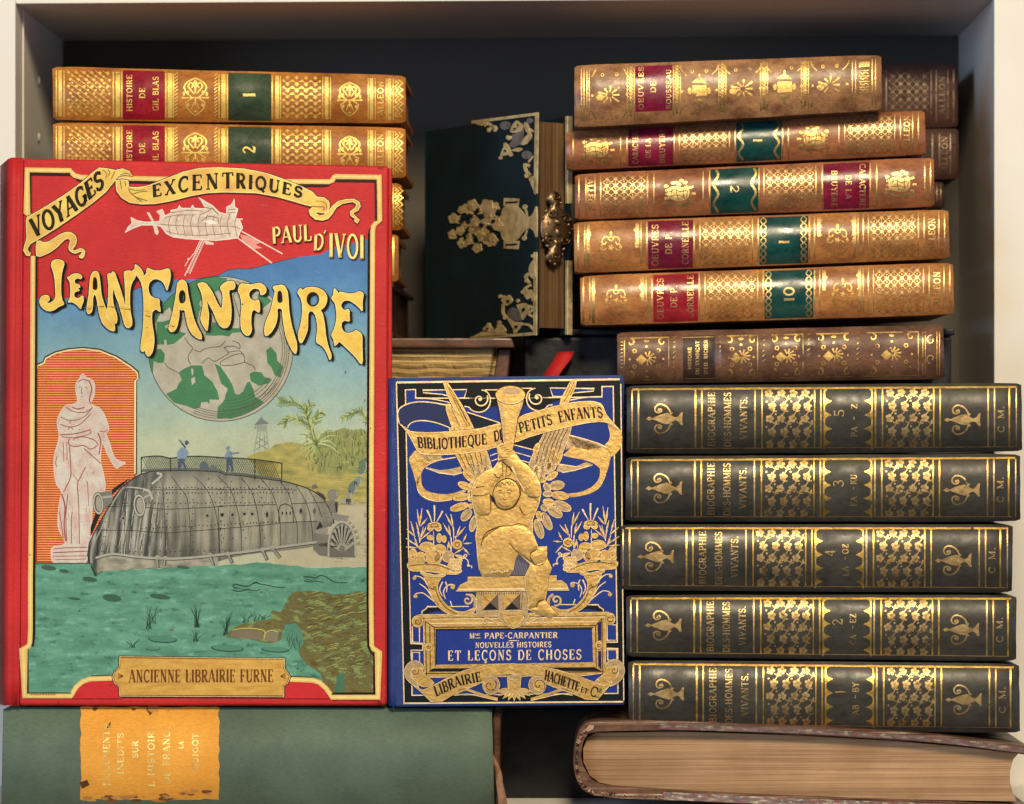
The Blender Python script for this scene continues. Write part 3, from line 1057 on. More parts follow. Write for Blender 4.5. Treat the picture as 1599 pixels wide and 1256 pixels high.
gil('1', 'tan leather book numbered 1 on its green label, topmost of the left stack', (82, 104), (633, 118), (634, 193), (83, 188), 21)
gil('2', 'tan leather book numbered 2, half hidden behind the top of the red picture book', (83, 191), (633, 199), (634, 279), (83, 275), 22)
gil('3', 'third tan book of the left stack, only its gilt zigzag tail showing', (78, 281), (627, 286), (629, 361), (78, 358), 23, False, -.040)
s4 = Spine('leather_book', 'plain tan book end with one gilt line, fourth in the left stack', (80, 364), (622, 366), (622, 441), (80, 440), -.036, .08, M['tan'], group=None, seed=24)
s4.band(614, 3.4, M['gilt_left'], .06, .86)
s4.tool.build('gilt_tooling', s4.root)


# ------------------------------------------------------------------ right stack
def ragged(sp, x, dr, mat, v0, v1, wd):
    N = 16
    vs = []
    for i in range(N + 1):
        v = v0 + (v1 - v0) * i / N
        vs += [sp.P(x, v), sp.P(x + dr * wd * (.55 + .75 * abs(nz(i * .9, x))), v)]
    sp.tool.add(vs, [(2 * i, 2 * i + 1, 2 * i + 3, 2 * i + 2) for i in range(N)], mat, 2, None)


def cartouche(sp, cx, cy, mat, k=1.0):
    A = sp.tool
    p = lambda x, y: (cx + x * k, cy + y * k)
    A.disc(*p(0, -20), 2.2, 4, mat, 2)
    A.stroke(ell(*p(0, -12), 4 * k, 3 * k, 10), 1.5, mat, 2, closed=True)
    for sg in (1, -1):
        A.stroke([p(*q) for q in smooth([(sg * 4, -15), (sg * 11, -14), (sg * 14, -7), (sg * 10, -3), (sg * 7, -7)], 4, False)], 1.9, mat, 2)
        A.stroke([p(*q) for q in smooth([(sg * 13, -4), (sg * 17, 2), (sg * 11, 6), (sg * 7, 2)], 4, False)], 1.8, mat, 2)
        A.disc(*p(sg * 15, 1), 2.8, 1.8, mat, 3)
        A.stroke([p(*q) for q in smooth([(sg * 14, 8), (sg * 15, 15), (sg * 9, 21), (0, 23)], 4, False)], 1.8, mat, 2)
    sp.star(*p(0, 2), 6 * k, mat, 3, 5)
    A.stroke([p(-9, 10), p(0, 13), p(9, 10)], 1.3, mat, 2)


def crest(sp, cx, cy, mat, k=1.0, flip=1, seed=1):
    A = sp.tool
    r = random.Random(seed)
    p = lambda x, y: (cx + x * k * flip, cy + y * k)
    A.poly([p(*q) for q in smooth([(-16, -8), (-6, -12), (6, -10), (14, -13), (17, -2), (13, 9), (2, 12), (-10, 10), (-17, 6)], 4)], mat, 2)
    for i in range(5):
        A.disc(*p(-20 + 2.5 * math.sin(i), -12 + 6.5 * i), 3.6, 2.8, mat, 2, n=8)
        a = -1.1 + i * .55
        A.stroke([p(21 * math.cos(a), 17 * math.sin(a)), p(27 * math.cos(a), 22 * math.sin(a))], 3.4, mat, 2)
        A.disc(*p(24 * math.cos(a) - 2, 19 * math.sin(a)), 2.6, 2.0, mat, 3, n=7)
    for q in ((-4, -18), (4, -21), (10, -18), (0, -15), (-9, -17)):
        A.disc(*p(*q), 4, 2.6, mat, 2, n=8)
    A.stroke([p(*q) for q in ((-18, 14), (-6, 18), (8, 16), (24, 14))], 2.6, mat, 2)
    A.stroke([p(*q) for q in ((-14, 19), (-8, 16))], 2.4, mat, 2)
    A.stroke([p(*q) for q in ((4, 22), (12, 17))], 2.4, mat, 2)
    LC = C(128, 82, 48)
    for q in ([(-15, -3), (-6, -6), (4, -3), (13, -6)], [(-13, 4), (-3, 2), (8, 5)], [(-2, -11), (-4, -4), (-1, 9)], [(8, -9), (7, 0), (9, 8)], [(-10, -9), (-12, 0)], [(14, -4), (12, 5)], [(-19, -14), (-19, 12)]):
        A.stroke([p(*v) for v in smooth(q, 3, False)], 1.1, M['ink'], 4, LC)


def wavy(sp, x, mat, w_=3.6, amp=3.4, n=2.2):
    sp.tool.stroke([sp.P(x + amp * math.sin(2 * math.pi * n * i / 40), .05 + .9 * i / 40) for i in range(41)], w_, mat, 4)


def twist(sp, x, mat, amp=4.2, n=3.5):
    for ph in (0, math.pi):
        sp.tool.stroke([sp.P(x + amp * math.sin(math.pi * n * 2 * i / 60 + ph), .04 + .92 * i / 60) for i in range(61)], 1.9, mat, 4 if ph else 5)


# Rousseau-type mottled calf, topmost
sp = Spine('leather_book', 'mottled brown gilt book with a single red label, topmost of the right stack', (897, 102), (1376, 86), (1377, 172), (897, 200), -.050, .10, M['tan3'], bulge=.0048, seed=31)
g, gw, gp = M['gilt_soft'], M['gilt_worn'], M['gilt_soft']
for x, wd in ((908, 1.6), (912, 1.8), (916.5, 1.8), (920, 1.4), (1331, 1.6), (1336, 1.6), (1362, 1.8), (1367, 1.4)):
    sp.band(x, wd, g, .07, .90)
for x in (985, 1057, 1128, 1193, 1257):
    sp.band(x - 5.5, 1.4, gw, .06, .9)
    sp.band(x + 5.5, 1.4, gw, .06, .9)
    for j in range(15):
        sp.diamond(*sp.P(x, .07 + .055 * j), 3.0, gw, 3)
    for j in range(10):
        for sg in (-3, 3):
            sp.tool.disc(*sp.P(x + sg, .07 + .055 * j + .027), 1.1, None, g, 3, n=5)
ctr = [(952, 0), (1092, 1), (1160, 0), (1225, 1), (1296, 0)]
for cx, kind in ctr:
    for sx_ in (-1, 1):
        for v, sg in ((.07, 1), (.88, -1)):
            q = sp.P(cx + sx_ * 30, v)
            sp.tool.stroke(smooth([q, (q[0] - sx_ * 3, q[1] + sg * 8), (q[0] - sx_ * 10, q[1] + sg * 15)] if kind or cx != 952 else [(q[0] - sx_ * 9, q[1]), (q[0] - sx_ * 4, q[1] + sg * 9), (q[0], q[1] + sg * 15)], 4, False), 1.9, gw, 2, taper=(1.3, .5))
        for v in (.17, .86):
            q = sp.P(cx + sx_ * 11, v)
            sp.tool.stroke(ell(q[0], q[1], 2.2, None, 8), 1.2, gw, 2, closed=True)
        q = sp.P(cx + sx_ * 27, .50)
        sp.tool.disc(q[0], q[1], 2.1, None, gw, 2, n=7)
    q = sp.P(cx, .50)
    if kind:
        sp.tool.poly([(q[0] - 11, q[1] - 8), (q[0] + 11, q[1] - 9), (q[0] + 12, q[1] + 8), (q[0] - 11, q[1] + 9)], gw, 2)
        for sg in (-1, 1):
            sp.tool.poly([(q[0] - 12, q[1] + sg * 13), (q[0] + 12, q[1] + sg * 12), (q[0], q[1] + sg * 22)], gw, 2)
            sp.tool.disc(q[0] + sg * 15, q[1], 3, 5, gw, 2)
            sp.tool.disc(q[0], q[1] + sg * 24, 1.8, 3, gw, 2)
    else:
        for i in range(9):
            a = -2.9 + i * .72
            r0, r1 = 4, (19, 14, 17, 20, 15)[i % 5]
            sp.tool.stroke([(q[0] + r0 * math.cos(a), q[1] + r0 * math.sin(a)), (q[0] + r1 * math.cos(a), q[1] + r1 * .85 * math.sin(a))], 3.0, gw, 2, taper=(.5, 1.2))
        sp.tool.disc(q[0] - 15, q[1] + 4, 6, 5, gw, 2)
sp.tool.poly([sp.P(1341, .12), sp.P(1358, .11), sp.P(1358, .20), sp.P(1341, .21)], g, 2)
for j in range(5):
    v = .27 + .10 * j
    sp.tool.stroke([sp.P(1342, v), sp.P(1357, v)], 1.4, gw, 2)
    sp.tool.stroke([sp.P(1343, v + .03), sp.P(1347, v + .06), sp.P(1352, v + .03), sp.P(1356, v + .06)], 1.6, gw, 2)
sp.tool.build('gilt_tooling', sp.root)
lb = sp.patch('title_label', 992, 1050, M['wine_label'], .05, .80)
sp.letter(lb, [('OEUVRES', 1001), ('DE', 1020), ('ROUSSEAU', 1044)], 0, 0, [(.06, .77), (.30, .50), (.12, .78)], [7.5, 8, 7.5], 1.8, gp)

# first volume with green wavy label
sp = Spine('leather_book', 'brown gilt book with green numeral 1 between wavy gold lines', (884, 205), (1444, 172), (1446, 242), (885, 266), -.036, .10, M['tan2'], bulge=.0046, seed=32,
           group='pair of brown volumes with wavy-edged green labels')
for x, wd in ((895, 1.6), (969, 1.8), (979, 1.4), (1053, 1.4), (1061, 1.8), (1139, 1.6), (1148, 1.8), (1222, 2), (1231, 1.6), (1310, 1.6), (1319, 1.6), (1397, 1.8), (1406, 1.8), (1425, 1.6), (1434, 1.6)):
    sp.band(x, wd, gp)
crest(sp, *sp.P(933, .52), gw, 1.0, 1, 2)
crest(sp, *sp.P(1271, .52), gw, 1.0, -1, 3)
sp.lattice(1064, 1136, 6, 6, g, gm=g)
sp.lattice(1322, 1394, 6, 6, g, gm=gp)
lb = sp.patch('title_label', 981, 1051, M['wine_label'])
vb = sp.patch('volume_label', 1150, 1220, M['teal_label'])
wavy(sp, 1157, gp)
wavy(sp, 1213, gp)
sp.tool.build('gilt_tooling', sp.root)
sp.letter(lb, [('CARACTERE', 992), ('DE LA', 1012), ('BRUYERE', 1034)], 0, 0, [(.03, .92), (.30, .78), (.06, .93)], [8.5, 8, 8.5], 1.7, gp)
sp.letter(vb, [('1', 1183)], 0, 0, [(.46, .52)], 14, 3, gp, name='numeral')
sp.letter(sp.root, [('ALLEON', 1416)], 0, 0, [(.10, .80)], 9, 2.0, gp)

# second volume, upside down
sp = Spine('leather_book', 'upside-down brown gilt book with green numeral 2 between wavy gold lines', (898, 272), (1458, 246), (1459, 323), (898, 344), -.040, .10, M['tan2'], bulge=.0046, seed=33,
           group='pair of brown volumes with wavy-edged green labels')
for x, wd in ((904, 1.8), (915, 1.6), (929, 1.6), (938, 1.8), (1011, 1.8), (1021, 1.6), (1098, 1.6), (1108, 2), (1185, 1.6), (1193, 1.8), (1274, 2), (1284, 1.8), (1359, 1.8), (1369, 2), (1444, 1.8), (1453, 1.8)):
    sp.band(x, wd, gp)
crest(sp, *sp.P(1060, .52), gp, .98, 1, 4)
crest(sp, *sp.P(1405, .52), gp, .98, 1, 5)
sp.lattice(941, 1008, 5, 6, g, gm=g)
sp.lattice(1196, 1271, 6, 6, g, gm=g)
lb = sp.patch('title_label', 1286, 1357, M['wine_label'])
vb = sp.patch('volume_label', 1110, 1184, M['teal_label'])
wavy(sp, 1118, gp)
wavy(sp, 1177, gp)
sp.tool.build('gilt_tooling', sp.root)
sp.letter(lb, [('BRUYERE', 1303), ('DE LA', 1325), ('CARACTERE', 1347)], 0, 0, [(.17, .94), (.28, .78), (.06, .96)], [9, 9, 9], 1.7, gp, down=True)
sp.letter(vb, [('2', 1147)], 0, 0, [(.38, .56)], 13, 2.4, gp, down=True, name='numeral')
sp.letter(sp.root, [('ALLEON', 922)], 0, 0, [(.12, .80)], 9, 2.0, gp, down=True)


def corneille(num, label, TL, TR, BR, BL, y0, mat, seed, dx, lab):
    sp = Spine('leather_book', label, TL, TR, BR, BL, y0, .10, mat, bulge=.0048, group='pair of honey brown volumes with twisted gold cords on green labels', seed=seed)
    X = lambda x: x + dx
    for x, wd in ((903, 2), (913, 1.8), (1001, 1.8), (1010, 2.2), (1084, 2), (1093, 2), (1175, 1.8), (1184, 2.4), (1264, 2), (1272, 1.8), (1340, 1.8), (1348, 2), (1356, 1.6), (1434, 1.8), (1443, 1.8), (1466, 1.8), (1475, 1.8)):
        sp.band(X(x), wd, g if x < 1100 else gp, .04, .90)
    cartouche(sp, *sp.P(X(954), .50), gw, 1.0)
    cartouche(sp, *sp.P(X(1308), .52), gw, 1.0)
    ragged(sp, X(916), 1, g, .06, .62, 8)
    ragged(sp, X(998), -1, g, .06, .55, 9)
    ragged(sp, X(1276), 1, g, .06, .46, 9)
    ragged(sp, X(1337), -1, g, .06, .46, 9)
    ragged(sp, X(916), 1, gw, .62, .95, 8)
    ragged(sp, X(1337), -1, gw, .46, .9, 8)
    for a_, b_ in ((1096, 1172), (1359, 1430)):
        sp.lattice(X(a_), X(b_), 6, 4, g, .05, .62, .9, 3.9, gm=g)
        sp.lattice(X(a_), X(b_), 6, 3, gw, .62, .95, .6, 3.2, gm=gw)  # lower rows in fainter gold, imitating weaker lamp reflection there
    lb = sp.patch('title_label', X(1012), X(1082), lab)
    vb = sp.patch('volume_label', X(1186), X(1262), M['teal_label'])
    twist(sp, X(1192), gp)
    twist(sp, X(1255), gp)
    sp.tool.build('gilt_tooling', sp.root)
    sp.letter(lb, [('OEUVRES', X(1023)), ('DE P.', X(1044)), ('CORNEILLE', X(1070))], 0, 0, [(.10, .92), (.26, .70), (.06, .91)], [10, 10, 10], 1.8, gp)
    sp.letter(vb, [(num, X(1224))], 0, 0, [(.50, .58) if num == '1' else (.36, .66)], 16, 3.6, gp, name='numeral')
    sp.letter(sp.root, [('ALLEON', X(1455))], 0, 0, [(.16, .84)], 10, 2.2, gp)


corneille('1', 'honey brown gilt book numbered 1 between twisted gold cords, above the one numbered 10', (896, 347), (1481, 327), (1483, 404), (897, 427), -.044, M['tan4'], 34, 0, M['wine_label'])
corneille('10', 'honey brown gilt book numbered 10 on its green label', (906, 431), (1488, 410), (1490, 491), (907, 509), -.048, M['tan4'], 35, 8, M['red_label'])

# brown book with raised bands and dark title panel
bnds = (1053, 1125, 1193, 1263, 1340)
sp = Spine('leather_book', 'dark brown ribbed book with black title panel, lying on the green volumes', (964, 519), (1473, 507), (1475, 592), (964, 600), -.072, .10, M['darkbrown'], bulge=.0055, bands=bnds, power=2.6, seed=36, bandh=.0016)
for a, b in ((975, 1044), (1131, 1183), (1201, 1254), (1272, 1332), (1351, 1434)):
    q = [sp.P(a, .12), sp.P(b, .12), sp.P(b, .93), sp.P(a, .93)]
    sp.tool.stroke(q, 1.5, gw, 2, closed=True)
    sp.tool.stroke([sp.P(a + 1, .12), sp.P(b - 1, .12)], 2.2, gw, 2)
    cx = (a + b) / 2
    for sx_ in (-1, 1):
        for v, sg in ((.20, 1), (.84, -1)):
            q = sp.P(cx + sx_ * (b - a) * .36, v)
            sp.tool.stroke(spiral(q[0], q[1], 6.5, 1.5, 90 if sx_ > 0 else 90, (90 + 300 * sx_)), 2.0, gw, 2, taper=(1.6, .6))
            q = sp.P(cx + sx_ * (b - a) * .27, v + sg * .17)
            sp.tool.stroke(ell(q[0], q[1], 2.8, None, 9), 1.4, gw, 2, closed=True)
        q = sp.P(cx + sx_ * (b - a) * .38, .53)
        sp.tool.disc(q[0], q[1], 1.9, None, gw, 2, n=7)
    for v in (.18, .29, .76, .87):
        q = sp.P(cx, v)
        sp.tool.disc(q[0], q[1], 4.5 if v in (.18, .87) else 1.9, 2 if v in (.18, .87) else 1.9, gw, 2, n=8)
    q = sp.P(cx, .53)
    sp.diamond(q[0] - 8, q[1] + 1, 9, gw, 2, .95)
    for i in range(7):
        a_ = -2.0 + i * .62
        sp.tool.stroke([(q[0] + 2 + 2 * math.cos(a_), q[1] - 2 + 2 * math.sin(a_)), (q[0] + 3 + 12 * math.cos(a_), q[1] - 1 + 11 * math.sin(a_))], 2.4, gw, 2, taper=(.6, 1.2))
for x in bnds:
    for j in range(9):
        q = sp.P(x, .12 + .095 * j)
        sp.tool.stroke([(q[0] - 2.5, q[1] + 2), (q[0] + 2.5, q[1] - 2)], 1.2, gw, 2)
for x in (1441, 1445, 1463, 1467):
    sp.band(x, 1.2, gw, .12, .93)
q = sp.P(1454, .28)
sp.tool.stroke(spiral(q[0], q[1], 8, 2, 80, 400), 1.8, gw, 2)
q = sp.P(1454, .62)
sp.tool.stroke(spiral(q[0], q[1], 8, 2, 260, -60), 1.5, gw, 2)
for j in range(12):
    sp.tool.stroke([sp.P(969, .12 + .07 * j), sp.P(973, .12 + .07 * j)], 1.2, gw, 2)
lb = sp.patch('title_label', 1062, 1117, M['black_label'], .10, .95)
sp.tool.stroke([sp.P(1064, .13), sp.P(1115, .13), sp.P(1115, .92), sp.P(1064, .92)], 1.3, gp, 3, closed=True)
sp.tool.build('gilt_tooling', sp.root)
sp.letter(lb, [('HISTOIRE', 1077), ('DU SYNDICAT', 1089), ("D'ED. RICHER", 1102)], 0, 0, [(.32, .74), (.20, .84), (.18, .84)], [5.5, 5.5, 5.5], 1.3, gp)


# second row, in the shade behind the right stack
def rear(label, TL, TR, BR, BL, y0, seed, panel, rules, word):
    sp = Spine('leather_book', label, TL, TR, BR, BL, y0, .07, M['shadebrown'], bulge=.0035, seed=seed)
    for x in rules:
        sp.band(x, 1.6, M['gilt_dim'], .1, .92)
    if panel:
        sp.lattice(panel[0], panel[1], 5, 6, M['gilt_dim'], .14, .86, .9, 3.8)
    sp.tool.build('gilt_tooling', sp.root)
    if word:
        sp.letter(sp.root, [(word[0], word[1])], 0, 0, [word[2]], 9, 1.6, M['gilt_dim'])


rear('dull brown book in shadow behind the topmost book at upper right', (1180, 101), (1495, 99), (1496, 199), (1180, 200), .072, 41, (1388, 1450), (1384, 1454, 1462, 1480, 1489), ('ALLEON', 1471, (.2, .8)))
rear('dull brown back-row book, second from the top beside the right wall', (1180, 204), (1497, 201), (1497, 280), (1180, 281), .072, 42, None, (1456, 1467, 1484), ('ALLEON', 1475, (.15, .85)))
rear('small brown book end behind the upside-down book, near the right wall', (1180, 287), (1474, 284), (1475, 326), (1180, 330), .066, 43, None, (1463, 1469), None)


# ------------------------------------------------------------------ big red picture book
redF = plane_fn((22, 247, -.094), (606, 259, -.094), (604, 1101, -.119))
red = thing('picture_book', 'large red picture book with an illustrated front cover, standing upright at the left', 'book', at(300, 1101, -.10))
n_ = (at(22, 247, redF(22, 247)) - at(22, 1101, redF(22, 1101))).cross(at(606, 259, redF(606, 259)) - at(22, 247, redF(22, 247)))
n_.normalize()
if n_.y < 0:
    n_ = -n_
fc = slab('front_cover', [(35, 247, redF(35, 247)), (607, 259, redF(607, 259)), (604, 1102, redF(604, 1102)), (29, 1102, redF(29, 1102))], n_ * .0036, M['red_cloth'], red, .0022, 3)
# spine and sunk joint, a thin lofted sheet curling back
prof = [(36, .0003), (33, .0012), (30, .0015), (26, .0008), (22, .0000), (18, .0003), (13, .0022), (8, .0056), (4, .0105), (1.5, .0165), (1.5, .0230), (5, .0285)]
prof_red = list(prof)
vs, fs, NR = [], [], 20
for i in range(NR + 1):
    t = i / NR
    for px, dy in prof:
        top = 246.5 + (max(0, 16 - px) * .9)
        bot = 1102 - max(0, 10 - px) * .3
        x = px - 6 * t * (1 if px > 12 else .45)
        py = top + (bot - top) * t
        vs.append(at(x, py, redF(x, py) + dy - .0002))
m_ = len(prof)
for i in range(NR):
    for j in range(m_ - 1):
        fs.append((i * m_ + j, i * m_ + j + 1, (i + 1) * m_ + j + 1, (i + 1) * m_ + j))
so = mesh_obj('spine', vs, fs, M['red_cloth'], red, True)
so.data.materials.append(M['faded_red'])
for k_, p_ in enumerate(so.data.polygons):
    if k_ % (m_ - 1) >= 6:
        p_.material_index = 1
md = so.modifiers.new('thick', 'SOLIDIFY')
md.thickness = .0008
md.offset = 0
bk_ = n_ * .0265
slab('back_cover', [(30, 249, redF(30, 249) + .0275), (612, 262, redF(612, 262) + .0275), (612, 1096, redF(612, 1096) + .0275), (24, 1096, redF(24, 1096) + .0275)], n_ * .003, M['red_cloth'], red, .0012, 2)
pq = [at(34, 258, redF(34, 258) + .0042), at(598, 270, redF(598, 270) + .0042), at(596, 1092, redF(596, 1092) + .0042), at(28, 1092, redF(28, 1092) + .0042)]
mesh_obj('page_block', pq + [p + n_ * .0215 for p in pq], BOXF, M['pages'], red)
# gilt rules and worn letters on the spine
def spine_y(x, y):
    t = (y - 246) / 856.0
    px = x + 6 * t * .45
    for (xa, ya), (xb, yb) in zip(prof_red, prof_red[1:]):
        if xb <= px <= xa and xa != xb:
            return redF(x, y) + ya + (yb - ya) * (xa - px) / (xa - xb) - .0009
    return redF(x, y) + .014


sa = Art(spine_y, step=.0002, thr=3)
K1, K2 = C(74, 50, 40), C(214, 186, 168)
for y in (294, 385):
    sa.stroke([(2, y), (11, y - 3)], 2.6, M['ink'], 1, K1)
    sa.stroke([(2, y + 4), (11, y + 1)], 1.4, M['ink'], 1, K2)
for y in (424, 548, 640, 664, 680, 703, 735, 898, 918, 1050, 1066):
    sa.disc(4.5, y, 1.5, 2.4, M['ink'], 1, K2, 7)
sa.stroke(smooth([(3, 452), (7, 456), (7, 500), (6, 524), (3, 526)], 4, False), 1.8, M['ink'], 1, K2)
sa.stroke([(3, 574), (6, 570), (6, 606), (3, 608)], 2.2, M['ink'], 1, K1)
for y in (985, 1006, 1022):
    sa.stroke([(1.5, y), (4, y + 9)], 2.4, M['ink_flat'], 1, C(44, 26, 26))
sa.build('spine_lettering', so)

INK, FLAT = M['ink'], M['ink_flat']
DK = C(58, 40, 24)
YEL, YEL2, ORG = C(250, 205, 92), C(252, 226, 130), C(232, 172, 88)
art = Art(redF)
# --- sky of the printed picture (a printed blend, deep blue to sand)
SK = [(420, C(78, 122, 166)), (470, C(98, 144, 178)), (545, C(130, 168, 172)), (630, C(164, 184, 164)), (690, C(188, 192, 156)), (900, C(192, 190, 154))]


def skycol(x, y):
    y2 = y + 16 * fz(x * .012, y * .03, 2)
    for (a, ca), (b, cb) in zip(SK, SK[1:]):
        if y2 <= b:
            return mixc(ca, cb, (y2 - a) / (b - a))
    return SK[-1][1]


art.poly([(57, 467), (110, 466), (165, 466), (211, 452), (250, 438), (305, 436), (341, 430), (356, 422), (369, 420), (391, 420), (426, 411), (463, 402), (500, 398), (518, 388), (563, 377), (578, 373), (578, 900), (50, 900)], INK, 1, skycol, thr=16)
art.stroke([(165, 466), (211, 452), (250, 438)], 1, FLAT, 2, DK)
art.stroke([(305, 436), (341, 430), (356, 422), (369, 420), (391, 420), (426, 411), (463, 402)], 1.2, FLAT, 2, C(70, 60, 60))


# --- shore, hill and palms
def hillcol(x, y):
    v = fz(x * .05, y * .12, 5, 4)
    c = mixc(C(196, 176, 92), C(138, 134, 84), .42 + .55 * v)
    if x > 495 and y < 740:
        c = mixc(c, C(128, 138, 84), .65)
    if y > 780:
        c = mixc(c, C(192, 178, 142), min(1, (y - 780) / 14))
    return c


art.poly([(385, 714), (404, 706), (420, 702), (430, 694), (456, 690), (470, 694), (488, 684), (505, 676), (520, 674), (537, 668), (550, 672), (566, 670), (578, 676), (578, 885), (430, 885), (424, 800), (400, 730)], INK, 2, hillcol, thr=5)
rnd = random.Random(4)
for i in range(300):
    x, y = rnd.uniform(478, 574), rnd.uniform(676, 738)
    l = rnd.uniform(4, 12)
    art.stroke([(x, y), (x + rnd.uniform(-3, 3), y - l)], rnd.uniform(1, 2.2), INK, 3, rnd.choice([C(120, 132, 78), C(158, 160, 92), C(96, 112, 74), C(176, 174, 104)]), taper=(1, .3))
for i in range(110):
    x, y = rnd.uniform(430, 570), rnd.uniform(724, 790)
    l = rnd.uniform(6, 20)
    art.stroke([(x, y), (x + l, y + rnd.uniform(-2, 2))], rnd.uniform(.8, 2), INK, 3, rnd.choice([C(122, 118, 72), C(204, 182, 96), C(150, 140, 80), C(214, 190, 100)]), taper=(.4, .4))


def frond(x0, y0, x1, y1, bend, n, ln, cols, side=(1, -1)):
    mx, my = (x0 + x1) / 2 + bend[0], (y0 + y1) / 2 + bend[1]
    pts = smooth([(x0, y0), (mx, my), (x1, y1)], 8, False)
    art.stroke(pts, 1.6, INK, 4, cols[0])
    for i in range(2, len(pts)):
        t = i / len(pts)
        dx, dy = pts[i][0] - pts[i - 1][0], pts[i][1] - pts[i - 1][1]
        L = math.hypot(dx, dy) or 1
        for s_ in side:
            l = ln * (1 - .45 * t) * rnd.uniform(.8, 1.15)
            ex = pts[i][0] + (dx / L * .75 - s_ * dy / L * .65) * l
            ey = pts[i][1] + (dy / L * .75 + s_ * dx / L * .65) * l + 1.5
            art.stroke([pts[i], ((pts[i][0] + ex) / 2, (pts[i][1] + ey) / 2 - 1), (ex, ey)], 2.4, INK, 4 + (i % 2), rnd.choice(cols), taper=(1.1, .3))


PC = [C(140, 152, 88), C(176, 184, 116), C(116, 132, 78), C(190, 194, 130)]
frond(490, 690, 438, 626, (8, -22), 8, 20, PC)
frond(486, 672, 484, 632, (-6, -6), 7, 17, PC)
frond(480, 664, 442, 662, (-6, -10), 7, 15, PC)
frond(488, 668, 502, 645, (2, -8), 6, 13, PC)
for a in range(11):
    an = -3.3 + a * .36
    r = rnd.uniform(24, 38)
    ex, ey = 494 + r * math.cos(an), 692 + r * .8 * math.sin(an) + (8 if an < -2.6 or an > -.4 else 0)
    art.stroke(smooth([(494, 692), (494 + r * .6 * math.cos(an), 690 + r * .62 * math.sin(an)), (ex, ey)], 5, False), 3.2, INK, 4, rnd.choice(PC), taper=(1, .3))
for a in range(6):
    an = 1.2 + a * .34
    art.stroke([(494, 692), (494 + 30 * math.cos(an), 692 + 28 * math.sin(an))], 2.8, INK, 4, rnd.choice(PC), taper=(1, .3))
frond(577, 668, 536, 653, (6, -18), 7, 13, PC)
# rocks at the right of the shore
for cx, cy, rx, ry, c in ((551, 761, 7, 11, C(112, 120, 112)), (559, 752, 6, 9, C(134, 140, 126)), (567, 728, 7, 14, C(104, 122, 96)), (545, 772, 4, 6, C(150, 148, 120)), (520, 772, 9, 8, C(132, 128, 112)), (545, 783, 9, 6, C(160, 150, 128))):
    art.disc(cx, cy, rx, ry, INK, 4, c, 10, .4)
    art.stroke(arc(cx + 1, cy, rx * .6, ry * .7, 40, -80, 6), 1.6, INK, 5, C(176, 176, 150))
# watch tower
TG = C(150, 156, 140)
art.poly([(397, 664), (406, 654), (408, 650), (411, 655), (421, 662)], INK, 3, C(122, 128, 122))
art.poly([(401, 664), (417, 664), (416, 673), (402, 673)], INK, 3, C(160, 162, 142))
for a, b in (((402, 673), (397, 706)), ((416, 673), (420, 704)), ((406, 673), (405, 704)), ((412, 673), (414, 704)), ((401, 682), (417, 692)), ((417, 682), (400, 692)), ((400, 692), (419, 702)), ((418, 692), (399, 702))):
    art.stroke([a, b], 1.3, INK, 3, TG)

# --- orange niche with the statue
niche = [(57, 576), (58, 570), (62, 569), (68, 566), (71, 559), (86, 551), (106, 546), (131, 544), (156, 547), (181, 557), (203, 571), (215, 581), (216, 590), (212, 594), (212, 882), (54, 882)]
art.poly(niche, INK, 3, C(198, 70, 34))
k_ = 0
yy = 549.0
while yy < 878:
    def xr(y):
        if y < 594:
            pts = [(131, 544), (156, 547), (181, 557), (203, 571), (215, 581), (215, 594)]
            for (xa, ya), (xb, yb) in zip(pts, pts[1:]):
                if ya <= y <= yb:
                    return xa + (xb - xa) * (y - ya) / (yb - ya)
        return 211
    def xl(y):
        if y < 570:
            return 131 - (131 - 62) * ((y - 544) / 26) ** .5
        return 57
    art.stroke([(xl(yy) + 1, yy), (xr(yy) - 2, yy)], 1.5, INK, 4, C(246, 168, 92))
    yy += 3.75
art.stroke(niche[:14], 4.2, FLAT, 4, DK)
art.stroke([(x + (.6 if x < 130 else -.8), y + 1) for x, y in niche[:14]] + [(210.5, 740)], 2.2, INK, 5, C(252, 222, 160))
art.stroke([(213.4, 594), (213.4, 742)], 1.6, FLAT, 4, DK)
z = zc(50, 540, 3.589)
stat = z([(275, 165), (290, 160), (300, 175), (340, 195), (352, 235), (345, 290), (330, 320), (342, 335), (372, 345), (402, 380), (425, 440), (430, 475), (415, 490), (435, 545), (455, 610), (478, 642), (515, 652), (521, 664), (498, 672), (478, 687), (455, 667), (420, 602), (396, 545), (386, 600), (386, 660), (402, 722), (410, 800), (380, 850), (345, 880), (335, 960), (331, 1110), (312, 1122), (308, 1205), (270, 1218), (170, 1216), (115, 1210), (108, 1142), (130, 1125), (186, 1110), (165, 1060), (145, 1010), (150, 900), (165, 820), (136, 775), (124, 700), (124, 620), (140, 560), (152, 505), (146, 470), (140, 430), (155, 380), (190, 335), (240, 325), (256, 308), (244, 250), (250, 205), (268, 182)])


def statcol(x, y):
    return mixc(C(220, 206, 184), C(214, 170, 150), .30 + .75 * fz(x * .09, y * .05, 3))


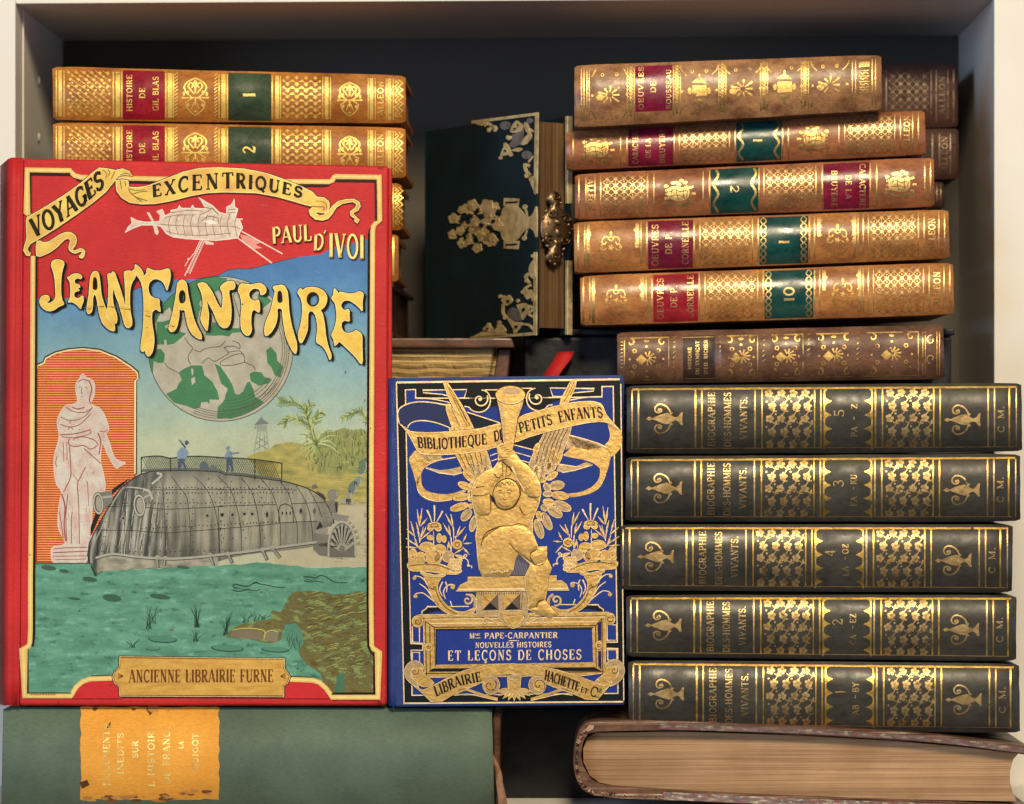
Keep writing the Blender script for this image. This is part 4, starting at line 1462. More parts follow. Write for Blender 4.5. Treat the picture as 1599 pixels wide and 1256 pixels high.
art.poly(smooth(stat, 3), INK, 6, statcol, thr=5)
art.stroke(smooth(stat, 3), 1.2, INK, 7, C(236, 206, 188), closed=True)
LN = C(166, 84, 72)
for ln, wd in (([(190, 345), (240, 372), (300, 372), (340, 345)], 1.2), ([(160, 400), (220, 420), (290, 400), (335, 350)], 1.2), ([(158, 440), (210, 455), (270, 440), (330, 380)], 1.3), ([(200, 470), (215, 455), (230, 470)], 1.2), ([(155, 500), (230, 495), (300, 480), (330, 470)], 1.6), ([(165, 510), (230, 515), (310, 500), (335, 480)], 1.2), ([(210, 520), (205, 550), (240, 565), (290, 560), (330, 580), (365, 560)], 1.5), ([(230, 525), (280, 510), (350, 530), (372, 560)], 1.4),
               ([(210, 560), (215, 650), (215, 740), (175, 820)], 1.5), ([(175, 540), (178, 650)], 1), ([(195, 540), (196, 640)], 1), ([(290, 575), (340, 620), (385, 660)], 1.4), ([(370, 490), (385, 540), (375, 610)], 1.8), ([(300, 680), (270, 740), (255, 780), (262, 900), (265, 1110)], 1.4), ([(230, 720), (260, 760)], 1), ([(200, 830), (190, 960), (195, 1100)], 1.3), ([(225, 930), (220, 1000), (222, 1110)], 1.3), ([(310, 760), (318, 900)], .9), ([(340, 720), (352, 700)], .9), ([(165, 830), (185, 900), (180, 1000), (188, 1095)], 2.2), ([(152, 930), (165, 1000), (175, 1080)], 1.4),
               ([(120, 1140), (200, 1132), (310, 1130)], 1.2), ([(118, 1160), (310, 1152)], 1.6), ([(118, 1180), (308, 1178)], 1.2), ([(130, 1200), (300, 1196)], 1), ([(262, 235), (275, 228)], 1.1), ([(295, 232), (310, 240)], 1.1), ([(280, 235), (276, 262), (284, 266)], 1), ([(276, 285), (290, 286)], 1), ([(320, 200), (335, 240), (322, 300), (328, 325)], 1.8), ([(255, 205), (285, 190), (320, 200)], 1.4), ([(225, 345), (260, 355), (295, 345)], 1.8), ([(380, 480), (410, 482), (425, 470)], 1.2), ([(140, 620), (132, 660), (140, 680)], 1.2)):
    art.stroke(smooth(z(ln), 4, False), wd, INK, 8, LN)

hatch(art, stat, 420, 84, 9, .8, INK, 7, [LN, C(196, 140, 122), C(238, 224, 204)], 3, .3)
hatch(art, stat, 160, 20, 8, .8, INK, 7, [LN, C(196, 140, 122)], 4, .5)
# --- globe
z = zc(220, 400, 4.831)
GR, LND, BR_ = C(74, 128, 84), C(192, 182, 158), C(104, 96, 80)
gcx, gcy, gr = 344.5, 545.0, 112.5
art.poly(ell(gcx, gcy, gr + 1.2, None, 64), FLAT, 3, C(64, 70, 54))
art.poly(ell(gcx, gcy, gr, None, 64), INK, 4, lambda x, y: mixc(LND, C(176, 164, 138), .4 + .8 * fz(x * .05, y * .05, 9)), thr=9)
rim = lambda a0, a1, n=10: [(gcx + gr * math.cos(math.radians(a0 + (a1 - a0) * i / n)), gcy - gr * math.sin(math.radians(a0 + (a1 - a0) * i / n))) for i in range(n + 1)]
for pts in (rim(168, 92, 14) + z([(650, 168), (640, 200), (610, 240), (580, 262), (500, 300), (450, 335), (440, 365), (455, 390), (440, 420), (430, 480), (410, 470), (300, 420), (235, 430), (215, 385), (190, 410), (150, 430), (130, 470)]),
            z([(118, 495), (170, 495), (215, 480), (230, 500), (180, 530), (190, 545), (270, 560), (340, 585), (300, 620), (250, 662), (196, 672), (192, 632), (176, 632), (176, 668), (120, 668)]),
            z([(490, 565), (530, 545), (540, 500), (600, 505), (700, 545), (750, 545), (758, 575), (690, 580), (665, 608), (640, 605), (610, 598), (560, 602), (485, 598)]),
            z([(880, 290), (930, 280), (985, 340), (940, 380), (900, 412)]),
            rim(200, 186, 4) + z([(118, 705), (150, 700), (182, 742), (172, 805), (132, 808), (96, 792)]),
            z([(285, 880), (330, 848), (380, 825), (462, 826), (480, 900), (540, 950), (578, 1020), (592, 1085), (520, 1082), (512, 1122), (480, 1100), (455, 1130), (440, 1145), (402, 1155), (340, 1130), (250, 1108), (190, 1040), (270, 1000), (285, 960), (310, 935)]),
            z([(555, 810), (600, 832), (650, 905), (690, 970), (710, 1040), (742, 1045), (772, 1020), (800, 955), (822, 948), (850, 1010), (860, 1060), (930, 1105), (860, 1158), (760, 1205), (680, 1228), (575, 1222), (580, 1140), (630, 1085), (640, 1040), (655, 1010), (605, 960), (580, 880)]),
            z([(820, 890), (850, 872), (910, 877), (930, 912), (985, 925), (965, 960), (890, 978), (830, 945)]),
            z([(945, 712), (978, 685), (1022, 732), (1030, 790), (1076, 838), (1050, 918), (1010, 900), (985, 840), (955, 808)])):
    art.poly(pts, INK, 5, GR)
for pts in (z([(378, 850), (394, 850), (396, 890), (385, 905)]), z([(378, 925), (405, 912), (412, 950), (385, 975)]), z([(600, 960), (655, 1000), (640, 1040), (628, 1090), (600, 1120), (540, 1110), (515, 1082), (580, 1090), (608, 1060), (590, 1000)]), z([(180, 430), (215, 385), (232, 420), (210, 470), (150, 485), (130, 460)]), z([(455, 1105), (500, 1100), (520, 1130), (490, 1150), (450, 1140)])):
    art.poly(pts, INK, 6, LND)
for r_ in (98, 101.5, 105, 108.5):
    art.stroke([(gcx + r_ * math.cos(math.radians(a)) * .985, gcy + r_ * math.sin(math.radians(a))) for a in range(-22, 118, 4)], .9, INK, 7, C(96, 90, 70))
for r_ in (78, 83, 88, 93):
    art.stroke([(gcx + 10 + r_ * math.cos(math.radians(a)), gcy + r_ * 1.03 * math.sin(math.radians(a))) for a in range(34, 96, 4)], .9, INK, 7, C(84, 96, 70))
for ln in ([(330, 615), (360, 660), (390, 700), (355, 760), (375, 820)], [(400, 705), (440, 722), (480, 700), (540, 688), (600, 680), (636, 640)], [(180, 805), (205, 840), (285, 880)], [(460, 810), (480, 790), (512, 770), (555, 795), (620, 760), (660, 730), (630, 690), (700, 680), (745, 700), (740, 660), (690, 640)], [(605, 825), (600, 800), (650, 770), (720, 740), (775, 745), (785, 800), (850, 830), (862, 862)], [(610, 825), (700, 822), (785, 800)], [(660, 725), (740, 715), (770, 740)], [(720, 190), (745, 210), (700, 300), (712, 350), (745, 460)]):
    art.stroke(smooth(z(ln), 3, False), 1.2, INK, 7, BR_)
art.poly(z([(655, 172), (700, 165), (745, 180), (735, 240), (705, 300), (715, 420), (750, 470), (745, 540), (700, 545), (705, 380), (640, 300), (610, 250)]), INK, 6, LND)

# --- the iron boat
z = zc(130, 670, 5.232)
zz = zc(340, 670, 5.233)


def boatcol(x, y):
    u = (x - 140) / 370
    base = mixc(C(100, 96, 84), C(166, 157, 132), min(1, max(0, u * 2.0 + (760 - y) / 160)))
    if x < 262:
        s_ = math.sin((x + (y - 800) * .16 * (1 - u)) * .42) * .5 + .3 * fz(x * .12, y * .02, 6)
        base = mixc(base, C(40, 42, 44) if s_ < 0 else C(206, 198, 174), min(.92, abs(s_) * 1.25) * (1.0 if x < 235 else .5))
    st = fz(x * .10, y * .010, 1, 2)
    base = mixc(base, C(62, 62, 58) if st > 0 else C(190, 180, 154), min(.5, abs(st) * (1.0 if y > 800 else .5)))
    if x > 440 and y > 815:
        base = mixc(base, C(92, 90, 82), .4)
    if x > 490:
        base = mixc(base, C(98, 96, 90), .45)
    top = 736 - .00035 * (x - 300) ** 2 * -1 + (0 if x > 260 else (260 - x) * .55)
    if y < top + 20:
        base = mixc(base, C(66, 66, 62), .6 * max(0, min(1, (top + 20 - y) / 20)))
    if y > 846:
        base = mixc(base, C(70, 68, 62), .35 * min(1, (y - 846) / 20))
    return base


boat = z([(95, 1205), (55, 1120), (36, 1030), (50, 930), (100, 830), (150, 740), (200, 650), (250, 560), (310, 480), (370, 430), (460, 375), (560, 345), (710, 338), (900, 340), (1100, 348)]) + \
    zz([(60, 372), (180, 380), (340, 402), (520, 425), (620, 448), (720, 480), (800, 520), (865, 570), (905, 640), (940, 720), (950, 770), (900, 800), (830, 830), (838, 940), (600, 985), (350, 1010), (100, 1050)]) + \
    z([(1050, 1100), (870, 1118), (600, 1125), (420, 1130), (280, 1150), (180, 1180), (140, 1195)])
art.poly(z([(230, 500), (60, 880), (60, 800), (100, 690), (230, 510)]), FLAT, 9, C(34, 34, 32))
art.poly(z([(225, 545), (310, 470), (385, 400), (290, 455), (235, 495)]), FLAT, 9, C(34, 34, 32))
art.poly(smooth(boat, 2), INK, 10, boatcol, thr=3.6)
art.stroke(boat[1:26], 1.8, FLAT, 11, C(50, 50, 46))
art.stroke(smooth(z([(108, 1195), (70, 1120), (66, 1030), (80, 950), (130, 850), (180, 740), (240, 610), (310, 500), (350, 475)]), 3, False), 2.2, INK, 12, C(160, 154, 138))
art.stroke(smooth(z([(95, 1200), (50, 1110), (46, 1030), (60, 950)]), 3, False), 4.5, FLAT, 11, C(70, 68, 64), taper=(1, .4))
PL = C(58, 56, 50)
for ln in ([(340, 480), (430, 495), (520, 498), (700, 497), (900, 496), (1151, 494)], [(150, 640), (400, 630), (640, 655), (860, 650), (1151, 632)], [(110, 828), (400, 830), (660, 850), (880, 835), (1151, 815)], [(650, 500), (665, 700), (668, 850), (672, 1050)], [(720, 385), (780, 470), (845, 560), (865, 700), (875, 850), (870, 1050)], [(900, 385), (990, 470), (1050, 580), (1090, 720), (1105, 850), (1110, 1030)]):
    art.stroke(smooth(z(ln), 3, False), 1.0, FLAT, 12, PL)
for ln in ([(0, 498), (430, 496), (640, 500)], [(0, 632), (300, 622), (480, 618)], [(600, 612), (880, 600)], [(0, 818), (340, 790), (510, 770), (640, 760), (820, 755)], [(0, 385), (95, 480), (140, 590), (170, 700), (190, 830), (195, 1000)], [(190, 400), (270, 500), (315, 640), (340, 790), (355, 990)], [(345, 400), (430, 500), (480, 620), (510, 770), (515, 960)], [(510, 430), (580, 530), (620, 680), (650, 800), (650, 940)], [(640, 460), (720, 600), (760, 740), (780, 920)], [(740, 490), (810, 610), (850, 720)], [(5, 640), (10, 800), (15, 1010)]):
    art.stroke(smooth(zz(ln), 3, False), 1.0, FLAT, 12, PL)
art.stroke(smooth(z([(470, 725), (455, 830), (435, 940), (432, 1030)]), 3, False), 2.0, INK, 12, C(176, 170, 154))
art.stroke(smooth(z([(560, 450), (640, 380), (600, 360)]), 3, False), 3.0, INK, 12, C(190, 184, 164))
art.stroke(smooth(z([(320, 480), (430, 480), (530, 505), (560, 580)]), 3, False), 2.0, INK, 12, C(180, 174, 156))
hatch(art, boat, 260, 92, 20, 1.0, INK, 11, [C(60, 60, 56), C(196, 188, 164), C(90, 88, 80)], 6, .12)
hatch(art, z([(60, 1110), (60, 960), (180, 740), (310, 500), (460, 380), (640, 380), (660, 1040)]), 150, 98, 34, 1.8, INK, 11, [C(38, 40, 42), C(206, 198, 174), C(52, 52, 50)], 7, .10)
# rivets along the seams
for (x0, y0), (x1, y1), n in ((z([(560, 480)])[0], zz([(630, 485)])[0], 40), (z([(560, 525)])[0], zz([(640, 520)])[0], 40), (z([(150, 612)])[0], zz([(480, 600)])[0], 40), (z([(480, 815)])[0], zz([(500, 760)])[0], 38), (z([(120, 1010)])[0], zz([(200, 990)])[0], 26)):
    for i in range(n):
        t = (i + .2 * math.sin(i * 7)) / n
        art.disc(x0 + (x1 - x0) * t, y0 + (y1 - y0) * t + .8 * math.sin(i * 5), 1.15, None, FLAT, 13, PL, 6)
for x in (685, 890, 1130):
    for i in range(9):
        art.disc(*z([(x + 6 * math.sin(i), 520 + 58 * i)])[0], 1.15, None, FLAT, 13, PL, 5)
for x, k in ((30, 0), (215, 1), (370, 2), (110, 3)):
    for i in range(8):
        art.disc(*zz([(x + 14 * math.sin(i * 2), 430 + 66 * i)])[0], 1.15, None, FLAT, 13, PL, 5)
for x in (115, 125, 150, 165):
    for i in range(5):
        art.disc(*z([(x + i * (8 if x > 140 else 4), 1000 - i * 60)])[0], .9, None, FLAT, 13, PL, 5)
lowh = z([(110, 1075), (180, 1045), (260, 1035), (400, 1052), (560, 1066), (740, 1070), (900, 1062), (1050, 1050), (1100, 1046), (1100, 1110), (870, 1130), (600, 1135), (420, 1140), (280, 1160), (170, 1190), (140, 1190)])
art.poly(lowh, INK, 12, lambda x, y: mixc(C(178, 166, 140), C(126, 118, 100), .4 + .9 * fz(x * .05, y * .1, 8)), thr=5)
# portholes and the arched door
for f, x, y, r in ((z, 1012, 708, 3.6), (z, 1132, 702, 3.0), (zz, 38, 702, 3.6), (zz, 118, 702, 3.8), (zz, 215, 694, 3.8), (zz, 280, 694, 3.8), (z, 325, 727, 3.6)):
    art.disc(*f([(x, y)])[0], r, None, INK, 13, C(150, 142, 124), 12)
    art.disc(*f([(x + 2, y + 1)])[0], r * .52, None, FLAT, 14, C(30, 30, 28), 9)
art.disc(*zz([(402, 698)])[0], 3.8, 6, INK, 13, C(150, 142, 124), 12)
art.disc(*zz([(403, 700)])[0], 1.8, 4.2, FLAT, 14, C(30, 30, 28), 9)
for x in (680, 790):
    art.disc(*zz([(x, 672)])[0], 3.0, 5, INK, 13, C(120, 116, 108), 12)
    art.disc(*zz([(x, 670)])[0], 1.6, 3.4, FLAT, 14, C(44, 46, 48) if x == 680 else C(90, 90, 88), 9)
art.stroke(zz([(500, 770), (498, 660), (512, 625), (550, 612), (590, 625), (612, 660), (620, 765)]), 1.3, FLAT, 13, PL)
for x in (528, 562, 592):
    art.disc(*zz([(x, 688)])[0], 1.1, 3, FLAT, 14, C(36, 34, 32), 8)
# rail at the water line with its clamps
art.stroke(smooth(z([(100, 1055), (180, 1032), (260, 1022), (400, 1040), (560, 1055), (740, 1060), (900, 1050), (1040, 1038)]) + zz([(0, 1030), (180, 1010), (350, 988), (560, 958), (810, 925)]), 3, False), 3.6, INK, 13, C(172, 166, 146))
art.stroke(smooth([(x, y + 2.4) for x, y in z([(100, 1055), (180, 1032), (260, 1022), (400, 1040), (560, 1055), (740, 1060), (900, 1050), (1040, 1038)]) + zz([(0, 1030), (180, 1010), (350, 988), (560, 958), (810, 925)])], 3, False), 1.0, FLAT, 14, PL)
for a, b in ((z([(605, 1050)])[0], z([(610, 1135)])[0]), (z([(670, 1055)])[0], z([(660, 1120)])[0]), (z([(1035, 1030)])[0], z([(1065, 1115)])[0]), (zz([(85, 1020)])[0], zz([(120, 1095)])[0]), (zz([(365, 985)])[0], zz([(405, 1070)])[0]), (zz([(445, 970)])[0], zz([(510, 1050)])[0])):
    art.stroke([a, b], 5, FLAT, 14, C(84, 80, 70))
    art.stroke([(a[0] - .6, a[1]), (b[0] - .6, b[1])], 2.8, INK, 15, C(156, 150, 130))
    art.disc(a[0], a[1], 4, 3.4, INK, 16, C(168, 160, 140), 9)
# lamps on the bow
for cx, cy, rx, ry, tl in ((122, 610, 44, 92, (235, 545)), (458, 625, 50, 94, (545, 530))):
    p, q = z([(cx, cy)])[0], z([tl])[0]
    art.poly([(p[0], p[1] - 17), (q[0], q[1] - 8), (q[0] + 1, q[1] + 9), (p[0] + 3, p[1] + 15)], INK, 13, C(128, 122, 108))
    art.stroke([(p[0] + 2, p[1] - 9), (q[0], q[1] + 1)], 3, INK, 14, C(176, 168, 148))
    art.disc(p[0], p[1], rx / 5.1, ry / 5.1, FLAT, 14, C(74, 70, 62), 20, -.08)
    art.disc(p[0], p[1], rx / 5.6, ry / 5.5, INK, 15, C(190, 182, 160), 20, -.08)
    art.disc(p[0], p[1], rx / 7.4, ry / 6.6, FLAT, 16, C(84, 80, 70), 18, -.08)
    art.disc(p[0] + .8, p[1] + .4, rx / 9.5, ry / 7.6, INK, 17, C(164, 154, 132), 18, -.08)
art.stroke(smooth(z([(490, 495), (540, 510), (565, 575)]), 3, False), 3.4, INK, 14, C(186, 180, 160))
# stern machinery and paddle wheel
for q, c in (([(770, 460), (800, 450), (820, 480), (770, 490)], C(112, 108, 98)), ([(800, 505), (860, 530), (890, 580), (840, 545)], C(70, 68, 62)), ([(890, 590), (940, 580), (985, 600), (975, 690), (920, 680), (905, 620)], C(128, 120, 104)), ([(955, 600), (980, 598), (978, 680), (966, 680)], C(60, 58, 52)), ([(1000, 565), (1085, 570), (1090, 615), (1010, 610)], C(168, 158, 134)), ([(1045, 570), (1085, 572), (1088, 615), (1048, 615)], C(104, 98, 86)), ([(930, 690), (1070, 710), (1060, 750), (940, 740)], C(140, 134, 118)), ([(790, 820), (900, 812), (895, 850), (830, 860), (790, 850)], C(150, 144, 128)), ([(830, 860), (910, 860), (905, 960), (825, 960)], C(128, 122, 106)), ([(800, 830), (835, 755), (860, 800)], C(44, 44, 42)), ([(780, 940), (900, 930), (900, 1040), (830, 1030), (780, 980)], C(120, 114, 98))):
    art.poly(zz(q), INK, 12, c)
art.disc(*zz([(935, 540)])[0], 7, 8, INK, 12, C(140, 132, 116), 12)
wc, wr = zz([(1015, 1000)])[0], 21
art.poly([(wc[0] - wr, wc[1] + 9)] + arc(wc[0], wc[1] - 8, wr, 38, 180, 0, 18) + [(wc[0] + wr, wc[1] + 9)], INK, 13, C(112, 106, 94))
for i in range(9):
    a = math.radians(12 + i * 19.5)
    art.stroke([(wc[0] + 3 * math.cos(a), wc[1] - 3 * math.sin(a)), (wc[0] + (wr - 2) * math.cos(a), wc[1] - 6 - 36 * math.sin(a))], 3.6, INK, 14, C(164, 156, 136), taper=(.7, 1.2))
    a += .17
    art.stroke([(wc[0] + 7 * math.cos(a), wc[1] - 7 - 6 * math.sin(a)), (wc[0] + (wr - 4) * math.cos(a), wc[1] - 6 - 34 * math.sin(a))], 2.6, FLAT, 14, C(52, 50, 46), taper=(.4, 1.2))
art.stroke([(wc[0] - wr, wc[1] + 9)] + arc(wc[0], wc[1] - 8, wr, 38, 180, 0, 18) + [(wc[0] + wr, wc[1] + 7)], 2.8, INK, 15, C(178, 170, 148))
for i in range(8):
    a = math.radians(5 + i * 14)
    art.poly([(wc[0] + wr * math.cos(a), wc[1] - 8 - 38 * math.sin(a)), (wc[0] + (wr + 7) * math.cos(a - .06), wc[1] - 8 - 43 * math.sin(a - .06)), (wc[0] + (wr + 7) * math.cos(a + .1), wc[1] - 8 - 43 * math.sin(a + .1))], INK, 13, C(150, 142, 122))
art.disc(wc[0], wc[1] - 3, 4.5, 6, INK, 16, C(122, 114, 98), 10)
for i in range(26):
    x, y = rnd.uniform(505, 572), rnd.uniform(795, 880)
    if abs(x - wc[0]) < 26 and y < 868:
        x = 568
    art.stroke([(x, y), (x + rnd.uniform(5, 14), y + rnd.uniform(-1, 1))], 1.1, INK, 12, rnd.choice([C(140, 130, 104), C(206, 192, 158)]), taper=(.4, .4))
# guard rail with wire mesh, and the crew
topr = smooth(z([(473, 232), (560, 222), (640, 222), (710, 238), (820, 226), (960, 222), (1100, 230)]) + zz([(0, 232), (200, 240), (400, 260), (525, 280)]), 4, False)
botr = smooth(z([(473, 352), (560, 345), (710, 338), (900, 340), (1100, 348)]) + zz([(60, 372), (180, 380), (340, 402), (522, 424)]), 4, False)


def at_x(pl, x):
    for (xa, ya), (xb, yb) in zip(pl, pl[1:]):
        if xa <= x <= xb:
            return ya + (yb - ya) * (x - xa) / ((xb - xa) or 1)
    return pl[-1][1]


WR = C(88, 88, 66)
x = 221
while x < 438:
    for sg in (1, -1):
        x2 = x + sg * 13
        if 220.5 <= x2 <= 440:
            art.stroke([(x, at_x(topr, x)), (x2, at_x(botr, x2))], .55, FLAT, 13, WR)
    x += 3.4
art.stroke(topr, 1.3, FLAT, 14, C(60, 62, 48))
for x in (220.6, 266, 398, 440):
    art.stroke([(x, at_x(topr, x) - 1), (x, at_x(botr, x) + 3)], 1.4, FLAT, 14, C(52, 52, 42))
art.stroke([(x, y - 2) for x, y in botr], 3.4, INK, 13, C(112, 114, 104))
BL_, BL2 = C(74, 88, 108), C(128, 146, 158)
for f, parts in ((z, [([(770, 335), (775, 250), (800, 240), (820, 250), (845, 330), (830, 332), (808, 270), (790, 335)], BL_), ([(765, 245), (770, 190), (800, 150), (840, 165), (860, 190), (840, 245)], BL2), ([(830, 100), (850, 92), (862, 112), (848, 130), (832, 125)], BL_), ([(780, 85), (792, 90), (840, 150), (830, 158)], BL_), ([(955, 330), (955, 280), (985, 262), (1020, 290), (1030, 335)], C(92, 100, 106)), ([(1030, 335), (1050, 290), (1085, 305), (1095, 340)], C(104, 110, 110))]),
                 (zz, [([(70, 345), (72, 240), (95, 225), (118, 240), (128, 345), (112, 345), (98, 270), (86, 345)], BL_), ([(50, 235), (75, 180), (110, 180), (120, 235)], BL2), ([(68, 150), (85, 136), (102, 150), (90, 172), (72, 170)], BL2), ([(100, 195), (175, 186), (176, 194), (105, 210)], BL2)])):
    for p, c in parts:
        art.poly(f(p), INK, 15, c)


# --- water
def watcol(x, y):
    v = fz(x * .018 + .6 * nz(y * .05, 3), y * .075, 7, 4)
    c = mixc(C(112, 166, 134), C(82, 132, 104), .5 + .62 * v)
    w2 = fz(x * .05, y * .2, 11, 3)
    if w2 > .28:
        c = mixc(c, C(136, 186, 156), (w2 - .28) * 1.5)
    if w2 < -.35:
        c = mixc(c, C(48, 90, 74), (-.35 - w2) * 1.7)
    return c


surf = [(52, 884)]
for i in range(60):
    x = 54 + (578 - 54) * i / 59
    yb = 880 if x < 144 else (898 if x < 160 else (892 - (x - 160) * .05 if x < 400 else (878 + (x - 400) * .10 if x < 500 else 886)))
    surf.append((x, yb + 2.6 * nz(x * .09, 2)))
art.poly(surf + [(578, 1020), (588, 1090), (515, 1090), (500, 1066), (480, 1062), (440, 1062), (440, 1040), (190, 1040), (177, 1060), (130, 1060), (112, 1090), (38, 1090), (38, 1012), (48, 1006)], INK, 18, watcol, thr=4.2)
art.stroke(surf[1:14], 2, INK, 19, C(70, 96, 70))
art.poly(z([(80, 1130), (55, 1110), (70, 1150), (95, 1205), (115, 1205)]), FLAT, 19, C(54, 56, 52))
DKW, LTW = C(58, 92, 78), C(140, 186, 160)
for i in range(230):
    x, y = rnd.uniform(60, 560), rnd.uniform(900, 1040)
    if x > 440 and y > 930:
        continue
    l = rnd.uniform(6, 26)
    art.stroke(smooth([(x, y), (x + l / 2, y + rnd.uniform(-2.5, 2.5)), (x + l, y + rnd.uniform(-2, 2))], 3, False), rnd.uniform(.8, 2.4), INK, 19, mixc(watcol(x, y), rnd.choice([DKW, LTW]), rnd.uniform(.15, .5)), taper=(.3, .3))
for cx, cy, rx, ry in ((76, 887, 12, 4), (100, 892, 8, 3), (140, 905, 12, 4), (175, 934, 15, 6), (286, 886, 10, 2.5), (116, 935, 10, 2), (250, 932, 17, 4)):
    art.disc(cx, cy, rx, ry, INK, 19, C(62, 94, 76), 12, .12)
# two crocodiles
z4 = zc(210, 900, 4.208)
KC = C(46, 74, 62)
for pl, wd in (([(645, 65), (665, 52), (700, 62), (750, 66), (790, 42), (830, 52), (880, 60), (930, 72), (990, 72)], 2.2), ([(645, 92), (690, 100), (740, 90), (800, 95), (830, 85)], 1.9), ([(655, 72), (700, 84), (760, 84)], 1.2), ([(645, 65), (660, 80), (690, 78)], 1.4), ([(780, 50), (800, 40), (812, 52)], 2.4),
               ([(1110, 5), (1150, 5), (1190, 12), (1220, -5), (1260, 5), (1290, 25), (1330, 42), (1400, 42)], 2.2), ([(1115, 30), (1160, 38), (1200, 32), (1245, 42)], 1.9), ([(1120, 15), (1160, 26), (1190, 22)], 1.3)):
    art.stroke(smooth(z4(pl), 3, False), wd, INK, 20, KC, taper=(1, .6))


# reeds and lily pads
def reeds(x, y, n, h, c):
    for i in range(n):
        a = rnd.uniform(-.5, .6)
        hh = h * rnd.uniform(.5, 1.1)
        art.stroke(smooth([(x + rnd.uniform(-5, 5), y), (x + a * 10, y - hh * .6), (x + a * 26, y - hh)], 3, False), 1.2, INK, 20, c, taper=(1.1, .4))


for x, y, n, h in ((232, 982, 8, 34), (308, 980, 14, 34), (352, 992, 12, 34), (306, 1002, 8, 18), (207, 1012, 6, 14), (384, 972, 6, 14), (400, 970, 5, 12), (412, 968, 4, 10), (240, 975, 4, 26)):
    reeds(x, y, n, h, C(58, 88, 66))
for cx, cy, rx, ry in ((254, 998, 23, 5.5), (355, 1012, 26, 5.5), (430, 1014, 22, 4.5), (238, 1013, 12, 2.4)):
    art.disc(cx, cy + .8, rx, ry, INK, 20, C(48, 84, 66), 18, .05)
    art.disc(cx, cy, rx * .9, ry * .8, INK, 21, C(84, 134, 106), 18, .05)
art.disc(268, 984, 4, 2, INK, 20, C(128, 110, 84), 8)


# --- mossy bank
def bankcol(x, y):
    u = x * .035 + y * .012
    v = fz(u * 1.2, y * .10 - x * .03, 4, 4)
    c = mixc(C(126, 112, 60), C(88, 84, 52), .5 + .8 * v)
    if v > .22:
        c = mixc(c, C(138, 150, 84), min(.85, (v - .22) * 3.2))
    if v < -.3:
        c = mixc(c, C(84, 62, 36), min(.8, (-.3 - v) * 2.4))
    return c


bank = z4([(610, 400), (640, 350), (700, 318), (800, 295), (900, 280), (890, 245), (915, 225), (960, 235), (990, 180), (1020, 130), (1070, 100), (1230, 100), (1300, 120), (1400, 116), (1545, 125)]) + [(578, 1012), (588, 1018), (588, 1088), (516, 1088), (505, 1068)] + z4([(1220, 640), (1150, 590), (1100, 540), (1080, 490), (1110, 440), (1090, 370), (980, 350), (960, 420), (880, 440), (760, 415)])
art.poly(smooth(bank, 2), INK, 21, bankcol, thr=3.6)
for i in range(330):
    x, y = rnd.uniform(475, 572), rnd.uniform(928, 1060)
    if x < 470 + max(0, (y - 990)) * .5:
        continue
    art.stroke(smooth([(x, y), (x + 6, y - 2.5), (x + rnd.uniform(9, 16), y - rnd.uniform(1, 5))], 3, False), rnd.uniform(1.6, 3.4), INK, 22, rnd.choice([C(150, 158, 84), C(120, 132, 74), C(100, 84, 44), C(170, 168, 92), C(86, 78, 44), C(112, 120, 80)]), taper=(.3, .5))
art.poly(z4([(625, 395), (645, 360), (720, 350), (840, 362), (850, 410), (820, 420), (720, 408)]), INK, 22, C(126, 112, 86))
art.poly(z4([(858, 372), (900, 362), (945, 372), (940, 430), (870, 425), (850, 410)]), INK, 22, C(132, 120, 92))
art.stroke(smooth(z4([(640, 355), (720, 342), (840, 352), (858, 380), (850, 412)]), 3, False), 1.8, INK, 23, C(190, 172, 84))
art.stroke(smooth(z4([(862, 370), (900, 355), (945, 368)]), 3, False), 1.6, INK, 23, C(190, 172, 84))
art.poly(z4([(985, 320), (1060, 310), (1100, 360), (1110, 430), (1080, 490), (1010, 430), (985, 380)]), INK, 22, C(86, 136, 108))
art.poly(z4([(1330, 650), (1375, 630), (1385, 700), (1370, 770), (1320, 760)]), INK, 23, C(74, 112, 84))
for i in range(12):
    x, y = z4([(1000 + i * 8, 400 + (i % 4) * 18)])[0]
    art.stroke([(x, y + 6), (x + rnd.uniform(-4, 5), y - 6)], 1.3, INK, 23, C(60, 84, 60), taper=(1, .3))

# --- red notches cut by the gold frame at the foot of the picture
RED = C(208, 44, 46)
art.poly([(112, 1091), (118, 1078), (128, 1066), (140, 1061), (190, 1060), (190, 1091)], INK, 24, RED)
art.poly([(446, 1061), (488, 1063), (500, 1070), (510, 1082), (515, 1091), (440, 1091)], INK, 24, RED)
art.build('printed_picture', fc)

# --- gold frame line
fr = Art(redF)
FG, FD = C(236, 190, 104), C(44, 30, 20)
lines = [
    [(51.5, 400), (50, 700), (47.5, 900), (47.5, 985), (46.5, 1004), (44, 1010), (36.5, 1013.5), (38.5, 1087), (112, 1087), (113, 1083), (119, 1073), (128, 1065), (140, 1060.5), (178, 1059)],
    [(48, 338), (42, 333), (42.5, 265.5), (110, 266.5), (113, 271), (117, 274.5), (126, 277), (150, 278)],
    [(178, 278), (265, 280)],
    [(444, 283.5), (514, 284), (519, 282), (522, 276.5), (524, 275.8), (592, 277), (593, 345), (586.5, 349), (583, 354), (582, 362), (580, 700), (579.5, 940), (580.5, 1008), (583, 1013), (591, 1018.5), (590, 1089), (517, 1089), (515.5, 1084), (509, 1075), (499, 1066), (489, 1062.5), (452, 1061)]]
ins = [(1, 0), (1, 1), (0, 1), (-1, 1)]
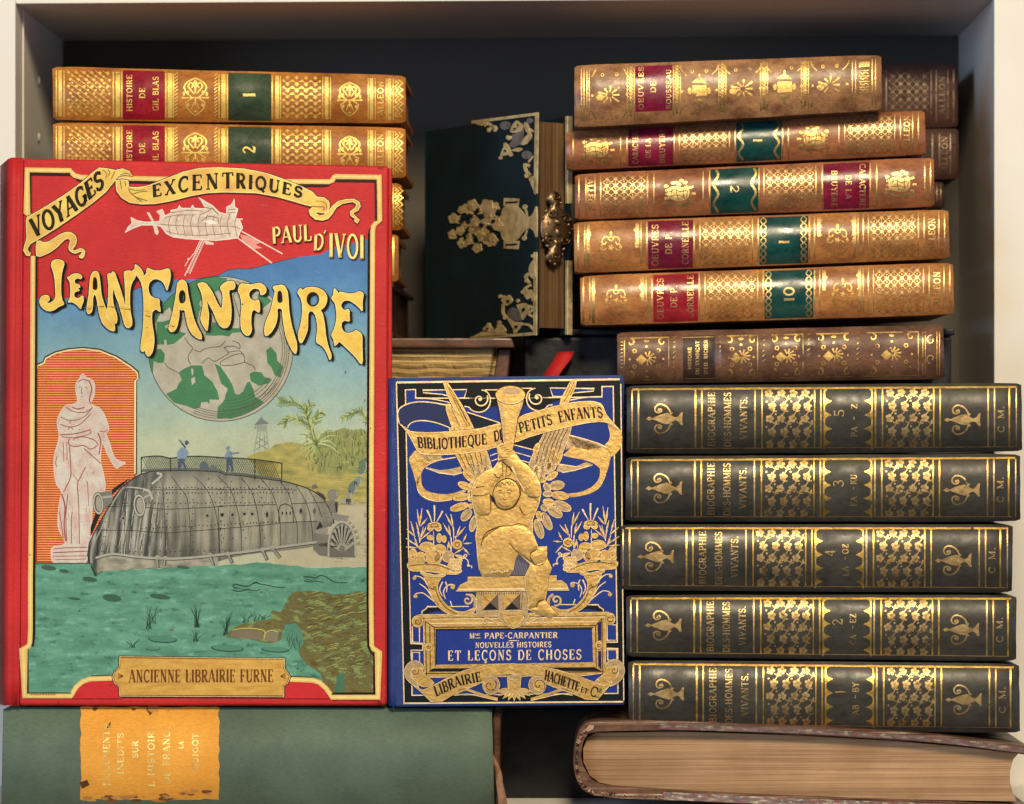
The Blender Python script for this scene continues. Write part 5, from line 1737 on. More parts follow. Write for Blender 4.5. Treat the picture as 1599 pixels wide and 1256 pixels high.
for i, ln in enumerate(lines):
    s2 = ln
    off = [(4.6, -3.6), (5.0, 6.0), (0, 5.4), (-5.4, 5.6)][i]
    sh = [(x + off[0], y + (off[1] if not (i == 3 and y > 900) else -3.6)) for x, y in ln]
    fr.stroke(sh, 3.6, FLAT, 25, FD)
    fr.stroke(ln, 7.4, INK, 26, FG)
    fr.stroke(ln, 2.6, INK, 27, C(248, 214, 132))
# inner dark edge down both sides
fr.stroke([(57.2, 402), (56, 700), (53.5, 900), (53.5, 990), (51, 1010)], 3.4, FLAT, 25, FD)
fr.stroke([(575.8, 364), (574.4, 700), (574, 940), (575, 1010), (579, 1019), (585, 1024), (584.5, 1083), (520, 1083)], 3.0, FLAT, 25, FD)
fr.build('gold_frame', fc)

# --- publisher's plaque
pq_ = Art(redF)
pl = [(188, 1027), (443, 1030), (443, 1045), (447, 1049), (452, 1057), (448, 1067), (442, 1071), (442, 1087), (188, 1086), (187, 1071), (180, 1067), (177, 1057), (181, 1048), (187, 1044)]
pq_.poly([(315 + (x - 315) * 1.022, 1057 + (y - 1057) * 1.10) for x, y in pl], FLAT, 27, FD)
pq_.poly([(315 + (x - 315) * 1.012, 1057 + (y - 1057) * 1.06) for x, y in pl], INK, 28, C(240, 200, 130))


def plq(x, y):
    return mixc(C(224, 172, 82), C(200, 144, 62), .4 + .9 * fz(x * .03, y * .2, 3))


pq_.poly(pl, INK, 29, plq, thr=6)
pq_.stroke(pl, 1.1, FLAT, 30, C(130, 84, 40), closed=True)
TX = C(120, 66, 26)
text(pq_, 'ANCIENNE LIBRAIRIE FURNE', line_fn((201, 1066), (427, 1065.5), (0, -20)), 3.0, FLAT, 31, TX)
for sx_, cx in ((1, 183), (-1, 447)):
    for dy in (-4, 0, 4):
        pq_.stroke([(cx + sx_ * 1, 1056 + dy), (cx + sx_ * 9, 1056)], 1.4, FLAT, 31, TX)
for i in range(9):
    pq_.stroke([(48 + i * 4.4, 1086), (50 + i * 4.4, 1083), (51 + i * 4.4, 1086)], .9, FLAT, 31, C(120, 90, 60))
pq_.build('publisher_plaque', fc)

# --- airship
ar = Art(redF)
z = zc(180, 250, 7.995)
z6 = zc(180, 290, 6.15)
AC, AL = C(240, 208, 182), C(150, 108, 88)
body = z([(120, 905), (160, 840), (210, 790), (195, 720), (270, 758), (380, 778), (470, 775), (560, 765), (620, 700), (700, 660), (690, 635), (780, 612), (800, 572), (825, 605), (940, 605), (965, 568), (990, 605), (1090, 610), (1130, 600), (1085, 535), (1040, 475), (1210, 570), (1300, 655), (1390, 680), (1390, 590), (1450, 560), (1482, 490), (1490, 590), (1525, 610), (1500, 720), (1550, 745), (1590, 850), (1560, 895), (1530, 970), (1410, 990), (1250, 1005), (1100, 995), (900, 985), (720, 960), (640, 920), (570, 830), (470, 812), (330, 812), (220, 852)])
ar.poly(body, INK, 3, lambda x, y: mixc(C(238, 214, 188), C(206, 176, 150), .4 + .8 * fz(x * .1, y * .15, 2)), thr=4)
ar.stroke(body, 1.4, INK, 4, C(250, 226, 204), closed=True)
for q in ([(390, 655), (425, 655), (485, 765), (460, 775)], [(470, 815), (520, 830), (545, 900), (525, 940), (495, 920)], [(510, 640), (590, 610), (625, 690), (550, 760), (555, 690)], [(1115, 1000), (1225, 1035), (1230, 1060), (1130, 1055)]):
    ar.poly(z(q), INK, 3, AC)
for i in range(10):
    x = 670 + i * 92
    ar.stroke(smooth(z([(x + 22, 680 + (20 if i < 1 else 0)), (x - 6, 800), (x + 22, 930 + (18 if i > 1 else 0))]), 4, False), .9, INK, 5, AL)
for pl_ in ([(560, 800), (700, 815), (1000, 828), (1450, 828), (1550, 860)], [(620, 720), (760, 690), (1000, 685)], [(640, 890), (800, 930), (1100, 940), (1450, 915)], [(700, 660), (900, 630), (1090, 640)]):
    ar.stroke(smooth(z(pl_), 3, False), 1, INK, 5, AL)
for pl_ in ([(1060, 680), (1160, 640), (1210, 600), (1290, 690)], [(1080, 765), (1150, 700), (1280, 720), (1290, 800)], [(1045, 480), (1110, 590), (1200, 610)], [(1410, 620), (1500, 620)], [(1405, 660), (1500, 655)]):
    ar.stroke(z(pl_), 1.1, INK, 6, AL)
ar.poly(z([(1100, 770), (1190, 745), (1290, 790), (1200, 805)]), INK, 6, C(250, 232, 212))
for a, b, wd in (((1215, 440), (1605, 655), 2.0), ((1170, 500), (1505, 745), 2.2), ((840, 520), (665, 868), 1.9), ((858, 530), (715, 848), 1.6), ((820, 520), (765, 640), 1.4), ((765, 640), (700, 720), 1.4), ((700, 720), (668, 775), 1.4), ((1130, 325), (1225, 322), 2)):
    ar.stroke(z6([a, b]), wd, INK, 5, AC)
for i in range(16):
    t = i / 16
    ar.stroke(z6([(842 - 172 * t, 535 + 320 * t), (858 - 140 * t, 545 + 300 * t)]), 1.0, INK, 5, AC)
ar.poly(z6([(1200, 470), (1260, 480), (1400, 545), (1350, 570), (1415, 600), (1330, 610), (1220, 530)]), INK, 3, C(232, 150, 130))
ar.disc(*z6([(703, 706)])[0], 1.8, None, INK, 6, AC, 7)
ar.build('airship_print', fc)


# --- ribbon scrolls with lettering
rb = Art(redF)
z = zc(30, 250, 7.995)


def ribcol(x, y):
    return mixc(C(250, 212, 104), C(232, 172, 88), .45 + .8 * fz(x * .03, y * .03, 5))


def ribbon(pts, layer=28):
    rb.stroke(pts, 3.4, FLAT, layer, C(112, 62, 24), closed=True)
    rb.poly(pts, INK, layer + 1, ribcol, thr=7)
    rb.stroke(pts, 1.0, INK, layer + 2, C(255, 236, 160), closed=True)


ribbon(smooth(z([(222, 1012), (300, 1030), (380, 1015), (480, 950), (560, 910), (640, 905), (700, 950), (715, 1010), (690, 1080), (660, 1120), (700, 1135), (760, 1105), (812, 1128), (815, 1180), (790, 1225), (752, 1215), (758, 1190), (788, 1160), (768, 1140), (700, 1165), (640, 1140), (618, 1090), (640, 1010), (610, 980), (560, 1000), (480, 1080), (400, 1140), (300, 1190), (220, 1195)]), 2), 27)
ribbon(z([(88, 770), (95, 720), (210, 655), (420, 530), (600, 415), (790, 275), (920, 155), (1000, 100), (1100, 110), (1200, 130), (1290, 110), (1370, 140), (1410, 195), (1320, 180), (1240, 200), (1190, 260), (1080, 400), (920, 530), (700, 690), (450, 860), (220, 1000), (140, 1045), (105, 1110), (140, 1160), (130, 1195), (90, 1190), (55, 1130), (70, 1060), (95, 980), (90, 860)]))
rb.poly(z([(105, 1110), (140, 1050), (150, 1060), (135, 1165)]), FLAT, 32, C(60, 36, 20))
for q in ([(1040, 120), (1090, 165), (1080, 230)], [(1110, 120), (1130, 160), (1100, 210)], [(1200, 135), (1170, 190), (1150, 240)], [(1260, 190), (1330, 165), (1390, 190)]):
    rb.stroke(smooth(z(q), 3, False), 1.3, FLAT, 32, C(150, 104, 44))
z5 = zc(180, 250, 7.995)
z7 = zc(400, 250, 7.995)
exc = z5([(5, 255), (90, 245), (160, 260), (165, 340), (270, 345), (380, 330), (460, 305), (580, 255), (700, 210), (850, 150), (1050, 105), (1300, 95), (1599, 112)]) + z7([(0, 140), (150, 175), (350, 245), (560, 330), (700, 400), (755, 462), (850, 472), (905, 520), (915, 580), (890, 640), (850, 665), (770, 650), (745, 660), (760, 680), (820, 690), (890, 650), (950, 580), (1020, 520), (1120, 495), (1220, 490), (1290, 530), (1300, 580), (1270, 630), (1205, 662), (1235, 700), (1288, 752), (1262, 788), (1230, 765), (1238, 732), (1180, 692), (1178, 645), (1240, 595), (1258, 548), (1200, 520), (1080, 542), (1000, 590), (950, 670), (900, 730), (830, 752), (740, 740), (680, 690), (660, 632), (705, 592), (690, 575), (600, 555), (450, 510), (250, 455), (0, 410)]) + z5([(1350, 400), (1150, 410), (950, 445), (700, 510), (500, 545), (330, 550), (180, 530), (80, 470), (20, 390)])
ribbon(exc)
rb.poly(z7([(740, 655), (800, 668), (860, 660), (840, 685), (790, 690)]), FLAT, 32, C(110, 60, 24))
rb.stroke(smooth(z7([(690, 575), (770, 585), (850, 590), (835, 630)]), 3, False), 1.5, FLAT, 32, C(150, 100, 40))
rb.stroke(smooth(z7([(740, 515), (830, 520), (880, 570), (870, 620)]), 3, False), 1.2, FLAT, 32, C(170, 124, 50))
for q in ([(180, 360), (260, 380), (370, 370)], [(210, 430), (300, 400), (400, 390)], [(250, 460), (330, 490), (400, 510)], [(160, 340), (200, 420), (330, 520)], [(120, 270), (130, 330)], [(60, 260), (80, 360)]):
    rb.stroke(smooth(z5(q), 3, False), 1.4, FLAT, 32, C(150, 104, 50))
LT = C(40, 34, 14)
text(rb, 'VOYAGES', path_fn([(0, 52, 374, -7, -30), (.3, 88, 352, -8, -28), (.62, 124, 326, -8, -27), (1, 163, 291, -6, -26)]), 6.6, FLAT, 33, LT, gap=.03)
text(rb, 'EXCENTRIQUES', path_fn([(0, 238, 308, -1, -18), (.12, 266, 304, -1, -22), (.25, 296, 298, 0, -24), (.5, 362, 294, 0, -25), (.7, 405, 296, 1, -20), (.85, 438, 302, 2, -19), (1, 471, 309, 3, -15)]), 5.4, FLAT, 33, LT, gap=.16)
rb.build('ribbon_scroll', fc)

# --- author's name
au = Art(redF)
for dx, dy, wd, m_, lay, c in ((1.6, 1.4, 1.7, FLAT, 28, C(90, 26, 18)), (0, 0, 0, INK, 30, C(252, 224, 130))):
    f_ = lambda a, b, u: line_fn((a[0] + dx, a[1] + dy), (b[0] + dx, b[1] + dy), u)
    text(au, 'PAUL', f_((425, 381), (487, 376), (-1, -26)), 4.0 + wd, m_, lay, c, gap=.04)
    text(au, 'D', f_((489, 392), (505, 389), (1, -25)), 4.2 + wd, m_, lay, c)
    au.stroke([(506 + dx, 365 + dy), (508.5 + dx, 360 + dy)], 2 + wd, m_, lay, c)
    text(au, 'IVOI', f_((513, 402), (569, 405), (0, -38)), 4.8 + wd, m_, lay, c, gap=.05)
au.build('author_lettering', fc)

# --- title
ti = Art(redF)
a1, a2, a3, a4 = zc(50, 390, 7.995), zc(200, 400, 7.995), zc(400, 430, 7.995), zc(220, 400, 4.831)
LETTERS = [
    (a1([(240, 190), (258, 140), (320, 124), (385, 142), (400, 185), (380, 250), (366, 330), (360, 430), (362, 560), (380, 640), (396, 682), (330, 715), (280, 750), (210, 768), (150, 742), (110, 700), (95, 650), (110, 600), (150, 572), (200, 575), (216, 610), (208, 640), (180, 655), (215, 670), (265, 640), (295, 585), (290, 470), (285, 380), (265, 280), (245, 220)]), []),
    (a1([(440, 350), (470, 335), (500, 310), (560, 300), (605, 315), (622, 345), (605, 365), (570, 355), (535, 375), (530, 410), (560, 435), (590, 440), (597, 470), (570, 480), (590, 510), (555, 520), (525, 545), (530, 590), (570, 610), (610, 590), (635, 578), (642, 640), (622, 690), (605, 737), (560, 690), (500, 655), (455, 655), (478, 590), (480, 500), (475, 420), (460, 380)]), []),
    (a1([(685, 770), (690, 680), (710, 560), (720, 430), (735, 330), (765, 278), (812, 275), (836, 320), (850, 420), (865, 560), (900, 680), (935, 770), (925, 810), (960, 870), (1020, 912), (1030, 1012), (960, 995), (890, 930), (850, 840), (825, 720), (805, 600), (780, 560), (760, 600), (757, 700), (745, 770), (710, 802)]), [a1([(775, 362), (800, 372), (806, 482), (768, 482)])]),
    (a1([(945, 312), (985, 300), (1015, 275), (1040, 310), (1070, 400), (1110, 520), (1160, 690), (1170, 725), (1166, 600), (1160, 420), (1150, 300), (1165, 270), (1240, 268), (1302, 310), (1260, 390), (1235, 450), (1220, 560), (1225, 760), (1247, 880), (1240, 950), (1200, 977), (1160, 945), (1130, 840), (1085, 680), (1040, 560), (1020, 480), (1005, 560), (1015, 680), (1060, 830), (1055, 910), (1030, 916), (960, 860), (935, 800), (945, 700), (955, 560), (955, 430)]), []),
    (a2([(55, 192), (85, 160), (90, 108), (150, 150), (185, 205), (195, 252), (230, 210), (240, 152), (330, 182), (420, 180), (502, 158), (527, 210), (525, 290), (507, 360), (485, 428), (465, 380), (430, 320), (370, 288), (310, 293), (263, 340), (253, 420), (278, 490), (330, 527), (386, 540), (390, 600), (402, 694), (350, 665), (310, 690), (295, 740), (300, 850), (320, 980), (325, 1080), (305, 1190), (270, 1247), (240, 1245), (215, 1200), (205, 1165), (190, 1195), (160, 1172), (165, 1080), (185, 930), (195, 760), (195, 560), (180, 400), (150, 300), (105, 240)]), []),
    (a2([(600, 470), (610, 380), (625, 330), (670, 298), (715, 320), (735, 370), (750, 480), (780, 620), (820, 780), (870, 900), (912, 980), (912, 1037), (850, 1015), (790, 960), (750, 880), (725, 780), (710, 690), (690, 672), (660, 675), (640, 650), (635, 760), (610, 880), (580, 930), (540, 947), (508, 910), (520, 850), (555, 720), (580, 590)]), [a2([(680, 435), (705, 470), (707, 550), (680, 582), (653, 570), (643, 500), (655, 450)])]),
    (a2([(870, 350), (920, 334), (970, 345), (1010, 390), (1060, 470), (1110, 580), (1165, 658), (1182, 560), (1180, 470), (1150, 400), (1180, 355), (1240, 320), (1310, 318), (1337, 360), (1320, 412), (1262, 430), (1267, 520), (1287, 650), (1282, 790), (1260, 862), (1220, 897), (1160, 882), (1110, 810), (1060, 690), (1010, 600), (985, 540), (990, 620), (1006, 720), (1002, 830), (985, 932), (940, 870), (908, 790), (920, 700), (935, 600), (925, 500), (900, 420)]), []),
    (a4([(735, 262), (755, 210), (830, 216), (900, 205), (942, 240), (938, 280), (905, 292), (895, 255), (850, 245), (815, 280), (825, 320), (860, 340), (885, 330), (896, 370), (892, 425), (855, 405), (835, 430), (830, 500), (835, 560), (815, 597), (785, 592), (758, 550), (753, 470), (760, 380), (750, 300)]), []),
    (a3([(208, 150), (260, 130), (330, 123), (375, 170), (395, 240), (405, 380), (415, 480), (440, 620), (480, 760), (507, 860), (497, 974), (460, 950), (410, 860), (370, 750), (345, 620), (330, 500), (320, 422), (265, 420), (265, 500), (250, 590), (210, 680), (150, 747), (113, 747), (103, 680), (120, 590), (160, 490), (190, 410), (215, 290), (235, 200)]), [a3([(290, 203), (312, 225), (320, 322), (278, 327), (276, 230)])]),
    (a3([(518, 215), (555, 163), (580, 190), (620, 160), (700, 148), (790, 168), (850, 208), (882, 270), (877, 340), (845, 402), (805, 437), (830, 490), (855, 620), (870, 760), (900, 890), (937, 1000), (920, 1055), (880, 960), (820, 880), (758, 842), (753, 780), (765, 680), (755, 560), (730, 480), (690, 445), (650, 475), (645, 570), (640, 680), (600, 790), (560, 848), (533, 800), (528, 720), (560, 600), (575, 480), (575, 370), (555, 280)]), [ell(400 + 708 / 7.995, 430 + 300 / 7.995, 8.7, 10.2, 16)]),
    (a3([(943, 290), (965, 240), (975, 168), (1010, 200), (1030, 237), (1050, 208), (1150, 230), (1230, 225), (1295, 203), (1337, 235), (1325, 330), (1325, 444), (1290, 410), (1230, 355), (1160, 315), (1100, 318), (1063, 355), (1063, 400), (1100, 437), (1157, 430), (1162, 500), (1162, 572), (1110, 565), (1073, 585), (1063, 640), (1090, 702), (1150, 722), (1210, 710), (1247, 688), (1317, 745), (1322, 880), (1322, 1108), (1240, 1020), (1140, 920), (1040, 830), (1020, 845), (985, 877), (965, 800), (943, 750), (970, 680), (995, 600), (1005, 500), (995, 400), (978, 340)]), []),
]
TD = C(30, 28, 18)
for i, (pts, holes) in enumerate(LETTERS):
    pts = smooth(pts, 3)
    holes = [smooth(h, 3) for h in holes]
    L0 = 33
    for dx, dy in ((5.0, 3.0), (3.4, 2.0), (1.7, 1.0)):
        ti.poly([(x + dx, y + dy) for x, y in pts], FLAT, L0, TD, [[(x + dx, y + dy) for x, y in h] for h in holes])
    ti.stroke(pts, 3.4, FLAT, L0 + 1, TD, closed=True)
    for h in holes:
        ti.stroke(h, 2.4, FLAT, L0 + 3, TD, closed=True)
    ti.poly(pts, INK, L0 + 2, lambda x, y: mixc(C(252, 208, 98), C(240, 186, 76), .4 + .8 * fz(x * .08, y * .08, 4)), holes, thr=6)
    ti.stroke([(x + (.0), y) for x, y in pts], .9, INK, L0 + 3, C(255, 232, 160), closed=True)
# creases worn through the lettering
for q in (a1([(690, 745), (740, 735)]), a1([(830, 715), (900, 712)]), a1([(960, 715), (1050, 722)]), a1([(1100, 735), (1240, 752)]), a1([(1410, 820), (1480, 840)]), a2([(525, 870), (580, 880)])):
    ti.stroke(q, 1.6, FLAT, 38, C(150, 100, 40), taper=(.5, 1))
ti.build('title_lettering', fc)

# rubbing, small scratches and stains on the cloth
we = Art(redF, thr=20)
rnd = random.Random(77)
for i in range(34):
    x, y = rnd.choice([rnd.uniform(60, 600), rnd.uniform(586, 602)]), rnd.uniform(262, 1096)
    a_ = rnd.uniform(-.6, .6)
    l_ = rnd.uniform(3, 16)
    we.stroke([(x, y), (min(602, x + l_ * math.cos(a_)), y + l_ * math.sin(a_))], rnd.uniform(.5, 1.0), INK, 40, rnd.choice([C(214, 150, 120), C(120, 60, 50), C(190, 180, 150)]), taper=(.2, .3))
for i in range(40):
    x, y = rnd.uniform(30, 600), rnd.uniform(255, 1098)
    we.disc(x, y, rnd.uniform(.5, 1.3), None, INK, 40, rnd.choice([C(92, 52, 44), C(70, 56, 46), C(150, 96, 80)]), 6)
we.stroke(smooth([(122, 481), (160, 478), (190, 480), (226, 486), (262, 492), (300, 498)], 3, False), .7, INK, 41, C(150, 120, 90), taper=(.4, .2))
for sx_, y0 in ((601, 262), (598, 1096)):
    for i in range(12):
        we.stroke([(sx_ - rnd.uniform(0, 14), y0 + rnd.uniform(-1, 1)), (sx_ - rnd.uniform(0, 10), y0 + rnd.uniform(-2, 2))], 1.2, INK, 40, C(150, 40, 40), taper=(.4, .4))
we.build('surface_wear', fc)


# ------------------------------------------------------------------ blue and gold children's book
bluF = plane_fn((607, 589, -.106), (972, 585, -.106), (975, 1102, -.1205))
blu = thing('gilt_book', 'blue book with a gold trumpeting winged child on its cover', 'book', at(790, 1102, -.105))
n_ = (at(622, 589, bluF(622, 589)) - at(622, 1102, bluF(622, 1102))).cross(at(972, 585, bluF(972, 585)) - at(622, 589, bluF(622, 589)))
n_.normalize()
if n_.y < 0:
    n_ = -n_
bfc = slab('front_cover', [(614, 590, bluF(614, 590)), (972, 585.5, bluF(972, 585.5)), (975.5, 1101, bluF(975.5, 1101)), (614, 1104, bluF(614, 1104))], n_ * .003, M['blue_cloth'], blu, .0010, 2)
prof = [(617, .0004), (615, .0007), (612, .0003), (609, .0016), (607, .0040), (606, .0080), (606.5, .0140), (608, .0190)]
vs, fs, NR = [], [], 20
for i in range(NR + 1):
    t = i / NR
    for px, dy in prof:
        top = 590 + max(0, 612 - px) * .5
        bot = 1104 - max(0, 611 - px) * .6
        x = px + (2.0 * t if px > 611 else .5 * t) + .5 * nz(t * 9, 3)
        py = top + (bot - top) * t
        vs.append(at(x, py, bluF(x, py) + dy - .0002))
m_ = len(prof)
for i in range(NR):
    for j in range(m_ - 1):
        fs.append((i * m_ + j, i * m_ + j + 1, (i + 1) * m_ + j + 1, (i + 1) * m_ + j))
so = mesh_obj('spine', vs, fs, M['blue_cloth'], blu, True)
md = so.modifiers.new('thick', 'SOLIDIFY')
md.thickness = .0008
md.offset = 0
wa = Art(lambda x, y: bluF(x, y) - .0001, thr=14)
rnd = random.Random(9)
for i in range(26):
    y = rnd.uniform(600, 1090)
    wa.stroke([(613 + rnd.uniform(-1, 4), y), (613.5 + rnd.uniform(-1, 4), y + rnd.uniform(5, 30))], rnd.uniform(.6, 1.8), M['ink'], 2, C(104, 122, 164), taper=(.3, .3))
wa.build('rubbed_wear', so)
slab('back_cover', [(614, 592, bluF(614, 592) + .020), (975, 588, bluF(975, 588) + .020), (975, 1094, bluF(975, 1094) + .020), (614, 1096, bluF(614, 1096) + .020)], n_ * .0025, M['blue_cloth'], blu, .0008, 2)
pq = [at(616, 598, bluF(616, 598) + .0036), at(966, 594, bluF(966, 594) + .0036), at(966, 1090, bluF(966, 1090) + .0036), at(616, 1094, bluF(616, 1094) + .0036)]
mesh_obj('page_block', pq + [p + n_ * .0155 for p in pq], BOXF, M['pages'], blu)

F = M['foil']
INK, FLAT = M['ink'], M['ink_flat']
BK, NV, BLU, ENG = C(18, 24, 28), C(46, 54, 88), C(34, 58, 132), C(80, 54, 26)
GS = M['foil_dim'] = gold('shaded_gold_blocking', (0.40, 0.29, 0.16, 1), .48, None, metal=.75, dark=.8)
PG = M['pale_line'] = gold('pale_gold_line', (0.78, 0.60, 0.34, 1), .5, None, metal=.55, dark=.85)
b = Art(bluF, thr=18)
# black frame with the blue field inside
b.poly([(620, 598), (968, 593), (973.5, 1097), (630, 1099)], FLAT, 1, BK)
b.stroke([(619.5, 597.5), (967.5, 592.5)], 3.0, PG, 3)
b.stroke([(619, 597), (625, 840), (631, 1098)], 1.8, PG, 3)
b.stroke([(969.5, 600), (971.5, 840), (974, 1094)], 1.6, PG, 3)
b.stroke([(630, 1098.5), (973, 1096)], 2.4, PG, 3)
field = [(633, 609), (649, 608.5), (649, 622), (790, 622), (940, 620), (940, 604), (957.5, 603.5), (961, 820), (964, 1003), (945, 1003), (945, 1013), (964.5, 1013), (965, 1083), (643.5, 1086), (642, 1015.5), (660, 1015.5), (660, 1005.5), (641.5, 1005), (637, 820)]
b.poly(field, FLAT, 2, BLU)
b.stroke(field, 1.7, PG, 4, closed=True)
# black scroll-work across the head
b.poly([(649, 608), (790, 605), (940, 603), (940, 618), (880, 622), (850, 634), (790, 632), (740, 640), (722, 634), (650, 622)], FLAT, 3, BK)
for sg, mx in ((1, 0), (-1, 1)):
    X = (lambda x: x) if not mx else (lambda x: 1588 - x)
    dy = 0 if not mx else -2.5
    P = lambda pts: [(X(x), y + dy) for x, y in pts]
    b.poly(P([(660, 609.5), (729, 608.5), (725, 621.5), (712, 622), (690, 616), (661, 613.5)]), FLAT, 4, BLU)
    b.stroke(P([(660, 609.5), (729, 608.5), (725, 621.5), (712, 622), (690, 616), (661, 613.5)]), 1.5, PG, 5, closed=True)
    b.stroke(P(smooth([(649, 622), (672, 623), (690, 626), (703, 629)], 4, False)), 1.6, PG, 5)
    b.stroke(P(smooth([(757, 609), (775, 609), (790, 608)], 4, False)), 1.6, PG, 5)
    b.poly(P(ell(749, 626, 17, 18.5, 22)), FLAT, 4, BK)
    sp_ = spiral(749.5, 624, 1.5, 13, -20, 390)
    b.stroke(P(sp_), 2.0, PG, 5)
    b.stroke(P(smooth([(725, 635), (732, 636), (737, 641), (748, 644), (759, 640), (765, 631), (765, 620), (760, 612), (752, 609)], 4, False)), 1.8, PG, 5)
    b.disc(X(749.5), 624 + dy, 2.6, None, PG, 6, n=8)
b.build('black_frame', bfc)

r_ = Art(bluF, thr=18)
z1, z2 = zc(610, 590, 8.374), zc(790, 590, 8.374)
z7 = zc(600, 580, 4.65)
# back of the scroll: dark loops
r_.poly(smooth(z1([(720, 355), (550, 328), (380, 315), (230, 340), (120, 400), (92, 480), (110, 590), (220, 655), (240, 625), (290, 580), (420, 560), (600, 590), (770, 650), (800, 600)]), 3), FLAT, 5, NV)
r_.stroke(smooth(z1([(725, 357), (550, 326), (380, 314), (230, 340), (120, 400), (92, 480), (110, 590)]), 3, False), 1.8, PG, 6)
r_.stroke(smooth(z1([(770, 652), (600, 590), (420, 560), (290, 580), (232, 628), (224, 658)]), 3, False), 1.6, PG, 6)
r_.poly(z1([(1000, 450), (1430, 595), (1440, 660), (1090, 680)]), FLAT, 5, C(24, 34, 50))
r_.stroke(z1([(1000, 450), (1430, 592)]), 1.6, PG, 6)
r_.poly(z2([(70, 850), (300, 770), (560, 700), (420, 900), (360, 940), (80, 870)]), FLAT, 5, C(26, 34, 48))
for a, c in ((z2([(75, 870), (365, 945)]), 1.5), (z2([(120, 975), (330, 1035)]), 1.3), (z2([(200, 1080), (300, 1110)]), 1.3), (z1([(1270, 945), (1380, 905)]), 1.3), (z1([(1300, 1020), (1400, 985)]), 1.3), (z1([(1320, 1090), (1400, 1060)]), 1.3)):
    r_.stroke(a, c, PG, 6)
# right lower loops
lp = smooth(z2([(830, 755), (1000, 800), (1200, 860), (1300, 905), (1370, 985), (1360, 1080), (1310, 1250), (1240, 1200), (1130, 1110), (950, 1062), (750, 1015), (830, 930)]), 3)
r_.poly(lp, F, 5)
r_.poly(z2([(830, 755), (1000, 800), (1200, 860), (1320, 915), (1220, 935), (1050, 905), (880, 905), (780, 945), (800, 850)]), GS, 6)
for i in range(9):
    r_.stroke(z2([(820 + i * 12, 770 + i * 17), (1000 + i * 10, 825 + i * 14), (1240 - i * 22, 915 + i * 3)]), .8, FLAT, 7, ENG)
r_.stroke(z2([(830, 750), (1000, 795), (1200, 855), (1320, 915)]), 1.6, PG, 7)
r_.poly(smooth(z2([(1335, 618), (1400, 600), (1490, 690), (1522, 780), (1505, 900), (1440, 990), (1372, 1032), (1355, 975), (1288, 890), (1340, 830), (1362, 740)]), 3), F, 5)
r_.poly(z2([(1335, 615), (1420, 620), (1490, 690), (1480, 690), (1360, 660)]), GS, 6)
ringR = z2([(1235, 1190), (1310, 1250)]) + [(942, 752), (934, 764), (918, 772), (898, 776), (886, 776), (884, 771), (900, 770), (922, 762), (934, 750), (937, 738)]
r_.poly(smooth(ringR, 2), F, 4)
r_.poly(z2([(690, 1130), (920, 1160), (1050, 1100), (1140, 1135), (920, 1200), (740, 1240), (660, 1220)]), GS, 5)
r_.stroke(z2([(690, 1130), (920, 1165), (1130, 1140), (900, 1210), (740, 1240)]), 1.6, PG, 6)
# left lower loops
r_.poly(smooth(z7([(232, 572), (195, 612), (180, 645), (205, 720), (240, 830), (262, 760), (300, 690), (380, 655), (430, 632), (330, 615), (270, 605)]), 3), F, 5)
r_.poly(z7([(240, 572), (270, 602), (420, 612), (400, 640), (330, 650), (290, 640)]), GS, 6)
r_.stroke(smooth(z7([(300, 692), (350, 662), (400, 645), (520, 625)]), 3, False), 1.5, PG, 6)
r_.poly(smooth(z7([(232, 815), (246, 870), (295, 918), (375, 942), (480, 932), (570, 888), (600, 860), (570, 862), (490, 888), (400, 890), (310, 868), (272, 820), (268, 760), (250, 770)]), 3), F, 5)
r_.stroke(smooth(z7([(240, 840), (252, 880), (300, 922), (380, 944), (490, 932)]), 3, False), 1.3, PG, 6)
r_.poly(z7([(310, 695), (400, 718), (470, 712), (560, 690), (560, 735), (510, 752), (400, 735)]), GS, 5)
r_.stroke(z7([(300, 700), (400, 738), (510, 752), (565, 735)]), 1.6, PG, 6)
# front bands with lettering
bl = smooth(z1([(105, 592), (190, 655), (260, 700), (400, 715), (600, 715), (900, 695), (1200, 660), (1430, 600), (1452, 690), (1440, 860), (1400, 900), (1200, 950), (1000, 985), (700, 1007), (450, 1002), (355, 960), (285, 830), (200, 690)]), 2)
br = smooth(z2([(150, 530), (400, 440), (700, 360), (900, 320), (1100, 308), (1200, 325), (1262, 362), (1310, 480), (1400, 590), (1495, 695), (1400, 625), (1280, 575), (1100, 585), (900, 622), (600, 690), (300, 775), (70, 855), (90, 720)]), 2)
for q in (bl, br):
    r_.stroke(q, 2.2, FLAT, 9, C(40, 34, 30), closed=True)
    r_.poly(q, F, 10)
    r_.stroke(q, 1.0, PG, 11, closed=True)
BT = C(34, 28, 40)
text(r_, 'BIBLIOTHEQUE', path_fn([(0, 653, 699.5, -2, -17), (.35, 690, 702, -1, -17.5), (.62, 719, 699, -.5, -17.5), (1, 761, 694, -1, -17)]), 3.1, FLAT, 12, BT, gap=.04)
text(r_, 'DE', line_fn((772, 690), (788, 686), (-1.5, -16.5)), 3.0, FLAT, 12, BT)
text(r_, 'PETITS', path_fn([(0, 812, 677, -3.5, -16.5), (1, 863, 663, -3, -16.5)]), 3.1, FLAT, 12, BT, gap=.05)
text(r_, 'ENFANTS', path_fn([(0, 874, 660.5, -4, -17.5), (.5, 906, 654, -2.5, -17.5), (1, 942, 652.5, -2.5, -16.5)]), 3.1, FLAT, 12, BT, gap=.04)
hatch(r_, z7([(235, 575), (300, 690), (430, 632), (400, 600), (270, 602)]), 60, -15, 8, .6, FLAT, 8, [ENG], 5, .15)
hatch(r_, z2([(830, 755), (1200, 860), (1320, 915), (1050, 905), (800, 940)]), 110, 22, 12, .6, FLAT, 8, [ENG], 6, .1)
r_.build('gold_scroll', bfc)

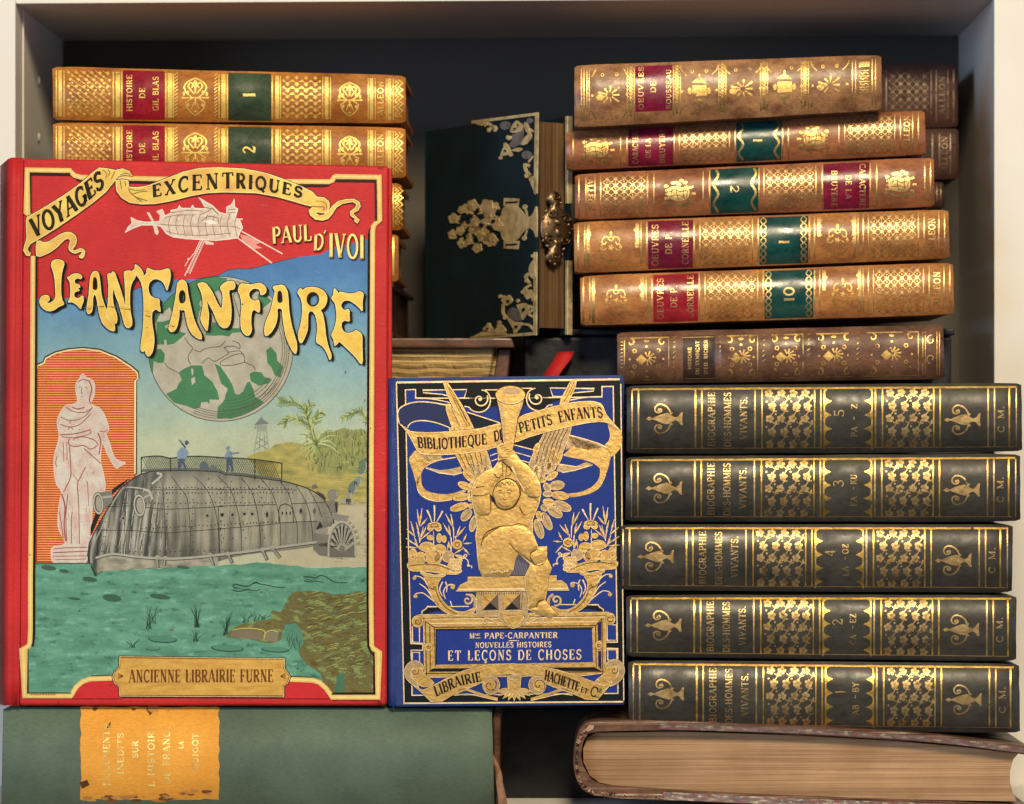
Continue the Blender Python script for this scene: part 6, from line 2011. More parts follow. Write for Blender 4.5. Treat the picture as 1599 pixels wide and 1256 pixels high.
# wings
wg = Art(bluF, thr=18)
z3 = zc(690, 690, 7.85)


def feather(pts, mat, lay=8):
    wg.stroke(pts, 1.6, FLAT, lay, ENG, closed=True)
    wg.poly(pts, mat, lay + 1)
    wg.stroke(pts, .7, PG, lay + 2, closed=True)


def fe(cx, cy, rx, ry, ang, mat, f=z3, lay=8, k=7.85):
    p = f([(cx, cy)])[0]
    feather(ell(p[0], p[1], rx / k, ry / k, 16, math.radians(ang)), mat, lay)
    a = math.radians(ang)
    wg.stroke([(p[0] - rx / k * .7 * math.cos(a), p[1] - rx / k * .7 * math.sin(a)), (p[0] + rx / k * .6 * math.cos(a), p[1] + rx / k * .6 * math.sin(a))], .6, FLAT, lay + 3, ENG)


feather(z1([(685, 62), (712, 52), (742, 62), (800, 150), (860, 240), (940, 370), (1010, 500), (1100, 690), (960, 700), (860, 480), (740, 220)]), F, 6)
feather(z1([(722, 345), (775, 345), (870, 520), (950, 700), (830, 712), (770, 560), (728, 430)]), F, 6)
feather(z1([(765, 660), (840, 640), (860, 710), (770, 715)]), F, 6)
for ln in ([(730, 80), (880, 400), (1000, 640)], [(770, 130), (900, 360), (1040, 640)], [(790, 380), (900, 640)], [(820, 250), (930, 430), (990, 560)]):
    wg.stroke(z1(ln), .8, FLAT, 10, ENG)
feather(z3([(165, 150), (545, 100), (590, 230), (612, 330), (520, 370), (430, 470), (330, 430), (250, 320)]), F, 6)
for i in range(5):
    wg.stroke(z3([(215 + i * 62, 150 - i * 8), (300 + i * 50, 330 - i * 10)]), 1.1, FLAT, 10, ENG)
for a in ((375, 330, 85, 36, 72, GS), (450, 345, 75, 34, 76, GS), (540, 270, 100, 48, 84, GS), (520, 350, 48, 26, 100, F), (330, 420, 90, 45, 45, F), (280, 540, 88, 42, 22, F), (240, 680, 110, 42, -8, F), (215, 800, 115, 45, -16, F), (300, 900, 85, 52, -48, GS), (385, 1005, 100, 42, 105, GS), (375, 530, 40, 34, 0, F), (350, 620, 34, 26, 0, F), (350, 700, 30, 30, 0, F), (355, 790, 28, 28, 0, F)):
    fe(*a)
feather(z2([(900, 22), (922, 40), (905, 130), (850, 250), (820, 320), (700, 350), (720, 280), (830, 70), (870, 28)]), F, 6)
for ln in ([(890, 60), (830, 200), (760, 310)], [(905, 100), (840, 230)], [(850, 60), (770, 240)]):
    wg.stroke(z2(ln), .8, FLAT, 10, ENG)
feather(z2([(500, 715), (860, 640), (820, 800), (740, 980), (640, 1200), (540, 1260), (330, 1200), (300, 1130), (360, 980), (420, 880)]), GS, 6)
for i in range(6):
    wg.stroke(z2([(540 + i * 55, 710 - i * 12), (440 + i * 58, 930 - i * 22), (400 + i * 50, 1100)]), 1.1, FLAT, 10, ENG)
for x, y, rx, ry, an, mt in ((400, 930, 80, 36, 110, F), (520, 960, 95, 45, 105, GS), (610, 1000, 90, 38, 108, F), (690, 1050, 100, 36, 112, F), (400, 1080, 70, 34, 100, GS), (480, 1120, 80, 36, 100, GS), (570, 1150, 60, 34, 110, F), (390, 1190, 50, 34, 100, F)):
    fe(x, y, rx, ry, an, mt, z2, 8, 8.374)
for a in ((1160, 380, 90, 40, 100, GS), (1230, 380, 90, 40, 100, GS), (1310, 310, 60, 40, 100, GS), (1350, 420, 80, 38, -35, F), (1410, 535, 92, 55, -8, GS), (1450, 660, 108, 48, 8, F), (1480, 790, 112, 55, 24, GS), (1385, 860, 102, 58, 34, GS), (1285, 975, 118, 50, 64, GS), (1190, 1070, 122, 52, 72, GS), (1230, 460, 50, 40, 0, F), (1290, 560, 60, 40, 60, GS), (1300, 640, 60, 36, 0, GS), (1310, 740, 72, 40, 10, F), (1260, 810, 50, 40, 20, GS), (1200, 910, 62, 40, 60, F)):
    fe(*a)
hatch(wg, z3([(170, 150), (540, 100), (600, 330), (430, 470), (260, 330)]), 90, 60, 7, .6, FLAT, 12, [ENG], 3, .12)
hatch(wg, z2([(500, 715), (860, 640), (740, 980), (540, 1250), (330, 1200), (420, 880)]), 120, 112, 7, .6, FLAT, 12, [ENG], 4, .12)
wg.build('gold_wings', bfc)

# the child
ch = Art(bluF, thr=18)
z4 = zc(690, 820, 7.85)
bodyA = z3([(670, 60), (700, 30), (780, 8), (850, 60), (905, 150), (965, 230), (1060, 300), (1150, 400), (1200, 500), (1217, 620), (1190, 760), (1130, 900), (1112, 960), (1112, 1060)]) + \
    z4([(1112, 100), (1180, 270), (1230, 265), (1285, 265), (1285, 400), (1345, 530), (1300, 650), (1290, 800), (1262, 920), (1350, 1030), (1412, 1090), (1330, 1142), (1240, 1112), (1050, 1032), (1060, 900), (1020, 760), (1015, 640), (1090, 480), (940, 345), (890, 450), (870, 560), (820, 625), (500, 628), (455, 540), (438, 400), (428, 250), (413, 150)]) + \
    z3([(418, 1120), (432, 1050), (410, 900), (370, 740), (358, 600), (420, 450), (530, 360), (640, 320), (692, 240), (690, 150)])
ch.stroke(bodyA, 2.4, FLAT, 14, C(44, 34, 30), closed=True)
ch.poly(bodyA, F, 15, thr=4, dome=(.00018, 8))
ch.stroke(bodyA, 1.0, PG, 16, closed=True)
ch.poly(z4([(940, 350), (1090, 480), (1020, 620), (830, 620), (880, 500)]), FLAT, 15, C(84, 78, 96))
for i in range(9):
    ch.stroke(z4([(900 + i * 18, 420 + i * 8), (870 + i * 18, 610)]), .6, FLAT, 16, C(150, 136, 128))
ch.poly(z3([(595, 650), (640, 680), (672, 772), (610, 720)]), FLAT, 44, C(40, 40, 70))
for q in (z3([(670, 70), (740, 30), (830, 60), (900, 160), (960, 235), (1060, 305), (1150, 405), (1200, 510), (1210, 620), (1190, 740), (1110, 690), (1030, 640), (975, 600), (940, 500), (880, 380), (800, 300), (745, 235), (700, 150)]),
          z3([(640, 325), (690, 260), (735, 300), (735, 440), (660, 500), (610, 590), (590, 660), (600, 780), (560, 880), (480, 900), (420, 870), (375, 740), (362, 600), (425, 455), (530, 365)]),
          ell(*z3([(790, 640)])[0], 21, 24.5, 28, .25),
          z4([(480, 300), (500, 190), (590, 90), (700, 30), (860, 5), (1000, 10), (1100, 100), (1180, 270), (1090, 345), (1085, 400), (1120, 465), (950, 345), (890, 440), (870, 560), (820, 622), (500, 624), (455, 540), (440, 400)]),
          z4([(1090, 350), (1160, 300), (1285, 268), (1285, 400), (1250, 480), (1140, 485), (1090, 410)]),
          z4([(1080, 490), (1140, 490), (1290, 420), (1343, 530), (1300, 650), (1288, 800), (1255, 910), (1190, 950), (1160, 1000), (1055, 1020), (1062, 900), (1025, 760), (1020, 640)]),
          z4([(1180, 960), (1262, 920), (1350, 1030), (1410, 1090), (1330, 1138), (1240, 1110), (1080, 1035), (1170, 1010)])):
    ch.poly(q, F, 27, thr=3.6, dome=(.00024, 5))
hd = ell(*z3([(790, 640)])[0], 21, 24.5, 14, .25)
ch.stroke(smooth(hd, 3), 1.3, FLAT, 44, ENG, closed=True)
EN = [z3([(745, 240), (750, 480)]), z3([(790, 290), (785, 490)]), z3([(740, 235), (900, 400), (970, 610), (915, 730), (870, 790)]), z3([(590, 640), (600, 760), (590, 860), (530, 900), (440, 895)]), z3([(950, 800), (1000, 880), (1040, 895)]), z3([(500, 1180), (560, 1100), (700, 1040), (860, 1025), (950, 1000), (1070, 1045)]), z4([(480, 250), (500, 180), (580, 100), (700, 25)]), z4([(830, 220), (870, 270), (950, 345), (1130, 465)]), z4([(1085, 345), (1085, 400), (1140, 480), (1240, 480), (1290, 400)]), z4([(1085, 345), (1160, 300), (1200, 310)]), z4([(1160, 1000), (1180, 940), (1250, 915)]), z3([(690, 240), (740, 225), (790, 215)]), z3([(420, 560), (520, 545)]), z3([(380, 660), (480, 660), (570, 640)]), z3([(640, 390), (690, 440), (740, 400)]), z3([(1050, 660), (1120, 680), (1200, 670)]), z3([(830, 300), (850, 380), (800, 420)])]
for ln in EN:
    ch.stroke(smooth(ln, 4, False), 1.25, FLAT, 44, ENG, taper=(1, .5))
ch.stroke(smooth(z3([(860, 310), (890, 380), (930, 470), (990, 560), (1010, 610)]), 3, False), 3.4, PG, 44, taper=(1, .4))
for i in range(7):
    ch.disc(*z4([(620 + i * 30, 570 + 8 * math.sin(i * 2))])[0], 1.6, 1.2, PG, 44, n=7)
# trumpet
tb = [(774, 618), (779, 636), (783, 660), (786, 690), (790, 706), (800, 706), (803, 690), (808, 655), (816, 632), (820, 616)]
ch.stroke(tb, 2, FLAT, 46, C(44, 34, 30), closed=True)
ch.poly(tb, F, 47)
ch.poly([(779, 630), (786, 632), (790, 690), (787, 690), (783, 655)], GS, 48)
ch.poly([(812, 630), (817, 630), (808, 655), (803, 690), (801, 690)], GS, 48)
ch.stroke(ell(797, 617, 23.5, 14.5, 26), 1.6, FLAT, 48, ENG, closed=True)
ch.poly(ell(797, 617, 23, 14, 26), F, 49)
ch.poly(ell(799, 611, 14, 5.5, 20), GS, 50)
ch.stroke(arc(797, 617, 22, 13.5, 200, 340, 12), 1.6, PG, 51)
ch.poly(z3([(680, 70), (760, 20), (830, 50), (890, 140), (800, 190), (700, 180)]), F, 49)
for i in range(4):
    ch.stroke(z3([(700 + i * 30, 60 + i * 22), (760 + i * 30, 40 + i * 26)]), .9, FLAT, 50, ENG)
for q_, an, n_h in ((z4([(480, 300), (590, 90), (700, 30), (860, 5), (1000, 10), (890, 440), (820, 622), (500, 624), (440, 400)]), 4, 120), (z3([(420, 900), (430, 1080), (560, 1100), (700, 1030), (690, 900), (560, 880)]), 8, 70), (z4([(1080, 490), (1290, 420), (1300, 650), (1255, 910), (1055, 1020), (1020, 640)]), 80, 60), (z3([(430, 460), (640, 330), (730, 300), (600, 600), (480, 880), (380, 740)]), 100, 70), (z3([(900, 170), (1060, 310), (1200, 510), (1190, 730), (1040, 640), (900, 400)]), 60, 70)):
    hatch(ch, q_, n_h, an, 5, .5, FLAT, 44, [ENG, C(120, 84, 44)], 9, .15)
for ln, wd_ in (([(690, 600), (712, 590), (735, 598)], .9), ([(800, 600), (830, 590), (858, 604)], .9), ([(698, 618), (715, 626), (735, 618)], .8), ([(805, 620), (828, 630), (850, 622)], .8), ([(768, 610), (760, 655), (776, 664)], .8), ([(752, 700), (772, 708), (792, 700)], .9), ([(665, 560), (690, 525), (715, 545), (740, 500), (765, 530), (795, 490), (825, 525), (860, 500), (890, 550)], 1.1), ([(700, 520), (722, 495), (745, 510)], .8), ([(800, 500), (830, 480), (860, 505)], .8), ([(690, 750), (760, 790), (840, 780)], .8)):
    ch.stroke(smooth(z3(ln), 4, False), wd_, FLAT, 45, ENG, taper=(.8, .5))
ch.build('gold_figure', bfc)

# bench, vases, title panel
st = Art(bluF, thr=18)


def gp(pts, mat=None, lay=10, edge=True):
    if edge:
        st.stroke(pts, 1.9, FLAT, lay, C(52, 40, 30), closed=True)
    st.poly(pts, mat or F, lay + 1)
    if edge:
        st.stroke(pts, .7, PG, lay + 2, closed=True)


gp(z4([(318, 640), (1405, 622), (1405, 680), (318, 692)]))
gp(z4([(172, 812), (230, 735), (320, 692), (1470, 682), (1530, 730), (1558, 800)]))
st.stroke(z4([(200, 790), (1545, 778)]), 2.2, PG, 13)
gp(z4([(425, 830), (1060, 820), (1050, 1110), (425, 1120)]), GS, 9)
for x in (490, 755):
    st.poly(z4([(x, 850), (x + 200, 845), (x + 100, 950)]), F, 12)
    st.poly(z4([(x, 850), (x + 100, 950), (x + 10, 1060)]), F, 12)
    st.poly(z4([(x + 10, 1045), (x + 100, 950), (x + 200, 1040)]), FLAT, 12, C(20, 26, 34))
    st.poly(z4([(x + 200, 845), (x + 205, 1040), (x + 100, 950)]), FLAT, 12, C(112, 92, 76))
    st.stroke(z4([(x, 850), (x + 200, 1045)]), .8, FLAT, 13, ENG)
    st.stroke(z4([(x + 200, 848), (x + 5, 1050)]), .8, FLAT, 13, ENG)
for i in range(26):
    x = 290 + i * 28
    st.stroke(z4([(x, 818), (x, 850)]), .9, FLAT, 13, ENG)
    if x > 960:
        st.stroke(z4([(x, 850), (x - 20, 1050)]), .8, FLAT, 13, ENG)
for cx, sg in ((315, 1), (1400, -1)):
    p = z4([(cx, 920)])[0]
    st.stroke(spiral(p[0], p[1], 1, 9, 0, sg * 470), 3.2, GS, 10)
    st.stroke(spiral(p[0], p[1], 1, 9.5, 0, sg * 470), .9, PG, 11)
    st.stroke(smooth([(p[0] + sg * 4, p[1] - 9), (p[0] + sg * 11, p[1] - 2), (p[0] + sg * 11, p[1] + 12), (p[0] + sg * 6, p[1] + 22)], 4, False), 4.5, GS, 9)
    st.stroke(smooth([(p[0] + sg * 6, p[1] - 9), (p[0] + sg * 13, p[1] - 2), (p[0] + sg * 13, p[1] + 12), (p[0] + sg * 8, p[1] + 22)], 4, False), .9, PG, 11)
# mirrored vases of fruit and flowers
zv = zc(620, 780, 6.61)
rnd = random.Random(5)
for mx in (0, 1):
    Z = (lambda pts: zv(pts)) if not mx else (lambda pts: [(1600.5 - x + (y - 780) * .004, y - 3) for x, y in zv(pts)])
    # horn-shaped foot
    gp(smooth(Z([(275, 775), (455, 790), (425, 860), (420, 930), (450, 1010), (510, 1090), (600, 1150), (700, 1160), (790, 1120), (800, 1150), (740, 1195), (600, 1205), (490, 1160), (400, 1080), (340, 960), (310, 870)]), 2), F, 9)
    st.stroke(smooth(Z([(345, 920), (400, 940), (440, 1040), (520, 1130), (620, 1185)]), 4, False), 1.2, FLAT, 12, ENG)
    st.stroke(smooth(Z([(320, 900), (370, 930), (385, 900), (410, 930)]), 2, False), 1.2, FLAT, 12, ENG)
    for q in ([(230, 870), (300, 920), (370, 1020), (440, 1090)], [(180, 790), (240, 800), (290, 840), (310, 880)], [(190, 975), (260, 965), (330, 1010), (430, 1090)], [(500, 1030), (480, 950), (520, 890), (580, 880), (595, 900)], [(470, 1000), (440, 930), (470, 850)], [(510, 960), (515, 900), (500, 850)], [(570, 1110), (550, 1050)]):
        st.stroke(smooth(Z(q), 4, False), 1.9, PG, 10, taper=(.6, 1.1))
    for q in ((180, 812, 20), (190, 1000, 22), (575, 905, 24)):
        st.disc(*Z([q[:2]])[0], q[2] / 6.61, None, F, 11, n=10)
    gp(smooth(Z([(240, 745), (390, 780), (500, 770), (480, 800), (420, 800), (280, 790)]), 2), F, 12)
    gp(smooth(Z([(105, 668), (180, 652), (300, 668), (420, 660), (560, 710), (650, 755), (600, 775), (470, 768), (330, 745), (200, 742), (130, 730)]), 2), F, 13)
    st.stroke(smooth(Z([(130, 690), (260, 672), (420, 680), (600, 745)]), 4, False), 1.1, FLAT, 16, ENG)
    for fx, fy, ra, rb_ in ((165, 560, 38, 50), (160, 620, 40, 36), (310, 490, 78, 50), (440, 515, 66, 50), (525, 590, 62, 60), (240, 605, 62, 62), (365, 590, 88, 72), (420, 610, 40, 50), (590, 690, 66, 60)):
        q = Z([(fx, fy)])[0]
        gp(ell(q[0], q[1], ra / 6.61, rb_ / 6.61, 16), F if fx != 525 else GS, 10)
    for i in range(16):
        q = Z([(560 + (i % 4) * 30 + rnd.uniform(-6, 6), 630 + (i // 4) * 36)])[0]
        st.stroke(ell(q[0], q[1], 2.6, None, 8), 1, PG, 16, closed=True)
        st.disc(q[0], q[1], 2.0, None, F, 15, n=8)
    # flower head and buds
    for q in ((385, 270, 70, 32), (345, 300, 32, 26), (425, 300, 34, 28), (345, 395, 36, 26), (435, 400, 26, 48), (485, 410, 24, 36)):
        p = Z([q[:2]])[0]
        gp(ell(p[0], p[1], q[2] / 6.61, q[3] / 6.61, 12), F, 12)
    st.stroke(ell(*Z([(385, 268)])[0], 6, 2.6, 14), 1, FLAT, 16, ENG, closed=True)
    p = Z([(620, 465)])[0]
    gp(ell(p[0], p[1], 7.5, 7, 14), F, 12)
    st.stroke(ell(p[0], p[1], 3.4, 3.2, 10), 1, FLAT, 16, ENG, closed=True)
    for a_, b_, w_ in (((385, 240), (385, 60), 2.6), ((360, 235), (310, 110), 2.4), ((410, 230), (470, 120), 2.4), ((375, 330), (378, 470), 1.5), ((620, 500), (600, 380), 1.3), ((560, 540), (556, 390), 1.6), ((585, 420), (580, 290), 1.6), ((215, 480), (180, 400), 1.6), ((235, 450), (215, 330), 1.6)):
        st.stroke(Z([a_, ((a_[0] + b_[0]) / 2 + 3, (a_[1] + b_[1]) / 2), b_]), w_, PG, 11, taper=(.5, 1.1))
    for x, y, l, ang in ((232, 280, 180, -98), (232, 280, 190, -82), (240, 280, 110, -50), (230, 360, 130, -105), (180, 370, 150, -105), (190, 385, 120, -140), (235, 450, 170, -78), (250, 410, 120, -40), (250, 390, 120, -65), (215, 490, 110, -110), (200, 500, 110, -175), (190, 470, 120, -145), (240, 520, 100, -130), (575, 290, 160, -118), (580, 290, 140, -100), (555, 385, 160, -120), (553, 385, 120, -100), (610, 390, 120, -70), (615, 390, 140, -50), (560, 540, 110, -105), (680, 440, 90, -65), (685, 458, 85, -5), (675, 490, 110, 48), (590, 560, 110, -30), (590, 570, 110, 12), (600, 580, 80, 25), (520, 520, 90, -80)):
        a0 = math.radians(ang)
        p0 = (x, y)
        p1 = (x + l * math.cos(a0), y + l * math.sin(a0))
        m1 = ((p0[0] + p1[0]) / 2 - 11 * math.sin(a0), (p0[1] + p1[1]) / 2 + 11 * math.cos(a0))
        m2 = ((p0[0] + p1[0]) / 2 + 11 * math.sin(a0), (p0[1] + p1[1]) / 2 - 11 * math.cos(a0))
        st.poly(Z([p0, m1, p1, m2]), F, 11)
        st.stroke(Z([p0, p1]), .8, PG, 12)
    st.stroke(smooth(Z([(650, 590), (690, 610), (720, 580), (700, 570), (690, 600), (730, 630), (740, 680), (770, 690), (770, 710)]), 4, False), 1.5, PG, 11)
    st.disc(*Z([(735, 682)])[0], 2, None, PG, 12, n=8)
    st.poly(Z([(260, 1165), (300, 1125), (310, 1110), (450, 1115), (520, 1160), (420, 1150), (330, 1165), (300, 1185)]), FLAT, 7, BK)
    st.stroke(Z([(255, 1180), (260, 1155), (300, 1130), (312, 1108), (740, 1105)]), 1.4, PG, 8)

# title panel
z5, z6 = zc(610, 950, 8.105), zc(790, 950, 8.105)
gp([(646, 963), (655, 960), (950, 956), (958, 962), (950, 972), (946, 971), (946, 1051), (906, 1056), (663, 1058), (661, 975), (650, 976)], F, 8)
for cx, cy in ((652, 970.5), (952, 966.5)):
    gp(ell(cx, cy, 8.5, 9, 18), F, 11)
    st.stroke(spiral(cx, cy, 1, 6.5, 0, 420), 1.1, FLAT, 14, ENG)
for ln in ([(660, 966), (947, 962)], [(664, 969), (666, 1056)], [(671, 978), (672, 1048)], [(678, 980), (680, 1040)], [(665, 971), (678, 980), (930, 977), (940, 966)], [(940, 966), (941, 1052)], [(930, 977), (931, 1042)], [(664, 1052), (942, 1049)], [(678, 983), (927, 980)]):
    st.stroke(ln, 1.3, FLAT, 14, ENG)
st.stroke([(664, 967), (944, 963.5)], 1.8, PG, 14)
st.stroke([(672, 974), (936, 971)], 1.6, PG, 14)
st.poly([(933, 974), (939, 970), (939, 1000), (934, 1000)], FLAT, 14, C(30, 40, 80))
st.poly([(934, 1017), (939, 1017), (939, 1046), (934, 1040)], FLAT, 14, C(30, 40, 80))
st.poly([(670, 1049), (676, 1044), (928, 1042), (939, 1048)], FLAT, 14, BK)
panel = [(680, 983), (924.5, 981), (926, 1034), (680.5, 1038)]
st.poly(panel, FLAT, 15, BLU)
st.stroke([(680, 984), (924.5, 982)], 2, FLAT, 16, BK)
st.stroke([(681, 983), (681.5, 1038)], 1.4, FLAT, 16, BK)
for cx, cy in ((669, 1010.5), (935, 1007.5)):
    gp(ell(cx, cy, 5.2, 6, 14), F, 15)
    st.stroke(spiral(cx, cy, .5, 3.6, 0, 380), 1, FLAT, 18, ENG)
for x0, y0, x1, y1 in ((644, 978, 655, 1003), (644, 1019, 655, 1034), (948, 976, 963, 1000), (949, 1015, 963, 1031)):
    st.stroke([(x0, y0), (x1, y0), (x1, y1), (x0, y1)], 1.3, PG, 8, closed=True)
# cartouche over the panel
cc = zc(690, 820, 7.85)
gp(smooth(cc([(700, 1080), (760, 1050), (960, 1045), (1050, 1075), (1060, 1140), (1000, 1210), (900, 1262), (850, 1262), (770, 1215), (700, 1150)]), 3), GS, 17)
gp(smooth(cc([(745, 1110), (830, 1120), (960, 1110), (1005, 1115), (985, 1180), (920, 1235), (850, 1240), (790, 1200)]), 3), F, 19)
for i in range(8):
    st.disc(*cc([(760 + 30 * i, 1082 + (i % 2) * 6)])[0], 2.1, 2.4, F, 22, n=8)
for sg in (1, -1):
    q = [(872 + sg * a_, y_) for a_, y_ in ((170, 1230), (240, 1170), (320, 1140), (370, 1160), (360, 1200), (325, 1200), (320, 1170))]
    st.stroke(smooth(cc(q), 4, False), 3, GS, 17)
    st.stroke(smooth(cc(q), 4, False), 1.0, PG, 18)
# lower ribbon
rb2 = [(645, 1070), (660, 1078), (676, 1071), (700, 1058), (725, 1047), (763, 1037.5), (800, 1036.5), (835, 1039), (870, 1046), (901, 1055), (927, 1065), (945, 1064), (953, 1070), (943, 1081), (933, 1093), (914, 1092), (889, 1081), (864, 1073), (845, 1064), (830, 1056), (800, 1052), (775, 1054), (752, 1066), (735, 1074), (710, 1083), (691, 1095), (673, 1096), (660, 1083)]
gp(rb2, F, 19)
for cx, cy, sg in ((648, 1047, 1), (959, 1045, -1)):
    gp(smooth([(cx + sg * 14, cy - 2), (cx + sg * 9, cy - 12), (cx - sg * 4, cy - 15), (cx - sg * 15, cy - 5), (cx - sg * 15, cy + 10), (cx - sg * 6, cy + 21), (cx + sg * 6, cy + 27), (cx + sg * 2, cy + 18), (cx - sg * 6, cy + 10), (cx - sg * 6, cy), (cx + sg * 2, cy - 5)], 3), GS, 20)
    gp(smooth([(cx + sg * 0, cy - 5), (cx + sg * 12, cy - 1), (cx + sg * 14, cy + 6), (cx + sg * 30, cy + 20), (cx + sg * 14, cy + 26), (cx + sg * 4, cy + 20), (cx - sg * 6, cy + 7)], 3), F, 20)
    st.stroke(spiral(cx, cy + 2, 1, 6, 0, 400), 1.1, FLAT, 23, ENG)
for cx, sg in ((767, 1), (839, -1)):
    gp(ell(cx, 1070, 13.5, 14.5, 22), GS, 21)
    gp(ell(cx - sg * 3, 1070, 9, 9.5, 18), F, 22)
    st.stroke(spiral(cx - sg * 2, 1070, 1, 11, 0, sg * 400), 1.3, FLAT, 25, ENG)
    st.stroke(smooth([(cx - sg * 55, 1083), (cx - sg * 40, 1077), (cx - sg * 24, 1082), (cx - sg * 8, 1087), (cx + sg * 10, 1092)], 4, False), 4.2, F, 20)
    st.stroke(smooth([(cx - sg * 55, 1086), (cx - sg * 40, 1084), (cx - sg * 24, 1086), (cx - sg * 8, 1090), (cx + sg * 10, 1094)], 4, False), 1.2, PG, 21)
gp([(792, 1056), (814, 1055), (812, 1078), (794, 1079)], F, 22)
gp(ell(803, 1058, 10, 4.5, 14), GS, 24)
for i in range(9):
    a = math.radians(200 + i * 17.5)
    p0, p1 = (803, 1074), (803 + 31 * math.cos(a), 1074 - 21 * math.sin(a))
    nx_, ny_ = -math.sin(a) * 3, -math.cos(a) * 3
    gp([p0, ((p0[0] * .4 + p1[0] * .6) + nx_, (p0[1] * .4 + p1[1] * .6) + ny_), p1, ((p0[0] * .4 + p1[0] * .6) - nx_, (p0[1] * .4 + p1[1] * .6) - ny_)], F, 20)
LT = C(36, 26, 26)
text(st, 'LIBRAIRIE', path_fn([(0, 681, 1088, -5, -15.5), (.5, 714, 1072, -4, -15.5), (1, 752.5, 1064, -2.5, -15)]), 2.9, FLAT, 27, LT, gap=.05)
text(st, 'HACHETTE', path_fn([(0, 850, 1062, 2, -16), (.5, 876, 1070, 3, -15), (1, 903, 1079.5, 3, -14)]), 2.7, FLAT, 27, LT, gap=.04)
text(st, 'ET', line_fn((906, 1080.5), (917, 1084), (2, -8)), 1.8, FLAT, 27, LT)
text(st, 'C', line_fn((920, 1086), (931, 1089), (4, -15)), 2.6, FLAT, 27, LT)
text(st, 'IE', line_fn((932, 1081), (940, 1082.5), (1, -6)), 1.5, FLAT, 27, LT)
st.stroke([(925, 1087.5), (936, 1089)], 1.1, FLAT, 27, LT)
st.build('gold_ornament', bfc)

tt = Art(bluF, thr=18)
text(tt, 'M', line_fn((733, 997.6), (741, 997.5), (0, -9)), 1.7, PG, 18)
text(tt, 'ME', line_fn((742, 993), (750, 993), (0, -4)), .9, PG, 18)
tt.stroke([(742.5, 996.5), (750, 996.4)], .9, PG, 18)
text(tt, 'PAPE-CARPANTIER', line_fn((756.5, 997.5), (871, 996.4), (0, -9)), 1.9, PG, 18)
tt.stroke([(794.5, 1000.8), (810.5, 1000.6)], 1.2, PG, 18)
text(tt, 'NOUVELLES HISTOIRES', line_fn((742, 1012), (861, 1010.8), (0, -8.5)), 1.7, PG, 18, gap=.1)
text(tt, 'ET LEÇONS DE CHOSES', line_fn((699, 1032), (908, 1030), (0, -15.8)), 2.5, PG, 18, gap=.16)
tt.build('title_lettering', bfc)

# ------------------------------------------------------------------ small velvet book with gilt mounts
VR, VL = -.030, .056
q = [at(665, 205, VL), at(838, 178, VR), at(838, 522, VR), at(665, 531, VL)]
tl, tr, brr, bll = q
ux = (tr - tl)
ux.z = 0
ux.normalize()
nv = Vector((-ux.y, ux.x, 0))
if nv.y < 0:
    nv = -nv
vel = thing('clasped_book', 'small dark green velvet book with gilt metal corners and a clasp', 'book', brr + nv * .01)
vc = mesh_obj('front_cover', q + [p + nv * .002 for p in q], BOXF, M['velvet'], vel, False, .0006, 2)
bq = [p + nv * .0195 for p in q]
mesh_obj('back_cover', bq + [p + nv * .002 for p in bq], BOXF, M['velvet'], vel, False, .0006, 2)
sh = lambda p, a, z_: p + ux * a + Vector((0, 0, z_))
pq = [sh(tl, .003, -.0035), sh(tr, -.0035, -.0035), sh(brr, -.0035, .0035), sh(bll, .003, .0035)]
pq = [p + nv * .0021 for p in pq]
mesh_obj('page_block', pq + [p + nv * .0172 for p in pq], BOXF, M['pages3'], vel)
vs, fs = [], []
for i in range(9):
    a = math.pi * i / 8
    for zz_ in (tl.z, bll.z):
        c = (tl if zz_ == tl.z else bll)
        p = Vector((c.x, c.y, zz_)) + nv * (.0107 - .0107 * math.cos(a)) - ux * (.006 * math.sin(a))
        vs.append(p)
for i in range(8):
    fs.append((2 * i, 2 * i + 1, 2 * i + 3, 2 * i + 2))
vs2 = mesh_obj('spine', vs, fs, M['velvet'], vel, True)
md = vs2.modifiers.new('thick', 'SOLIDIFY')
md.thickness = .0012
# edge rims of the gilt mounts on fore-edge of back cover
e0 = bq[1] + nv * .002
e1 = bq[2] + nv * .002
for a, bb in ((0, .40), (.66, 1.0)):
    P0, P1 = e0.lerp(e1, a), e0.lerp(e1, bb)
    w1, w2 = ux * .0006, -ux * .0008
    v_ = [P0 + w1 - nv * .0026, P0 + w1 + nv * .0006, P1 + w1 + nv * .0006, P1 + w1 - nv * .0026]
    mesh_obj('edge_mount', v_ + [p + w2 * 3 for p in v_], BOXF, M['brass'], vel, False, .0002, 1)
velF = plane_fn((665, 205, VL), (838, 178, VR), (838, 522, VR))
velF2 = velF


def mount(name, build):
    a = Art(velF2, step=.00012, thr=30)
    build(a)
    o = a.build(name, vel)
    m = o.modifiers.new('thick', 'SOLIDIFY')
    m.thickness = .0009
    m.offset = -1
    return o


BR = M['brass']
M['steel'] = gold('dull_silver_plate', (0.42, 0.42, 0.42, 1), .42, None, metal=.8)
z = zc(630, 160, 5.232)


